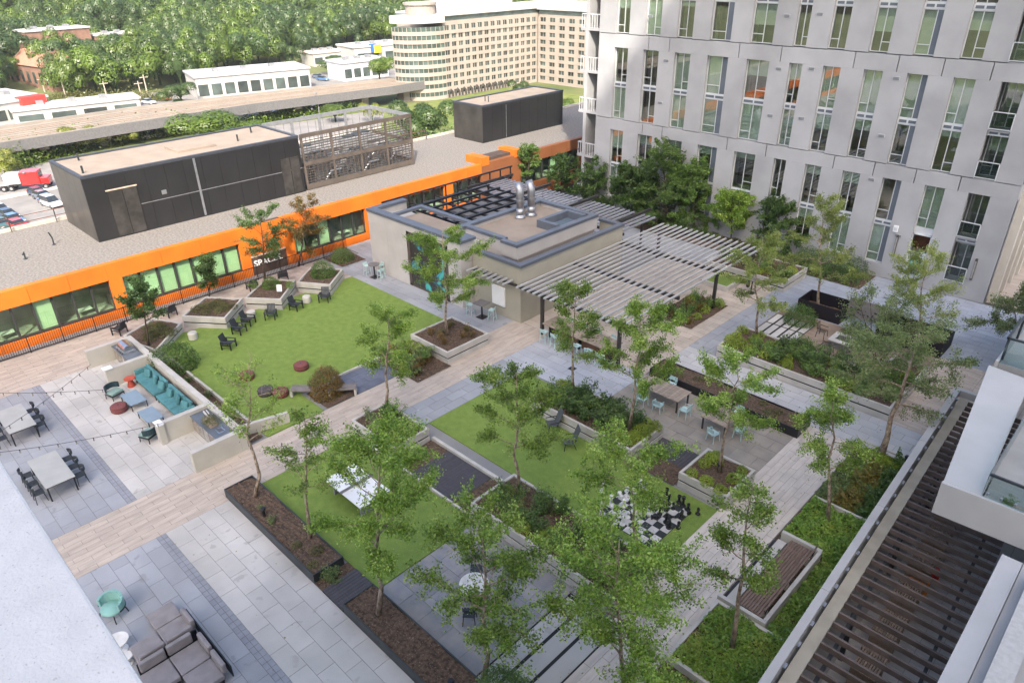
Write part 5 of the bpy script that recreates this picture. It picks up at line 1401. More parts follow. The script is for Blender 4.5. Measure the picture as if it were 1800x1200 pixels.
a_, b_ = sl((-60, 690), (192, 684), 3.0, 2.6); string_light('straight string of bulbs over both dining tables towards the sofa', a_, b_, 10, .1)
a_, b_ = sl((5, 755), (160, 640), 3.0, 1.2); string_light('slanting string of bulbs reaching the grill wall', a_, b_, 9, .1)
a_, b_ = sl((-20, 797), (290, 742), 3.0, 1.2); string_light('string of bulbs reaching the pale post beside the armchair', a_, b_, 10, .15)
# lower patio: mint barrel chair, white side tables, taupe sofa
t = thing('barrel_chair', 'mint barrel chair with a round cushion below the concrete ledge', 'armchair', (-23.2, 2.75, 0), .5)
M_MINTC = mat('mint_cushion', (.20, .38, .35), .85, .06, 3)
MB().lathe([(.34, .30), (.40, .34), (.40, .40), (.34, .46)], n=22, sy=.92).build('seat_cushion', M_MINTC, t, smooth=True)
b = MB(); n = 14
for i in range(n):
    a0, a1 = PI * (-.08 + 1.16 * i / n), PI * (-.08 + 1.16 * (i + 1) / n)
    hh = .30 + .16 * math.sin(PI * (i + .5) / n)
    b.bar((math.cos(a0) * .44, math.sin(a0) * .38, .42 + hh / 2), (math.cos(a1) * .44, math.sin(a1) * .38, .42 + hh / 2), .09, hh)
b.build('curved_back', M_MINTC, t); legs4(t, .3, .26, .32, .035, M_BLACK, splay=.05)
b = MB()
for i in range(n):
    a0, a1 = PI * (-.08 + 1.16 * i / n), PI * (-.08 + 1.16 * (i + 1) / n); b.bar((math.cos(a0) * .49, math.sin(a0) * .43, .45), (math.cos(a1) * .49, math.sin(a1) * .43, .45), .03, .05)
b.build('back_frame', M_BLACK, t)
for (x_, y_, r, h, lb) in ((-21.5, 2.35, .36, .5, 'round white side table beside the mint barrel chair'), (-20.75, 2.35, .2, .38, 'smaller round cream side table below the concrete ledge')):
    t = thing('round_side_table', lb, 'side table', (x_, y_, 0)); MB().lathe([(r * .7, 0), (r * .7, .03), (.05, .06), (.05, h - .04)], n=16).build('pedestal', M_WHITE, t); MB().lathe([(r, h - .04), (r, h)], n=26).build('table_top', mat('cream_top', (.62, .60, .56), .5), t)
def module(t, x0, x1, y0, y1, back=None, m=M_TAUPE):
    MB().box(x0 + .04, x1 - .04, y0 + .04, y1 - .04, .12, .22).build('sofa_frame', M_BLACK, t)
    MB().box(x0 + .01, x1 - .01, y0 + .01, y1 - .01, .22, .42).build('seat_cushion', m, t, bev=.045)
    for (a, b) in ((x0 + .08, y0 + .08), (x1 - .08, y0 + .08), (x0 + .08, y1 - .08), (x1 - .08, y1 - .08)): MB().box(a - .025, a + .025, b - .025, b + .025, 0, .12).build('leg', M_BLACK, t)
t = thing('sectional_sofa', 'taupe outdoor sectional sofa with loose back cushions below the concrete ledge', 'sofa', (-20, 3.6, 0), 0)
t.location = (0, 0, 0)
module(t, -21.95, -21.05, 3.45, 4.4); module(t, -21.04, -20.1, 3.45, 4.4); module(t, -21.0, -20.1, 2.5, 3.44); module(t, -19.6, -18.6, 3.3, 4.3); module(t, -19.6, -18.6, 2.3, 3.29); module(t, -18.58, -17.6, 3.3, 4.3)
for (c, s, a) in (((-20.55, 4.42, .58), (.82, .16, .42), 0), ((-20.0, 3.9, .58), (.16, .86, .42), 0), ((-20.0, 2.98, .58), (.16, .84, .42), 0), ((-19.72, 3.75, .58), (.16, .84, .42), 0), ((-19.72, 2.85, .58), (.16, .84, .42), 0), ((-19.1, 4.36, .58), (.86, .16, .42), 0), ((-18.1, 4.36, .58), (.86, .16, .42), 0)):
    MB().ob(c, s, a).build('back_cushion', M_TAUPE, t, bev=.055)
MB().box(-19.9, -19.86, 2.4, 4.4, .12, .62).build('back_frame', M_BLACK, t)
MB().box(-20.98, -17.6, 4.52, 4.56, .12, .62).build('back_frame', M_BLACK, t)

# railing along the orange building
rl = thing('terrace_railing', 'black picket railing between the terrace and the orange office wall', 'railing', (-47.55, 0, 0))
pk = MB().box(-.012, .012, -.012, .012, .1, 1.05, bottom=False).mesh('picket'); pk.materials.append(M_BLACK)
ps = MB().box(-.03, .03, -.03, .03, -.03, 1.12).mesh('post'); ps.materials.append(M_BLACK)
k = 0; y_ = 1.0
pks = MB()
while y_ < 29.4:
    if k % 15 == 0: link('post', ps, None, rl, (0, y_, 0))
    elif 3.5 < y_: link('picket', pk, None, rl, (0, y_, 0))
    k += 1; y_ += .125
for z_ in (.08, 1.02): MB().box(-.025, .025, 1.0, 29.4, z_, z_ + .045).build('rail', M_BLACK, rl)
# games lawn chairs, drum tables
for (x_, y_, rz, lb) in ((-39.2, 15.2, -1.0, 'slatted black lounge chair standing alone behind the bare birch'), (-40.6, 16.6, -1.1, 'slatted black lounge chair at the corner of the ground cover planter'),
                         (-41.3, 17.6, -1.0, 'slatted black lounge chair between two planters beside a drum table'), (-41.0, 19.0, -2.3, 'slatted black lounge chair before the sign board planter'),
                         (-41.0, 20.9, -1.2, 'slatted black lounge chair beside the white drum table'), (-40.7, 22.9, -2.4, 'slatted black lounge chair before the planter nearest the pavilion walk')):
    chair('lounge', lb, (x_, y_, .012), rz, 'slatted lounge chairs on the games lawn')
for i, (x_, y_, lb) in enumerate(((-46.2, 22.9, 'slatted black chair behind the sign board planter at the railing'), (-46.3, 20.5, 'second slatted black chair along the railing behind the planters'), (-46.4, 14.6, 'slatted black chair behind the ground cover planter'), (-46.2, 11.3, 'slatted black chair at the railing behind the grill'))):
    chair('lounge', lb, (x_, y_, 0), 1.2 + i * .3, 'slatted chairs along the railing')
for (x_, y_, lb) in ((-42.0, 14.2, 'pale concrete drum stool beside the ground cover planter'), (-42.1, 18.2, 'pale concrete drum stool in the gap between two planters'), (-41.5, 22.0, 'white drum table between two black lounge chairs')):
    t = thing('drum_stool', lb, 'stool', (x_, y_, .01)); MB().lathe([(.25, 0), (.28, .03), (.28, .42), (.25, .46)], n=22).build('drum', M_KERB, t, smooth=False); MB().lathe([(.23, .46), (.22, .472)], n=22).build('drum_top', M_KERB, t)
t = thing('sign_board', 'small white sign board standing in a planter', 'sign', (-42.6, 20.7, .7), .8); MB().ob((0, 0, .45), (.34, .03, .46), 0, -.35).build('board', M_WHITE, t); MB().bar((0, .03, 0), (0, .06, .3), .03).build('stake', M_STEEL, t)
# lawn bench in two halves
for (lb, c, rz, l_) in (('left half of the grey plank bench on the games lawn', (-31.2, 15.5, 0), .75, 1.35), ('right half of the grey plank bench beside the dark court', (-29.75, 17.0, 0), .9, 1.5)):
    t = thing('plank_bench', lb, 'bench', c, rz)
    for k in range(5): MB().box(-l_ / 2, l_ / 2, -.30 + k * .122, -.30 + k * .122 + .11, .40, .46).build('plank', mat('grey_bench_plank', (.17, .15, .14), .7, .2, 3, rnd=.12), t)
    for s in (-1, 1): MB().box(s * l_ * .46 - .06, s * l_ * .46 + .06, -.27, .27, -.02, .40).build('support', M_CONC, t)
# high tables with mint stools at the pavilion
def high_table(label, x, y, m_top, rnd_=False):
    t = thing('high_table', label, 'high table', (x, y, 0), .1)
    if rnd_: MB().lathe([(.42, 1.0), (.42, 1.04)], n=26).build('table_top', m_top, t)
    else: MB().box(-.42, .42, -.42, .42, 1.0, 1.04).build('table_top', m_top, t)
    MB().box(-.04, .04, -.04, .04, .02, 1.0).build('column', M_BLACK, t); MB().box(-.3, .3, -.3, .3, 0, .02).build('foot', M_BLACK, t)
M_DTOP = mat('dark_taupe_top', (.15, .14, .135), .5, .1, 2)
high_table('round dark high table before the plain end of the mural wall', -41.6, 27.8, M_DTOP, True)
high_table('square dark high table beside the white panel of the pavilion', -31.0, 28.65, M_DTOP)
for (x_, y_, rz, lb, g_) in ((-42.4, 27.7, -PI / 2, 'mint bar stool at the round high table', 's1'), (-40.85, 27.85, PI / 2, 'mint bar stool at the round high table', 's1'), (-41.7, 28.45, PI, 'mint bar stool at the round high table', 's1'),
                         (-31.85, 28.4, -PI / 2 + .3, 'mint bar stool on the mural side of the square high table', None), (-30.2, 28.8, PI / 2 + .3, 'mint bar stool on the pergola side of the square high table', None)):
    chair('stool', lb, (x_, y_, 0), rz, 'bar stools at the round high table' if g_ else 'bar stools at the square high table')
# communal table under the pergola edge
t = thing('communal_table', 'long high timber table under the front edge of the pergola', 'table', (-23.6, 29.55, 0))
for k in range(22): MB().box(-2.55 + k * .232, -2.55 + k * .232 + .22, -.42, .98, .99, 1.04).build('plank', M_WOODT, t)
for sx in (-2.3, 0, 2.3): MB().box(sx - .05, sx + .05, .0, .55, 0, .97).build('support', M_BLACK, t)
MB().box(-2.5, 2.5, .1, .46, .93, .985).build('rail', M_BLACK, t); MB().box(-2.4, 2.4, .24, .3, .02, .9).build('modesty_panel', mat('rust_panel', (.16, .085, .05), .7), t)
for k in range(6): chair('stool', 'mint bar stool along the front of the communal table', (-25.7 + k * .86, 28.85, 0), .1 * (-1) ** k, 'bar stools at the communal table')
for k in range(4): chair('stool', 'mint bar stool along the back of the communal table', (-25.4 + k * 1.1, 30.85, 0), PI, 'bar stools behind the communal table')
for (x_, y_) in ((-22.4, 27.6), (-24.2, 31.5)): tag(MB().box(-.2, .2, -.2, .2, -.01, .006).build('floor_drain', M_BLACK, loc=(x_, y_, 0)), 'square dark floor drain ' + ('before the communal table' if y_ < 29 else 'under the pergola behind the communal table'), 'drain')
# slab court: two timber tables with mint chairs
def slat_table(label, x0, x1, y0, y1):
    t = thing('timber_table', label, 'table', ((x0 + x1) / 2, (y0 + y1) / 2, 0)); w, d = (x1 - x0) / 2, (y1 - y0) / 2
    n = round((x1 - x0) / .16)
    for k in range(n): MB().box(-w + k * 2 * w / n + .006, -w + (k + 1) * 2 * w / n - .006, -d, d, .73, .765).build('plank', M_WOODT, t)
    MB().box(-w + .08, w - .08, -d + .1, -d + .16, .66, .728).build('apron', M_DKBR, t); MB().box(-w + .08, w - .08, d - .16, d - .1, .66, .728).build('apron', M_DKBR, t)
    legs4(t, w - .1, d - .13, .73, .07, M_DKBR)
slat_table('long slatted timber table on the slab dining court', -17.9, -15.5, 27.7, 29.0)
slat_table('shorter slatted timber table near the small square planter', -14.0, -12.6, 27.4, 28.9)
for (x_, y_, rz, lb) in ((-17.3, 27.2, 0, 'mint chair at the long timber table near the shrub planter'), (-16.35, 27.25, .1, 'mint chair in the middle of the long timber table'), (-15.1, 27.8, PI / 2, 'mint chair at the end of the long timber table'), (-18.25, 28.2, -PI / 2, 'mint chair at the pergola end of the long timber table'),
                         (-17.0, 29.4, PI, 'mint chair behind the long timber table'), (-13.0, 27.0, -.2, 'mint chair at the front of the shorter timber table'), (-12.2, 28.1, PI / 2, 'mint chair at the planter end of the shorter timber table'), (-13.0, 29.3, PI, 'mint chair behind the shorter timber table')):
    chair('mint', lb, (x_, y_, 0), rz, 'mint chairs on the slab court')
chair('sling', 'grey high-backed chair in the middle of the chess lawn', (-17.75, 21.75, .012), 2.5, 'high-backed chairs on the chess lawn')
chair('sling', 'grey high-backed chair against the shrub planter on the chess lawn', (-19.3, 22.3, .012), 2.6, 'high-backed chairs on the chess lawn')
# white games table on the tree lawn, round table with chairs
t = thing('games_table', 'white table tennis table half hidden by the dense birch', 'games table', (-22.0, 12.6, 0))
for s in (-1, 1):
    h_ = MB().box(s * .69 - .68, s * .69 + .68, -.78, .78, .74, .78).build('table_half', M_WHITE, t)
    MB().box(s * .69 - .66, s * .69 + .66, -.012, .012, .7805, .783).build('centre_line', mat('grey_line', (.25, .25, .26), .6), h_)
    MB().box(s * 1.0 - .04, s * 1.0 + .04, -.6, .6, 0, .74).build('support', M_LGREY, t)
MB().box(-.008, .008, -.85, .85, .78, .93).build('net', M_LGREY, t)
t = thing('round_table', 'round cream table on the grey slabs under the forked birch', 'table', (-14.3, 12.35, 0)); MB().lathe([(.52, .70), (.55, .72), (.55, .745), (.52, .75)], n=30).build('table_top', mat('cream_top', (.62, .60, .56), .5), t); MB().lathe([(.28, 0), (.28, .03), (.06, .08), (.06, .70)], n=16).build('pedestal', M_BLACK, t)
for (x_, y_, rz, lb) in ((-13.65, 11.5, .7, 'charcoal chair on the steel planter side of the round table'), (-13.4, 12.9, 1.9, 'charcoal chair on the boardwalk side of the round table'), (-15.0, 13.1, 3.9, 'charcoal chair behind the round table')): chair('dining', lb, (x_, y_, 0), rz, 'chairs at the round table')
# fire pit group
t = thing('fire_pit', 'pale square fire pit table with a dark burner tray', 'fire pit', (-12.3, 40.7, 0)); MB().box(-.62, .62, -.62, .62, .0, .42).build('base', mat('pit_base', (.15, .145, .14), .7), t); MB().box(-.68, .68, -.68, .68, .42, .5).build('table_top', M_CONC, t, bev=.01); MB().box(-.36, .36, -.3, .3, .5, .508).build('burner_tray', M_BLACK, t)
for k in range(5): MB().lathe([(.03, 0), (.06, .03), (.03, .07)], (-.2 + k * .1, .05 * (-1) ** k, .508), 7).build('lava_stone', M_STRIP, t)
for (x_, y_, rz, lb) in ((-13.7, 41.0, -PI / 2, 'black wire chair between the round shrub and the fire pit'), (-12.2, 42.1, PI, 'black wire chair behind the fire pit'), (-11.0, 40.4, PI / 2, 'black wire chair beside the sage tree at the fire pit'), (-12.6, 39.2, 0, 'black wire chair on the planter side of the fire pit')): chair('wire', lb, (x_, y_, 0), rz, 'wire chairs at the fire pit')
t = thing('perforated_screen', 'grey-brown steel privacy screen with cut-out leaf holes', 'screen', (-12.4, 44.3, 0)); MB().box(-1.15, 1.35, -.03, .03, .35, 1.6).build('panel', mat('grey_brown_steel', (.19, .175, .165), .5, .15, 2), t)
rr = random.Random(3)
for k in range(46): MB().ob((rr.uniform(-1.05, 1.2), -.033, rr.uniform(.45, 1.05) ** 1.0), (rr.uniform(.05, .11), .008, rr.uniform(.04, .09)), 0, 0, rr.random()).build('cut_out', M_BLACK, t)
for s in (-1.1, 1.3): MB().box(s - .04, s + .04, -.05, .05, -.02, .35).build('post', M_STEEL, t)
for i, (x_, y_, lb) in enumerate(((-21.0, 44.0, 'black bar table on thin legs beside the pergola post'), )):
    t = thing('bar_table', lb, 'bar table', (x_ + 1.0, y_, 0)); MB().box(-.35, .35, -.35, .35, 1.0, 1.04).build('table_top', M_DTOP, t); MB().bar((0, 0, 0), (0, 0, 1.0), .07).build('column', M_BLACK, t); MB().box(-.25, .25, -.25, .25, 0, .02).build('foot', M_BLACK, t)
# slatted bench by the east boardwalk
t = thing('slatted_bench', 'long brown slatted bench with a backrest beside the east boardwalk', 'bench', (-6.55, 20.6, 0))
for k in range(9): MB().box(-.5 + k * .105, -.5 + k * .105 + .085, -2.15, 2.15, .40, .44).build('seat_slat', M_WOODX, t)
for s in (-1.7, 0, 1.7): MB().box(-.45, .45, s - .05, s + .05, -.02, .40).build('support', M_CONC, t)
MB().ob((.50, 0, .78), (.05, 4.3, .10), 0, 0, .12).build('back_rail', M_WOODX, t)
for s in (-1.9, 0, 1.9): MB().bar((.46, s, .4), (.52, s, .82), .04).build('back_post', M_STEEL, t)
t = thing('step_bench', 'low pale concrete step in front of the slatted bench', 'step', (-7.35, 20.6, 0)); MB().box(-.17, .17, -2.1, 2.1, -.02, .22).build('tread', M_CONC, t); MB().box(-.33, -.2, -2.1, 2.1, -.02, .06).build('grate', M_BLACK, t)
# bollard lights in the bark
for (x_, y_, z_, lb) in ((-23.6, 9.0, .4, 'black bollard light in the first steel planter near the bare birch'), (-11.9, 9.1, .4, 'black bollard light at the far end of the long steel planter'), (-11.2, 24.3, .7, 'black bollard light among the lime mounds'), (-5.6, 31.5, .03, 'black bollard light near the leaning birch')):
    t = thing('bollard_light', lb, 'bollard light', (x_, y_, z_)); MB().lathe([(.07, -.05), (.07, .30)], n=12).build('post', M_BLACK, t); MB().lathe([(.10, .30), (.12, .36), (.09, .42)], n=12).build('lamp_head', M_BLACK, t)

# ------------------------------------------------------------------ giant chess
cb = thing('chess_board', 'giant black and white chess board lying on the lawn', 'chess board', (-12.45, 20.4, .012))
S = .36
sq = MB().box(-S / 2 + .004, S / 2 - .004, -S / 2 + .004, S / 2 - .004, 0, .02, bottom=False)
m_w = sq.mesh('square'); m_w.materials.append(mat('worn_white_tile', (.50, .48, .45), .6, .1, 4, rnd=.08)); m_b = sq.mesh('square'); m_b.materials.append(mat('worn_black_tile', (.03, .033, .032), .6, .2, 4))
MB().box(-4.06 * S, 4.06 * S, -4.06 * S, 4.06 * S, -.01, .008).build('border', M_BLACK, cb)
for i in range(8):
    for j in range(8): link('square', m_w if (i + j) % 2 == 0 else m_b, None, cb, ((i - 3.5) * S, (j - 3.5) * S, .001))
M_CW = mat('white_plastic', (.72, .71, .69), .35, .03, 3); M_CB = mat('black_plastic', (.016, .016, .018), .35, .1, 3)
PROF = {'pawn': ([(.13, 0), (.13, .05), (.10, .08), (.06, .14), (.05, .24), (.09, .26), (.05, .28)], [(.05, .28), (.085, .33), (.085, .37), (.05, .42), (.01, .43)]),
        'rook': ([(.15, 0), (.15, .05), (.11, .09), (.075, .16), (.07, .34)], [(.11, .36), (.11, .46), (.08, .46), (.07, .42)]),
        'bishop': ([(.15, 0), (.15, .05), (.11, .09), (.065, .18), (.055, .38), (.10, .40)], [(.05, .41), (.085, .48), (.06, .56), (.015, .61), (.02, .64)]),
        'queen': ([(.16, 0), (.16, .06), (.12, .10), (.07, .2), (.06, .46), (.11, .49)], [(.06, .5), (.11, .62), (.08, .63), (.03, .66), (.03, .69)]),
        'king': ([(.16, 0), (.16, .06), (.12, .10), (.07, .2), (.06, .5), (.11, .53)], [(.06, .54), (.10, .66), (.07, .69), (.02, .70)])}
CM = {}
def chess(kind, wht, x, y, rz, label, group, lying=None):
    m = M_CW if wht else M_CB
    t = thing('chess_' + kind, label, 'chess piece', (x, y, .035), rz, group); t.scale = (.8, .8, .82)
    key = (kind, wht)
    if key not in CM:
        if kind == 'knight':
            b = MB().lathe([(.15, 0), (.15, .06), (.11, .1), (.09, .16)], n=14).mesh('base')
            h = MB().prism([(-.09, 0), (.10, 0), (.07, .14), (.03, .22), (.13, .2), (.16, .25), (.05, .38), (-.02, .42), (-.09, .33), (-.11, .15)], -.045, .045)
            h.v = [(p[0], p[2], p[1] + .15) for p in h.v]; h.f = [f[::-1] for f in h.f]
            hm = h.mesh('head', .012)
        else:
            b = MB().lathe(PROF[kind][0], n=14).mesh('base', smooth=False); h = MB().lathe(PROF[kind][1], n=14)
            if kind == 'king': h.box(-.015, .015, -.012, .012, .69, .79); h.box(-.045, .045, -.012, .012, .73, .76)
            hm = h.mesh('head')
        b.materials.append(m); hm.materials.append(m); CM[key] = (b, hm)
    link('base', CM[key][0], None, t); link('head', CM[key][1], None, t)
    if lying is not None:
        t.rotation_euler = (PI / 2 * .96, 0, lying); t.location.z = .14
rr = random.Random(9)
order = ['rook', 'knight', 'bishop', 'queen', 'king', 'bishop', 'knight', 'rook']
cx, cy = -12.45, 20.4
used = []
def spot(x0, x1, y0, y1):
    for _ in range(400):
        p = (rr.uniform(x0, x1), rr.uniform(y0, y1))
        if all((p[0] - q[0]) ** 2 + (p[1] - q[1]) ** 2 > .075 for q in used): break
    used.append(p); return p
for i in range(16):
    kd = order[i] if i < 8 else 'pawn'
    p = spot(cx - 1.5, cx - .0, cy - 1.2, cy + 1.4)
    chess(kd, True, p[0], p[1], rr.random() * 6, ('fallen' if i in (9, 12, 3) else 'upright') + ' white chess %s on the giant board' % kd, 'white chess pieces', rr.random() * 6 if i in (9, 12, 3) else None)
for i in range(16):
    kd = order[i] if i < 8 else 'pawn'
    p = (cx + .1, cy + 1.62) if i == 0 else (cx + .75, cy + 1.6) if i == 7 else spot(cx + .45, cx + 1.8, cy - .2, cy + 1.55)
    chess(kd, False, p[0], p[1], rr.random() * 6, ('fallen' if i in (8, 10, 13) else 'upright') + ' black chess %s on the giant board' % kd, 'black chess pieces', rr.random() * 6 if i in (8, 10, 13) else None)
q = at(1058, 866, .0); chess('queen', True, q[0], q[1], 0, 'white chess queen standing alone on the lawn beside the board', 'white chess pieces')
# furniture on the balcony
t = thing('balcony_bench', 'low timber table with a plant behind the glass of the white balcony', 'table', (-.7, 21.6, 6.05)); 
for k in range(5): MB().box(-.5, .5, -.45 + k * .18, -.45 + k * .18 + .165, .36, .4).build('plank', M_WOODT, t)
legs4(t, .42, .38, .36, .05, M_STEEL); link('plant', SHR['mid1'], None, t, (-.25, .2, .38)).scale = (.5, .5, .5)
# red and orange items under the patio pergola
for (x_, y_, c, lb) in ((-2.6, 24.9, (.5, .05, .03), 'red folded beach towel lying under the patio pergola'), (-2.7, 24.0, (.62, .22, .03), 'orange toy ball pit cushion under the patio pergola')):
    t = thing('folded_towel', lb, 'towel', (x_, y_, 0)); MB().ob((0, 0, .2), (.7, .5, .4), .2).build('fold', mat('c%.2f' % c[1], c, .9), t, bev=.06); MB().ob((0, 0, .43), (.6, .4, .06), .25).build('top_fold', mat('c%.2f' % c[1], c, .9), t, bev=.02)

# fallen leaves blown over paving and lawns
rngl = np.random.default_rng(31)
P = []
for (a, b, c, d, n) in ((-47, -43, 5, 25, 160), (-29, -26.2, 0, 29, 45), (-26, -12, 5.5, 8.5, 14), (-43, -30, 0, 9, 12), (-42, -31.6, 12.5, 26, 110), (-24, -10.4, 18.5, 22.6, 110), (-26, -17.4, 10.2, 15, 120), (-10.2, -7.8, 11, 31, 120), (-17, -10.8, 10.2, 15, 120), (-19, -10.3, 25.6, 29.8, 90), (-19, -6, 31.6, 34.3, 80), (-26, -19, 25.7, 29.8, 60)):
    P.append(np.stack([rngl.uniform(a, b, n), rngl.uniform(c, d, n), np.full(n, .022)], 1))
V, Q = leaf_quads(np.concatenate(P), .075, rngl, 14.0)
tag(link('fallen_leaves', np_mesh('fallen_leaves', V, Q), leafmat('dry_leaves', [(.17, .12, .05), (.26, .19, .08), (.33, .27, .10), (.22, .24, .08)], .1)), 'small dry leaves scattered over the paving and lawns', 'leaves', kind='stuff')
# ------------------------------------------------------------------ beyond the terrace: streets, viaduct, shops, offices, cars, woods
K = (H - G0)
M_ROADL = mat('road_marking', (.62, .60, .55), .8)
def gp(px, py, z=G0): q = at(px, py, z); return (q[0], q[1])
struct('parking_lot', MB().prism([(-68, -60), (-152, -60), (-152, 12), (-148, 60), (-142, 110), (-68, 110)], G0 - .3, G0 + .02), M_ASPH)
struct('road', MB().prism([(-155, -60), (-174, -60), (-172, 60), (-166, 118), (-150, 118), (-150, 60)], G0 - .3, G0 + .03), mat('road_asphalt', (.21, .20, .195), .9, .1, .3))
struct('pavement', MB().prism([(-152.2, -60), (-155, -60), (-152, 20), (-150, 60), (-149, 110), (-146.5, 110), (-148.5, 60), (-150, 20)], G0 - .3, G0 + .14), mat('pale_pavement', (.42, .38, .33), .9))
struct('verge', MB().prism([(-174.2, -60), (-184, -60), (-180, 60), (-172, 124), (-166.5, 124), (-172.2, 60)], G0 - .3, G0 + .10), mat('verge_grass', (.09, .13, .025), .95, .3, .4, c2=(.15, .17, .05)))
struct('shop_forecourt', MB().prism([(-192, -60), (-242, -60), (-246, 60), (-236, 180), (-190, 180), (-184, 60)], G0 - .3, G0 + .03), M_ASPH)
struct('tower_lawn', MB().prism([(-146, 104), (-164.5, 119), (-164.5, 170), (-128, 170), (-126, 128)], G0 - .3, G0 + .15), mat('verge_grass', (.09, .13, .025)))
# viaduct
vd = thing('viaduct', 'long concrete rail viaduct crossing behind the parking lots', 'viaduct', (0, 0, 0))
ZV = -10.6
M_VIA = mat('viaduct_concrete', (.23, .205, .175), .9, .08, .2)
near = [gp(-160, 274, ZV), gp(0, 250, ZV), gp(225, 215, ZV), gp(450, 181, ZV), gp(690, 151, ZV), gp(760, 140, ZV)]
far = [gp(-160, 246, ZV), gp(0, 222, ZV), gp(225, 189, ZV), gp(450, 163, ZV), gp(690, 137, ZV), gp(760, 128, ZV)]
for i in range(len(near) - 1):
    a, b, c, d = near[i], near[i + 1], far[i + 1], far[i]
    MB().prism([a, b, c, d], ZV - 1.6, ZV - .55).build('deck_span', M_VIA, vd)
    def off(p, q, f): return (p[0] + (q[0] - p[0]) * f, p[1] + (q[1] - p[1]) * f)
    for f0, f1, hh in ((.0, .03, 0), (.97, 1.01, 0), (.48, .52, -.3)):
        MB().prism([off(a, d, f0), off(b, c, f0), off(b, c, f1), off(a, d, f1)], ZV - .549, ZV + hh).build('parapet', M_VIA, vd)
    for f in (.16, .26, .36, .62, .72, .82):
        MB().prism([off(a, d, f), off(b, c, f), off(b, c, f + .012), off(a, d, f + .012)], ZV - .549, ZV - .4).build('track', mat('brown_track', (.22, .17, .13), .8), vd)
    MB().prism([off(a, d, -.02), off(b, c, -.02), off(b, c, -.002), off(a, d, -.002)], ZV - 2.2, ZV - .1).build('edge_beam', mat('shaded_edge_beam', (.12, .118, .118), .9), vd)  # overhang's shade painted in as a darker grey
    MB().prism([off(a, d, .02), off(b, c, .02), off(b, c, .2), off(a, d, .2)], ZV - 2.3, ZV - 1.601).build('girder', mat('grey_girder', (.30, .28, .26), .9), vd)  # girder in an even warm grey, lighter than the deck
    for s in (.25, .75):
        e = off(a, b, s); g_ = off(d, c, s); m_ = off(e, g_, .35)
        MB().ob((m_[0], m_[1], (G0 + ZV - 2.3) / 2), (2.6, 2.2, ZV - 2.3 - G0)).build('pier', M_VIA, vd)
        MB().prism([off(e, g_, .08), (off(e, g_, .08)[0] + .3, off(e, g_, .08)[1] + 1.8), (off(e, g_, .7)[0] + .3, off(e, g_, .7)[1] + 1.8), off(e, g_, .7)], ZV - 3.0, ZV - 2.31).build('pier_cap', M_VIA, vd)
# office tower
tw = thing('office_tower', 'cream office block with rows of square windows and a curved ribbon-windowed corner', 'building', (0, 0, 0))
M_CREAM = mat('cream_stone_cladding', (.295, .26, .225), .85, .05, .3)
M_TGL = mat('office_window_glass', (.045, .06, .055), .1, .3, .3, spec=.8, rnd=.5)
M_TGREEN = mat('green_ribbon_glass', (.055, .08, .072), .1, .3, .4, spec=.8, rnd=.3)
sc_ = (H - G0) / 34.0
TX = -152 * sc_; TY0, TY1 = 130.5 * sc_, 166 * sc_
zr = H - 15.2 * sc_
fl = (zr - G0 - .4) / 9.35
MB().box(TX - 21, TX - .35, TY0, TY1 + 30, G0, zr - .02).build('core', M_CREAM, tw)
NC = 15
cell = (TY1 - TY0) / NC
wm = MB().box(-.02, .06, -.34 * cell, .34 * cell, 0, fl * .6).mesh('window'); wm.materials.append(M_TGL)
mm_ = MB().box(.061, .12, -.05, .05, 0, fl * .56).mesh('mullion'); mm_.materials.append(M_CREAM)
zrow = [G0 + .9 + fl * r for r in range(10)]
for r in range(9):
    z0 = zrow[r]
    MB().box(TX - .34, TX + (.12 if r == 8 else 0), TY0, TY1, z0 - fl * .44 + .02, z0).build('stone_band', M_CREAM, tw)
    for k in range(NC):
        yk = TY0 + (k + .5) * cell
        w_ = link('window', wm, None, tw, (TX - .33, yk, z0)); link('mullion', mm_, None, w_)
    for k in range(NC + 1):
        yk = TY0 + k * cell; a, b = max(TY0, yk - .16 * cell), min(TY1, yk + .16 * cell)
        MB().box(TX - .341, TX - .01, a, b, z0 + .001, z0 + fl * .56 - .001).build('stone_pier', M_CREAM, tw) if k % 1 == 0 else None
# wing turning towards the apartment building
WX0, WX1 = TX + .5, -118.0
NC2 = 12; c2_ = (WX1 - WX0) / NC2
MB().box(WX0, WX1, TY1 + .4, TY1 + 28, G0, zr - .4).build('wing_core', M_CREAM, tw)
wm2 = MB().box(-.3 * c2_, .3 * c2_, -.06, .02, 0, fl * .56).mesh('window'); wm2.materials.append(M_TGL)
mm2 = MB().box(-.05, .05, -.12, -.061, 0, fl * .56).mesh('mullion'); mm2.materials.append(M_CREAM)
for r in range(9):
    z0 = zrow[r]
    MB().box(WX0, WX1, TY1, TY1 + .39, z0 - fl * .44 + .02, z0).build('stone_band', M_CREAM, tw)
    for k in range(NC2):
        w_ = link('window', wm2, None, tw, (WX0 + (k + .5) * c2_, TY1 + .36, z0)); link('mullion', mm2, None, w_)
    for k in range(NC2 + 1):
        xk = WX0 + k * c2_; MB().box(max(WX0, xk - .2 * c2_), min(WX1, xk + .2 * c2_), TY1 + .01, TY1 + .391, z0 + .001, z0 + fl * .56 - .001).build('stone_pier', M_CREAM, tw)
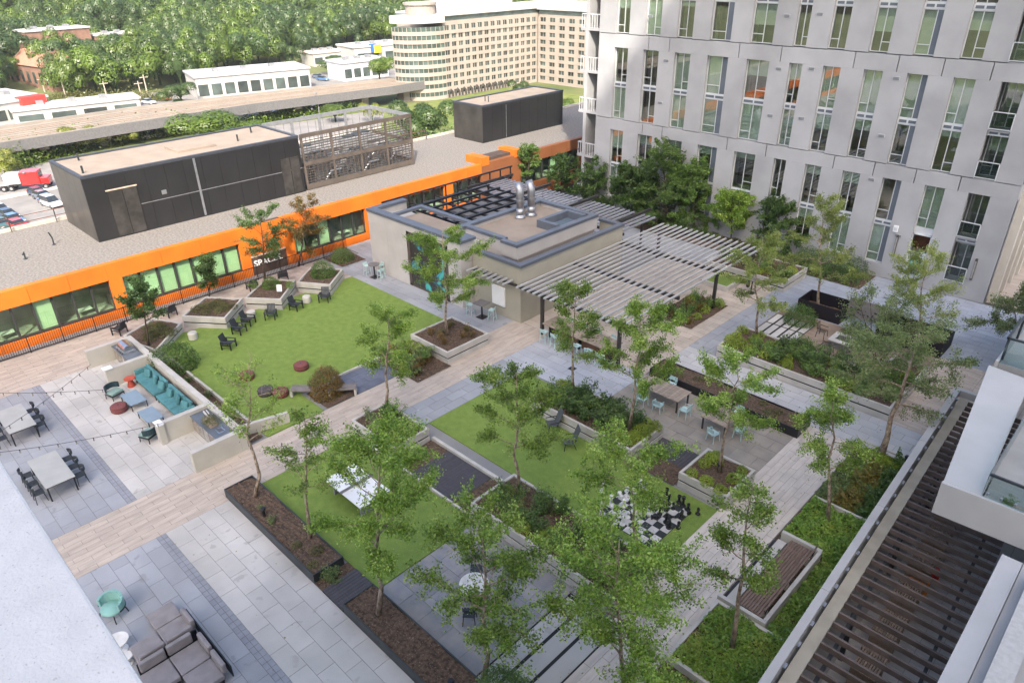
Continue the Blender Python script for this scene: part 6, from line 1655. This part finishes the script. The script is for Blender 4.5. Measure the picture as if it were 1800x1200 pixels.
# green glass attic and roof
M_ATTIC = mat('green_attic_glazing', (.13, .175, .165), .3, .2, .5, spec=.6)
MB().box(TX - 21, TX - .8, TY0 - .0, TY1 + 30, zr - .019, zr + 1.3).build('attic', M_ATTIC, tw); MB().box(WX0 - .5, WX1, TY1 + .9, TY1 + 28, zr - .39, zr + 1.0).build('attic', M_ATTIC, tw)
MB().box(TX - 21.3, TX + .3, TY0 - .0, TY1 + 30, zr + 1.301, zr + 1.8).build('cornice', mat('pale_cornice', (.42, .41, .39), .8), tw); MB().box(WX0 - .4, WX1 + .2, TY1 - .3, TY1 + 28, zr + 1.001, zr + 1.5).build('cornice', mat('pale_cornice', (.42, .41, .39), .8), tw)
MB().box(TX - 18, TX - 5, TY0 + 2, TY1 - 6, zr + 1.801, zr + 4.2).build('roof_house', mat('grey_roof_house', (.40, .40, .41), .8), tw)
MB().lathe([(4.2, 0), (4.2, 2.4), (4.6, 2.41), (4.6, 3.0)], (TX - 6, TY0 - 3, zr + 1.8), 24).build('roof_rotunda', M_CREAM, tw)
# curved corner with ribbon windows
def arc(rad, n=12, cx=TX - 9.2, cy=TY0 - .01, a0=0.0, a1=-PI / 2):
    return [(cx + rad * math.cos(a0 + (a1 - a0) * i / n), cy + rad * 1.15 * math.sin(a0 + (a1 - a0) * i / n)) for i in range(n + 1)]
for r in range(10):
    z0 = zrow[r] if r < 9 else zr
    oc = arc(9.6); ic = [(TX - 9.2, TY0)]
    ztop = (zrow[r + 1] - fl * .44 if r < 8 else zr) if r < 9 else zr + 1.2
    if r == 9: break
    MB().prism((oc + ic)[::-1], z0 - fl * .44, z0 + .05).build('spandrel_band', M_CREAM, tw)
    og = arc(9.35); o2 = arc(9.5, 36); i2 = arc(9.3, 36)
    for k in range(0, 12): MB().prism([og[k], (TX - 9.2, TY0), og[k + 1]], z0 + .051, z0 + fl * .56 - .001).build('window', M_TGREEN, tw)
    for k in range(0, 37, 3): MB().tube([(o2[k][0], o2[k][1], z0 + .05), (o2[k][0], o2[k][1], z0 + fl * .56)], .09, 4).build('mullion', M_CREAM, tw)
MB().prism((arc(10.0) + [(TX - 9.2, TY0)])[::-1], zr - fl * .1, zr + 1.75).build('cornice', mat('pale_cornice', (.42, .41, .39), .8), tw)
# arcade of dark arched awnings at the foot
for k in range(10):
    yk = TY0 + (k + .5) * cell
    MB().tube([(TX + .5, yk - .7, G0 + .3), (TX + .5, yk - .7, G0 + 1.6), (TX + .5, yk, G0 + 2.3), (TX + .5, yk + .7, G0 + 1.6), (TX + .5, yk + .7, G0 + .3)], .28, 6).build('arch', mat('dark_arch', (.05, .045, .04), .7), tw)

# shops and houses
def shop(label, px0, py0, px1, py1, depth, h, wallm, roofm, windows=6, canopy=None, name='shop_building'):
    gz = G0
    if name != 'shop_building':
        for _ in range(12): gz = hill(gp((px0 + px1) / 2, (py0 + py1) / 2, gz)[0])
    a, b = Vector(gp(px0, py0, gz)), Vector(gp(px1, py1, gz)); d = (b - a); L_ = d.length; u = d.normalized(); n_ = Vector((-u.y, u.x))
    if n_.dot(Vector((-1, .2))) < 0: n_ = -n_
    t = thing(name, label, 'building', (a.x, a.y, gz), math.atan2(u.y, u.x))
    s = 1 if Vector((-u.y, u.x)).dot(n_) > 0 else -1
    y0, y1 = (0, depth) if s > 0 else (-depth, 0)
    MB().box(0, L_, y0, y1, -.1, h).build('wall', wallm, t)
    MB().box(-.4, L_ + .4, y0 - .4, y1 + .4, h, h + .5).build('roof', roofm, t)
    for k in range(3): MB().box(L_ * (.2 + k * .25), L_ * (.2 + k * .25) + 1.6, (y0 + y1) / 2 - 1, (y0 + y1) / 2 + 1, h + .5, h + 1.4).build('roof_unit', M_LGREY, t)
    fy = -.05 if s > 0 else .05
    for k in range(windows):
        x_ = L_ * (k + .12) / windows; MB().box(x_, x_ + L_ / windows * .75, min(fy, 0) - .02, max(fy, 0) + .02, .9, h * .68).build('window', M_TGL, t)
    if canopy: MB().box(L_ * canopy[0], L_ * canopy[1], -1.6, 1.6, h * .72, h + .9).build('canopy', canopy[2], t)
    return t
M_SHOPW = mat('white_shop_wall', (.38, .375, .36), .8, .05, .3); M_SHOPR = mat('white_shop_roof', (.42, .415, .40), .8, .06, .2)
M_REDS = mat('red_sign', (.55, .045, .035), .6); M_BRICK = mat('red_brick', (.215, .125, .09), .9, .15, .6); M_GREYR = mat('grey_shed_roof', (.36, .36, .37), .7, .06, .2)
shop('white flat-roofed store with a red sign band behind the viaduct', -40, 228, 92, 205, 22, 5.0, M_SHOPW, M_SHOPR, 7, (.62, .95, M_REDS))
shop('long low white building right behind the viaduct', 30, 222, 250, 196, 9, 3.4, M_SHOPW, M_SHOPR, 4)
shop('white showroom with a grey shed roof and a long window front', 350, 176, 548, 156, 16, 6.0, M_SHOPW, M_GREYR, 9)
shop('small white drive-through building near the office tower', 606, 144, 684, 134, 11, 5.5, mat('pale_grey_shop', (.52, .54, .58), .8), M_SHOPR, 5)
t = shop('white store with a blue and yellow sign in front of the wood', 625, 118, 720, 108, 14, 6.5, M_SHOPW, M_SHOPR, 2, (.30, .42, mat('blue_sign', (.03, .12, .55), .6)))
MB().box(7.6, 10.5, -1.7, 1.7, 4.4, 7.2).build('yellow_sign', mat('yellow_sign', (.75, .45, .03), .6), t)
shop('low pale shop roof at the edge of the wood', 553, 118, 606, 112, 10, 4.5, M_SHOPW, mat('pink_roof', (.55, .46, .42), .8), 3)
shop('three-storey red brick apartment house with white trim among the trees', 62, 120, 172, 108, 10, 11.5, M_BRICK, M_SHOPR, 8, name='brick_apartment_house')
for i, (px, py) in enumerate(((80, 108), (120, 100))): pass
t = shop('low red brick wing beside the brick apartment house', 185, 108, 270, 98, 9, 8.5, M_BRICK, M_SHOPR, 6, name='brick_apartment_house')
def gable(label, px0, py0, px1, py1, depth, h):
    a, b = Vector(gp(px0, py0)), Vector(gp(px1, py1)); d = b - a; L_ = d.length
    t = thing('brick_row_house', label, 'building', (a.x, a.y, G0), math.atan2(d.y, d.x))
    MB().box(0, L_, 0, depth, -.1, h).build('wall', M_BRICK, t)
    r = MB().add([(-.5, -.5, h), (L_ + .5, -.5, h), (L_ + .5, depth + .5, h), (-.5, depth + .5, h), (-.5, depth / 2, h + 4), (L_ + .5, depth / 2, h + 4)], [(0, 1, 5, 4), (2, 3, 4, 5), (0, 4, 3), (1, 2, 5), (3, 2, 1, 0)])
    ro = r.build('roof', mat('terracotta_roof', (.30, .165, .11), .85, .1, .8), t)
    for k in range(5): MB().box(L_ * (k + .5) / 5 - .5, L_ * (k + .5) / 5 + .5, depth / 2 - .5, depth / 2 + .5, h + 2.5, h + 5.2).build('chimney', M_BRICK, ro)
    for k in range(7): MB().box(L_ * (k + .3) / 7, L_ * (k + .7) / 7, -.06, .02, h * .3, h * .75).build('window', M_TGL, t)
gable('terracotta-roofed brick row houses half hidden in the trees', 22, 152, 96, 165, 11, 7.5)

# cars
def car_proto(nm, m, label, group, l=4.6, w_=1.82, h=1.45, van=False):
    t = thing(nm, label, 'car', (0, 0, 0), 0, group)
    sec = [(-l / 2, .35, .62), (-l / 2 + .12, .30, .82), (-l * .36, .28, .94 if not van else 1.0), (-l * .30, .28, 1.0), (l * .18, .28, .98), (l * .24, .28, .94), (l / 2 - .2, .3, .78), (l / 2, .36, .6)]
    b = MB(); n = len(sec); vs = []
    for (x, z0, z1) in sec:
        e = w_ / 2 * (.86 if abs(x) > l * .47 else 1)
        vs += [(x, -e, z0), (x, -e, (z0 + z1) / 2), (x, -e * .92, z1), (x, e * .92, z1), (x, e, (z0 + z1) / 2), (x, e, z0)]
    fs = []
    for i in range(n - 1):
        for k in range(6): fs.append((i * 6 + k, i * 6 + (k + 1) % 6, (i + 1) * 6 + (k + 1) % 6, (i + 1) * 6 + k))
    fs += [(5, 4, 3, 2, 1, 0), tuple((n - 1) * 6 + k for k in range(6))]
    b.add(vs, fs).build('body', m, t, smooth=False)
    x0, x1, x2, x3 = (-l * .42, -l * .28, l * .06, l * .22) if not van else (-l * .47, -l * .42, l * .08, l * .24)
    e0, e1 = w_ / 2 * .9, w_ / 2 * .72
    gl = MB().add([(x0, -e0, .97), (x3, -e0, .95), (x3, e0, .95), (x0, e0, .97), (x1, -e1, h), (x2, -e1, h), (x2, e1, h), (x1, e1, h)], [(4, 5, 6, 7), (0, 1, 5, 4), (1, 2, 6, 5), (2, 3, 7, 6), (3, 0, 4, 7)])
    gl.build('windows', mat('car_glass', (.02, .025, .03), .08, spec=.8), t)
    MB().add([(x1 + .02, -e1 + .02, h + .012), (x2 - .02, -e1 + .02, h + .012), (x2 - .02, e1 - .02, h + .012), (x1 + .02, e1 - .02, h + .012)], [(0, 1, 2, 3)]).build('roof', m, t)
    wme = MB().tube([(0, -.11, 0), (0, .11, 0)], .33, 14).mesh('wheel'); wme.materials.append(M_BLACK)
    rim = MB().tube([(0, -.12, 0), (0, .12, 0)], .2, 10).mesh('rim'); rim.materials.append(M_METAL)
    for sx in (-l * .31, l * .31):
        for sy in (-1, 1):
            w2 = link('wheel', wme, None, t, (sx, sy * (w_ / 2 - .08), .33)); link('rim', rim, None, w2)
    for sy in (-1, 1):
        MB().ob((l / 2 - .06, sy * w_ * .36, .68), (.1, .34, .13)).build('headlight', M_WHITE, t); MB().ob((-l / 2 + .05, sy * w_ * .36, .74), (.08, .3, .13)).build('taillight', mat('red_lens', (.4, .02, .02), .3), t)
    return t
def paint(n, c): return mat('car_paint_' + n, c, .3, .03, 1, spec=.6, coat=.6)
CP = {n: paint(n, c) for n, c in dict(navy=(.02, .035, .085), slate=(.10, .13, .17), silver=(.45, .48, .52), red=(.42, .015, .015), white=(.68, .68, .68), black=(.015, .015, .017), green=(.04, .10, .09), blue=(.08, .16, .30)).items()}
PC = {}
def car(colr, px, py, ang, label, van=False, group='cars parked beyond the gravel roof'):
    k = (colr, van); x, y = gp(px, py)
    if k not in PC:
        PC[k] = car_proto('parked_car', CP[colr], label, group, 4.8 if van else 4.6, 1.9, 1.75 if van else 1.45, van); o = PC[k]; o.location = (x, y, G0 + .025); o.rotation_euler = (0, 0, ang)
    else: dup(PC[k], (x, y, G0 + .025), ang, label, group)
A0 = .18
car('navy', 68, 344, A0, 'dark navy car parked first in the row of four behind the truck')
car('slate', 77, 350, A0, 'slate grey car second in the row of four behind the truck')
car('blue', 86, 357, A0, 'mid blue car third in the row of four behind the truck')
car('silver', 92, 362, A0, 'pale silver car last in the row of four by the roof rail', True)
car('white', 2, 374, A0, 'white car beside the navy car at the roof rail'); car('navy', 16, 383, A0, 'navy car between the white car and blue car'); car('blue', 26, 392, A0, 'light blue car beside the red car'); car('red', 34, 402, A0, 'red car half hidden behind the roof rail'); car('green', 4, 400, A0, 'dark green car beside the red car')
for i, (px, py, c, lb) in enumerate(((62, 276, 'slate', 'grey car driving on the road before the hedge'), (98, 268, 'black', 'black car driving on the road before the hedge'), (136, 263, 'white', 'white car driving on the road before the hedge'), (268, 243, 'white', 'white car parked behind the plant room roof'))): car(c, px, py, 1.5, lb, False, 'cars on the road')
lot = [(540, 190, 'navy'), (550, 187, 'black'), (560, 184, 'navy'), (572, 182, 'slate'), (582, 180, 'black'), (612, 178, 'navy'), (622, 176, 'black'), (634, 174, 'navy'), (645, 172, 'slate'), (660, 168, 'navy'), (480, 196, 'slate'), (495, 194, 'black'), (470, 201, 'white')]
for i, (px, py, c) in enumerate(lot): car(c, px, py, .5, '%s car in the row parked under the viaduct' % {'navy': 'navy', 'black': 'black', 'slate': 'grey', 'white': 'white'}[c], i % 3 == 0, '%s cars under the viaduct' % c)
car('red', 288, 176, .3, 'red car parked in front of the wood beside the showroom'); car('silver', 262, 183, .3, 'silver car beside the long white building'); car('blue', 568, 142, .3, 'blue car parked at the drive-through building'); car('slate', 560, 138, .3, 'grey car parked at the drive-through building')
# lorry
x, y = gp(58, 331)
t = thing('semi_truck', 'white and red lorry tractor with a flatbed trailer on the parking road', 'truck', (x, y, G0 + .03), 1.05)
MB().box(-1.2, 1.9, -1.2, 1.2, .9, 3.3).build('cab', paint('red', (.42, .015, .015)), t, bev=.12); MB().box(1.9, 3.3, -1.05, 1.05, .8, 2.1).build('bonnet', paint('red', (.42, .015, .015)), t, bev=.12)
MB().box(1.2, 1.93, -1.0, 1.0, 2.15, 2.95).build('windscreen', mat('car_glass', (.02, .025, .03)), t); MB().box(-4.6, -1.2, -1.1, 1.1, .9, 1.2).build('chassis', M_BLACK, t); MB().box(-3.9, -1.3, -1.15, 1.15, 1.2, 3.0).build('sleeper', paint('white', (.68, .68, .68)), t, bev=.15)
MB().box(-13.5, -3.2, -1.25, 1.25, 1.05, 1.3).build('trailer_bed', mat('trailer_grey', (.25, .24, .23), .7), t)
for xw in (-12.5, -11.3, -4.2, -3.0, 2.6):
    for s in (-1, 1): w2 = MB().tube([(xw, s * 1.2 - .16, .5), (xw, s * 1.2 + .16, .5)], .5, 14).build('wheel', M_BLACK, t); MB().tube([(xw, s * 1.2 - .17, .5), (xw, s * 1.2 + .17, .5)], .25, 10).build('rim', M_METAL, w2)
# street lamps
for (px, py, hpx, lb) in ((62, 330, 30, 'street lamp post beside the lorry'), (128, 262, 34, 'street lamp post in the hedge before the viaduct'), (562, 205, 42, 'tall street lamp in front of the parked navy cars'), (620, 184, 30, 'street lamp in front of the viaduct pier'), (553, 205, 14, 'low street lamp behind the louvred screen')):
    x, y = gp(px, py); hh = height(px, py, px, py - hpx, G0)
    t = thing('street_lamp', lb, 'street lamp', (x, y, G0)); MB().tube([(0, 0, 0), (0, 0, hh)], [.16, .09], 8).build('pole', M_LGREY, t); MB().tube([(0, 0, hh), (.9, -.9, hh + .25)], .07, 6).build('arm', M_LGREY, t); MB().ob((1.1, -1.1, hh + .22), (.7, .35, .16), -PI / 4).build('lamp_head', M_LGREY, t)
for (px, py, hpx) in ((118, 178, 40), (190, 178, 36), (250, 176, 34), (262, 176, 45), (80, 165, 30)):
    x, y = gp(px, py); hh = height(px, py, px, py - hpx, G0); t = thing('utility_pole', 'wooden utility pole standing in front of the wood', 'utility pole', (x, y, G0), group='utility poles before the wood')
    MB().tube([(0, 0, 0), (0, 0, hh)], [.22, .14], 8).build('pole', mat('pole_wood', (.38, .33, .27), .9), t); MB().box(-.1, .1, -1.2, 1.2, hh - .8, hh - .6).build('crossarm', mat('pole_wood', (.38, .33, .27), .9), t)

# broad-leaved crowns for streets and woods: clumped leaf tufts over several lobes
def crown_mesh(seed, n=1100, leaf=.75, squash=.85):
    rng = np.random.default_rng(seed)
    k = rng.integers(7, 11)
    cen = rng.normal(size=(k, 3)) * np.array([.42, .42, .3]); cen[:, 2] += .62
    rad = rng.uniform(.32, .52, k)
    s = rng.integers(0, k, n)
    d = rng.normal(size=(n, 3)); d /= np.linalg.norm(d, axis=1)[:, None]
    d[:, 2] = np.where(d[:, 2] < -.4, -d[:, 2], d[:, 2])
    P = cen[s] + d * (rad[s] * (1 + rng.normal(size=n) * .09))[:, None]
    P[:, 2] *= squash
    V, Q = leaf_quads(P * 5.0, leaf, rng, .2, .8, d * 5.0)
    return V, Q
def tree_mesh(seed, n, leaf, lm=L_FOREST):
    V, Q = crown_mesh(seed, n, leaf); V = V + np.array([0, 0, 2.2])
    me = np_mesh('crown', V, Q); me.materials.append(lm); return me
L_FOR2 = leafmat('forest_leaves_bright', [(.055, .10, .012), (.08, .135, .016), (.11, .17, .022), (.14, .20, .03)], .3)
L_FOR3 = leafmat('forest_leaves_dark', [(.022, .048, .013), (.034, .068, .017), (.05, .09, .022), (.07, .115, .03)], .2)
FM = [tree_mesh(200 + i, 3600, .42, (L_FOREST, L_FOR2, L_FOREST, L_FOR3, L_FOR2, L_FOREST)[i]) for i in range(6)]
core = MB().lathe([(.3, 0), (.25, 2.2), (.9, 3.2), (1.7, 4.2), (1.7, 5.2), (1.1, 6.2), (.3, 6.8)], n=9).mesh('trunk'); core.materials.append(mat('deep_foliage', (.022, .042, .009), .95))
NEAR = [tree_mesh(300 + i, 6500, .36, (L_FOR2, L_FOREST, leafmat('street_yellow_leaves', [(.09, .12, .015), (.14, .17, .022), (.19, .21, .03), (.24, .25, .05)], .25))[i]) for i in range(3)]
def street_tree(label, px, py, hpx, wpx, var, z=G0):
    x, y = gp(px, py, z); hh = height(px, py, px, py - hpx, z); d = (RM @ (np.array([x, y, z]) - np.array([0, 0, H])))[2]
    t = thing('street_tree', label, 'tree', (x, y, z), px * .1); s = wpx * d / FPX / 9.0; t.scale = (s, s, hh / 8.6)
    link('crown', NEAR[var], None, t); link('trunk', core, None, t)
street_tree('broad dark green tree standing between the two plant rooms', 720, 250, 76, 70, 1)
street_tree('large round green tree beside the shorter plant room', 762, 252, 80, 74, 1)
street_tree('wide yellow-green tree rising behind the tan plant room roof', 390, 262, 76, 122, 0)
street_tree('small yellow-green tree behind the tan plant room roof corner', 215, 258, 38, 42, 2); street_tree('tall narrow yellow-green tree in the hedge before the viaduct', 155, 268, 48, 48, 2); street_tree('round yellow-green tree at the road corner beside the lamp post', 12, 312, 46, 44, 2)
street_tree('low bright tree in front of the louvred screen', 590, 215, 38, 46, 0); street_tree('small tree at the foot of the office tower', 912, 172, 32, 34, 1); street_tree('small bright tree behind the shorter plant room', 992, 205, 34, 36, 0)
street_tree('round dark tree beside the white showroom', 320, 183, 42, 48, 1); street_tree('thin yellow-green tree beside the tower lawn', 655, 215, 34, 28, 2); street_tree('low tree on the tower lawn edge', 452, 238, 30, 46, 0)
street_tree('bushy green tree beside the blue and yellow store', 668, 145, 50, 50, 0); street_tree('green tree between the drive-through building and tower', 588, 130, 32, 60, 1)
def hedge_run(label, pts, n, seed, lm, hgt=2.4, wd=3.0):
    rng = np.random.default_rng(seed); P = []
    for i in range(len(pts) - 1):
        a, b = np.array(pts[i]), np.array(pts[i + 1]); m = n // (len(pts) - 1); t_ = rng.random(m)[:, None]; q = a + (b - a) * t_
        q = q + rng.normal(size=(m, 2)) * wd * .4; P.append(np.concatenate([q, (G0 + np.abs(rng.normal(size=(m, 1))) * hgt * .55 + .2)], 1))
    P = np.concatenate(P); V, Q = leaf_quads(P, .45, rng, .5, .8); tag(link('roadside_hedge', np_mesh('roadside_hedge', V, Q), lm), label, 'hedge', kind='stuff')
hedge_run('long green hedge between the road and the viaduct', [gp(20, 300), gp(60, 285), gp(130, 268), gp(250, 245), gp(330, 235)], 9000, 1, L_FOR2, 3.0, 3.4)
hedge_run('bright planting strip along the parked cars under the viaduct', [gp(430, 225), gp(500, 208), gp(560, 204), gp(620, 195)], 4000, 2, L_FOR2, 2.0, 3.0)
hedge_run('dry scrub at the edge of the wood behind the white roofs', [gp(90, 180), gp(200, 176), gp(300, 178)], 4000, 3, L_OLIVE, 2.4, 3.0)
hedge_run('green planting behind the gravel roof edge', [gp(690, 262), gp(760, 260), gp(830, 250)], 4000, 4, L_MID, 3.0, 3.0)
# the wood: nearest trees one by one, the rest as one mass
rngf = np.random.default_rng(12)
cand = []
for _ in range(12000):
    x = rngf.uniform(-470, -232); y = rngf.uniform(25, 330)
    z = hill(x)
    v = RM @ (np.array([x, y, z + 6]) - np.array([0, 0, H])); 
    if v[2] <= 0: continue
    u, vv = 900 + FPX * v[0] / v[2], 600 - FPX * v[1] / v[2]
    if not (-60 < u < 1080 and -70 < vv < 190): continue
    v2 = RM @ (np.array([x, y, z]) - np.array([0, 0, H])); bu, bv = 900 + FPX * v2[0] / v2[2], 600 - FPX * v2[1] / v2[2]
    edge = 178 - max(0, u - 100) * .105 if u < 340 else 140 - (u - 340) * .12
    if 545 < u < 730: edge = 108
    if bv > edge: continue
    if 45 < bu < 180 and 98 < bv < 140: continue            # room for the brick house
    if 180 < bu < 275 and 90 < bv < 122: continue
    if 15 < bu < 108 and 138 < bv < 185: continue
    if 600 < bu < 730 and 84 < bv < 122: continue
    if 545 < bu < 610 and 96 < bv < 122: continue
    if any((x - c[0]) ** 2 + (y - c[1]) ** 2 < 40 for c in cand): continue
    cand.append((x, y, z, bv, bu))
    if len(cand) > 900: break
cand.sort(key=lambda c: -c[3])
for i, (x, y, z, bv, bu) in enumerate(cand[:270]):
    s = rngf.uniform(.85, 1.35); k = int(rngf.integers(0, 6))
    place = 'near the terracotta row houses' if bu < 60 else 'around the brick apartment house' if bu < 185 else 'behind the utility poles' if bu < 345 else 'behind the white showroom' if bu < 560 else 'behind the blue and yellow store' if bu < 730 else 'behind the office tower'
    place = '%s %s tree of the wood %s' % ('tall' if s > 1.1 else 'lower', ('mid green', 'bright green', 'mid green', 'dark green', 'bright green', 'mid green')[k], place)
    t = thing('forest_tree', place, 'tree', (x, y, z - .3), rngf.random() * 6.28, 'trees: ' + place)
    t.scale = (s, s, s * rngf.uniform(1.15, 1.6)); link('crown', FM[k], None, t); link('trunk', core, None, t)
VV = []; QQ = []; o_ = 0
FB = [crown_mesh(400 + i, 1100, .72) for i in range(6)]
for (x, y, z, bv, bu) in cand[270:]:
    V, Q = FB[int(rngf.integers(0, 6))]; s = rngf.uniform(.9, 1.4); a = rngf.random() * 6.28
    R2 = np.array([[math.cos(a), -math.sin(a), 0], [math.sin(a), math.cos(a), 0], [0, 0, 1]])
    W_ = (V + np.array([0, 0, 2.0])) * np.array([s, s, s * 1.35]) @ R2.T + np.array([x, y, z])
    VV.append(W_); QQ.append(Q + o_); o_ += len(V)
if VV:
    for nm, lo, lm in (('forest', 0, L_FOREST), ('forest', 1, L_FOR2)):
        vs = VV[lo::2]; qs = []; oo = 0
        for v_ in vs: qs.append(np.arange(len(v_)).reshape(-1, 4) + oo); oo += len(v_)
        tag(link(nm, np_mesh(nm, np.concatenate(vs), np.concatenate(qs)), lm), 'far mass of mixed green woodland covering the hillside', 'forest', kind='stuff')
hz = MB().box(-905, 305, -405, 805, G0 - 1.2, 136.5).build('haze', None)
hm_ = bpy.data.materials.new('thin_haze'); hm_.use_nodes = True
hm_.node_tree.nodes.clear()
pvn = hm_.node_tree.nodes.new('ShaderNodeVolumePrincipled'); pvn.inputs['Color'].default_value = (.93, .96, 1.0, 1); pvn.inputs['Density'].default_value = .00014; pvn.inputs['Anisotropy'].default_value = .2
on_ = hm_.node_tree.nodes.new('ShaderNodeOutputMaterial'); hm_.node_tree.links.new(pvn.outputs[0], on_.inputs['Volume'])
hz.data.materials.append(hm_)
tag(hz, 'thin pale summer haze over the far woods', 'haze', kind='stuff')
print('forest', len(cand), 'objects', len(bpy.data.objects))
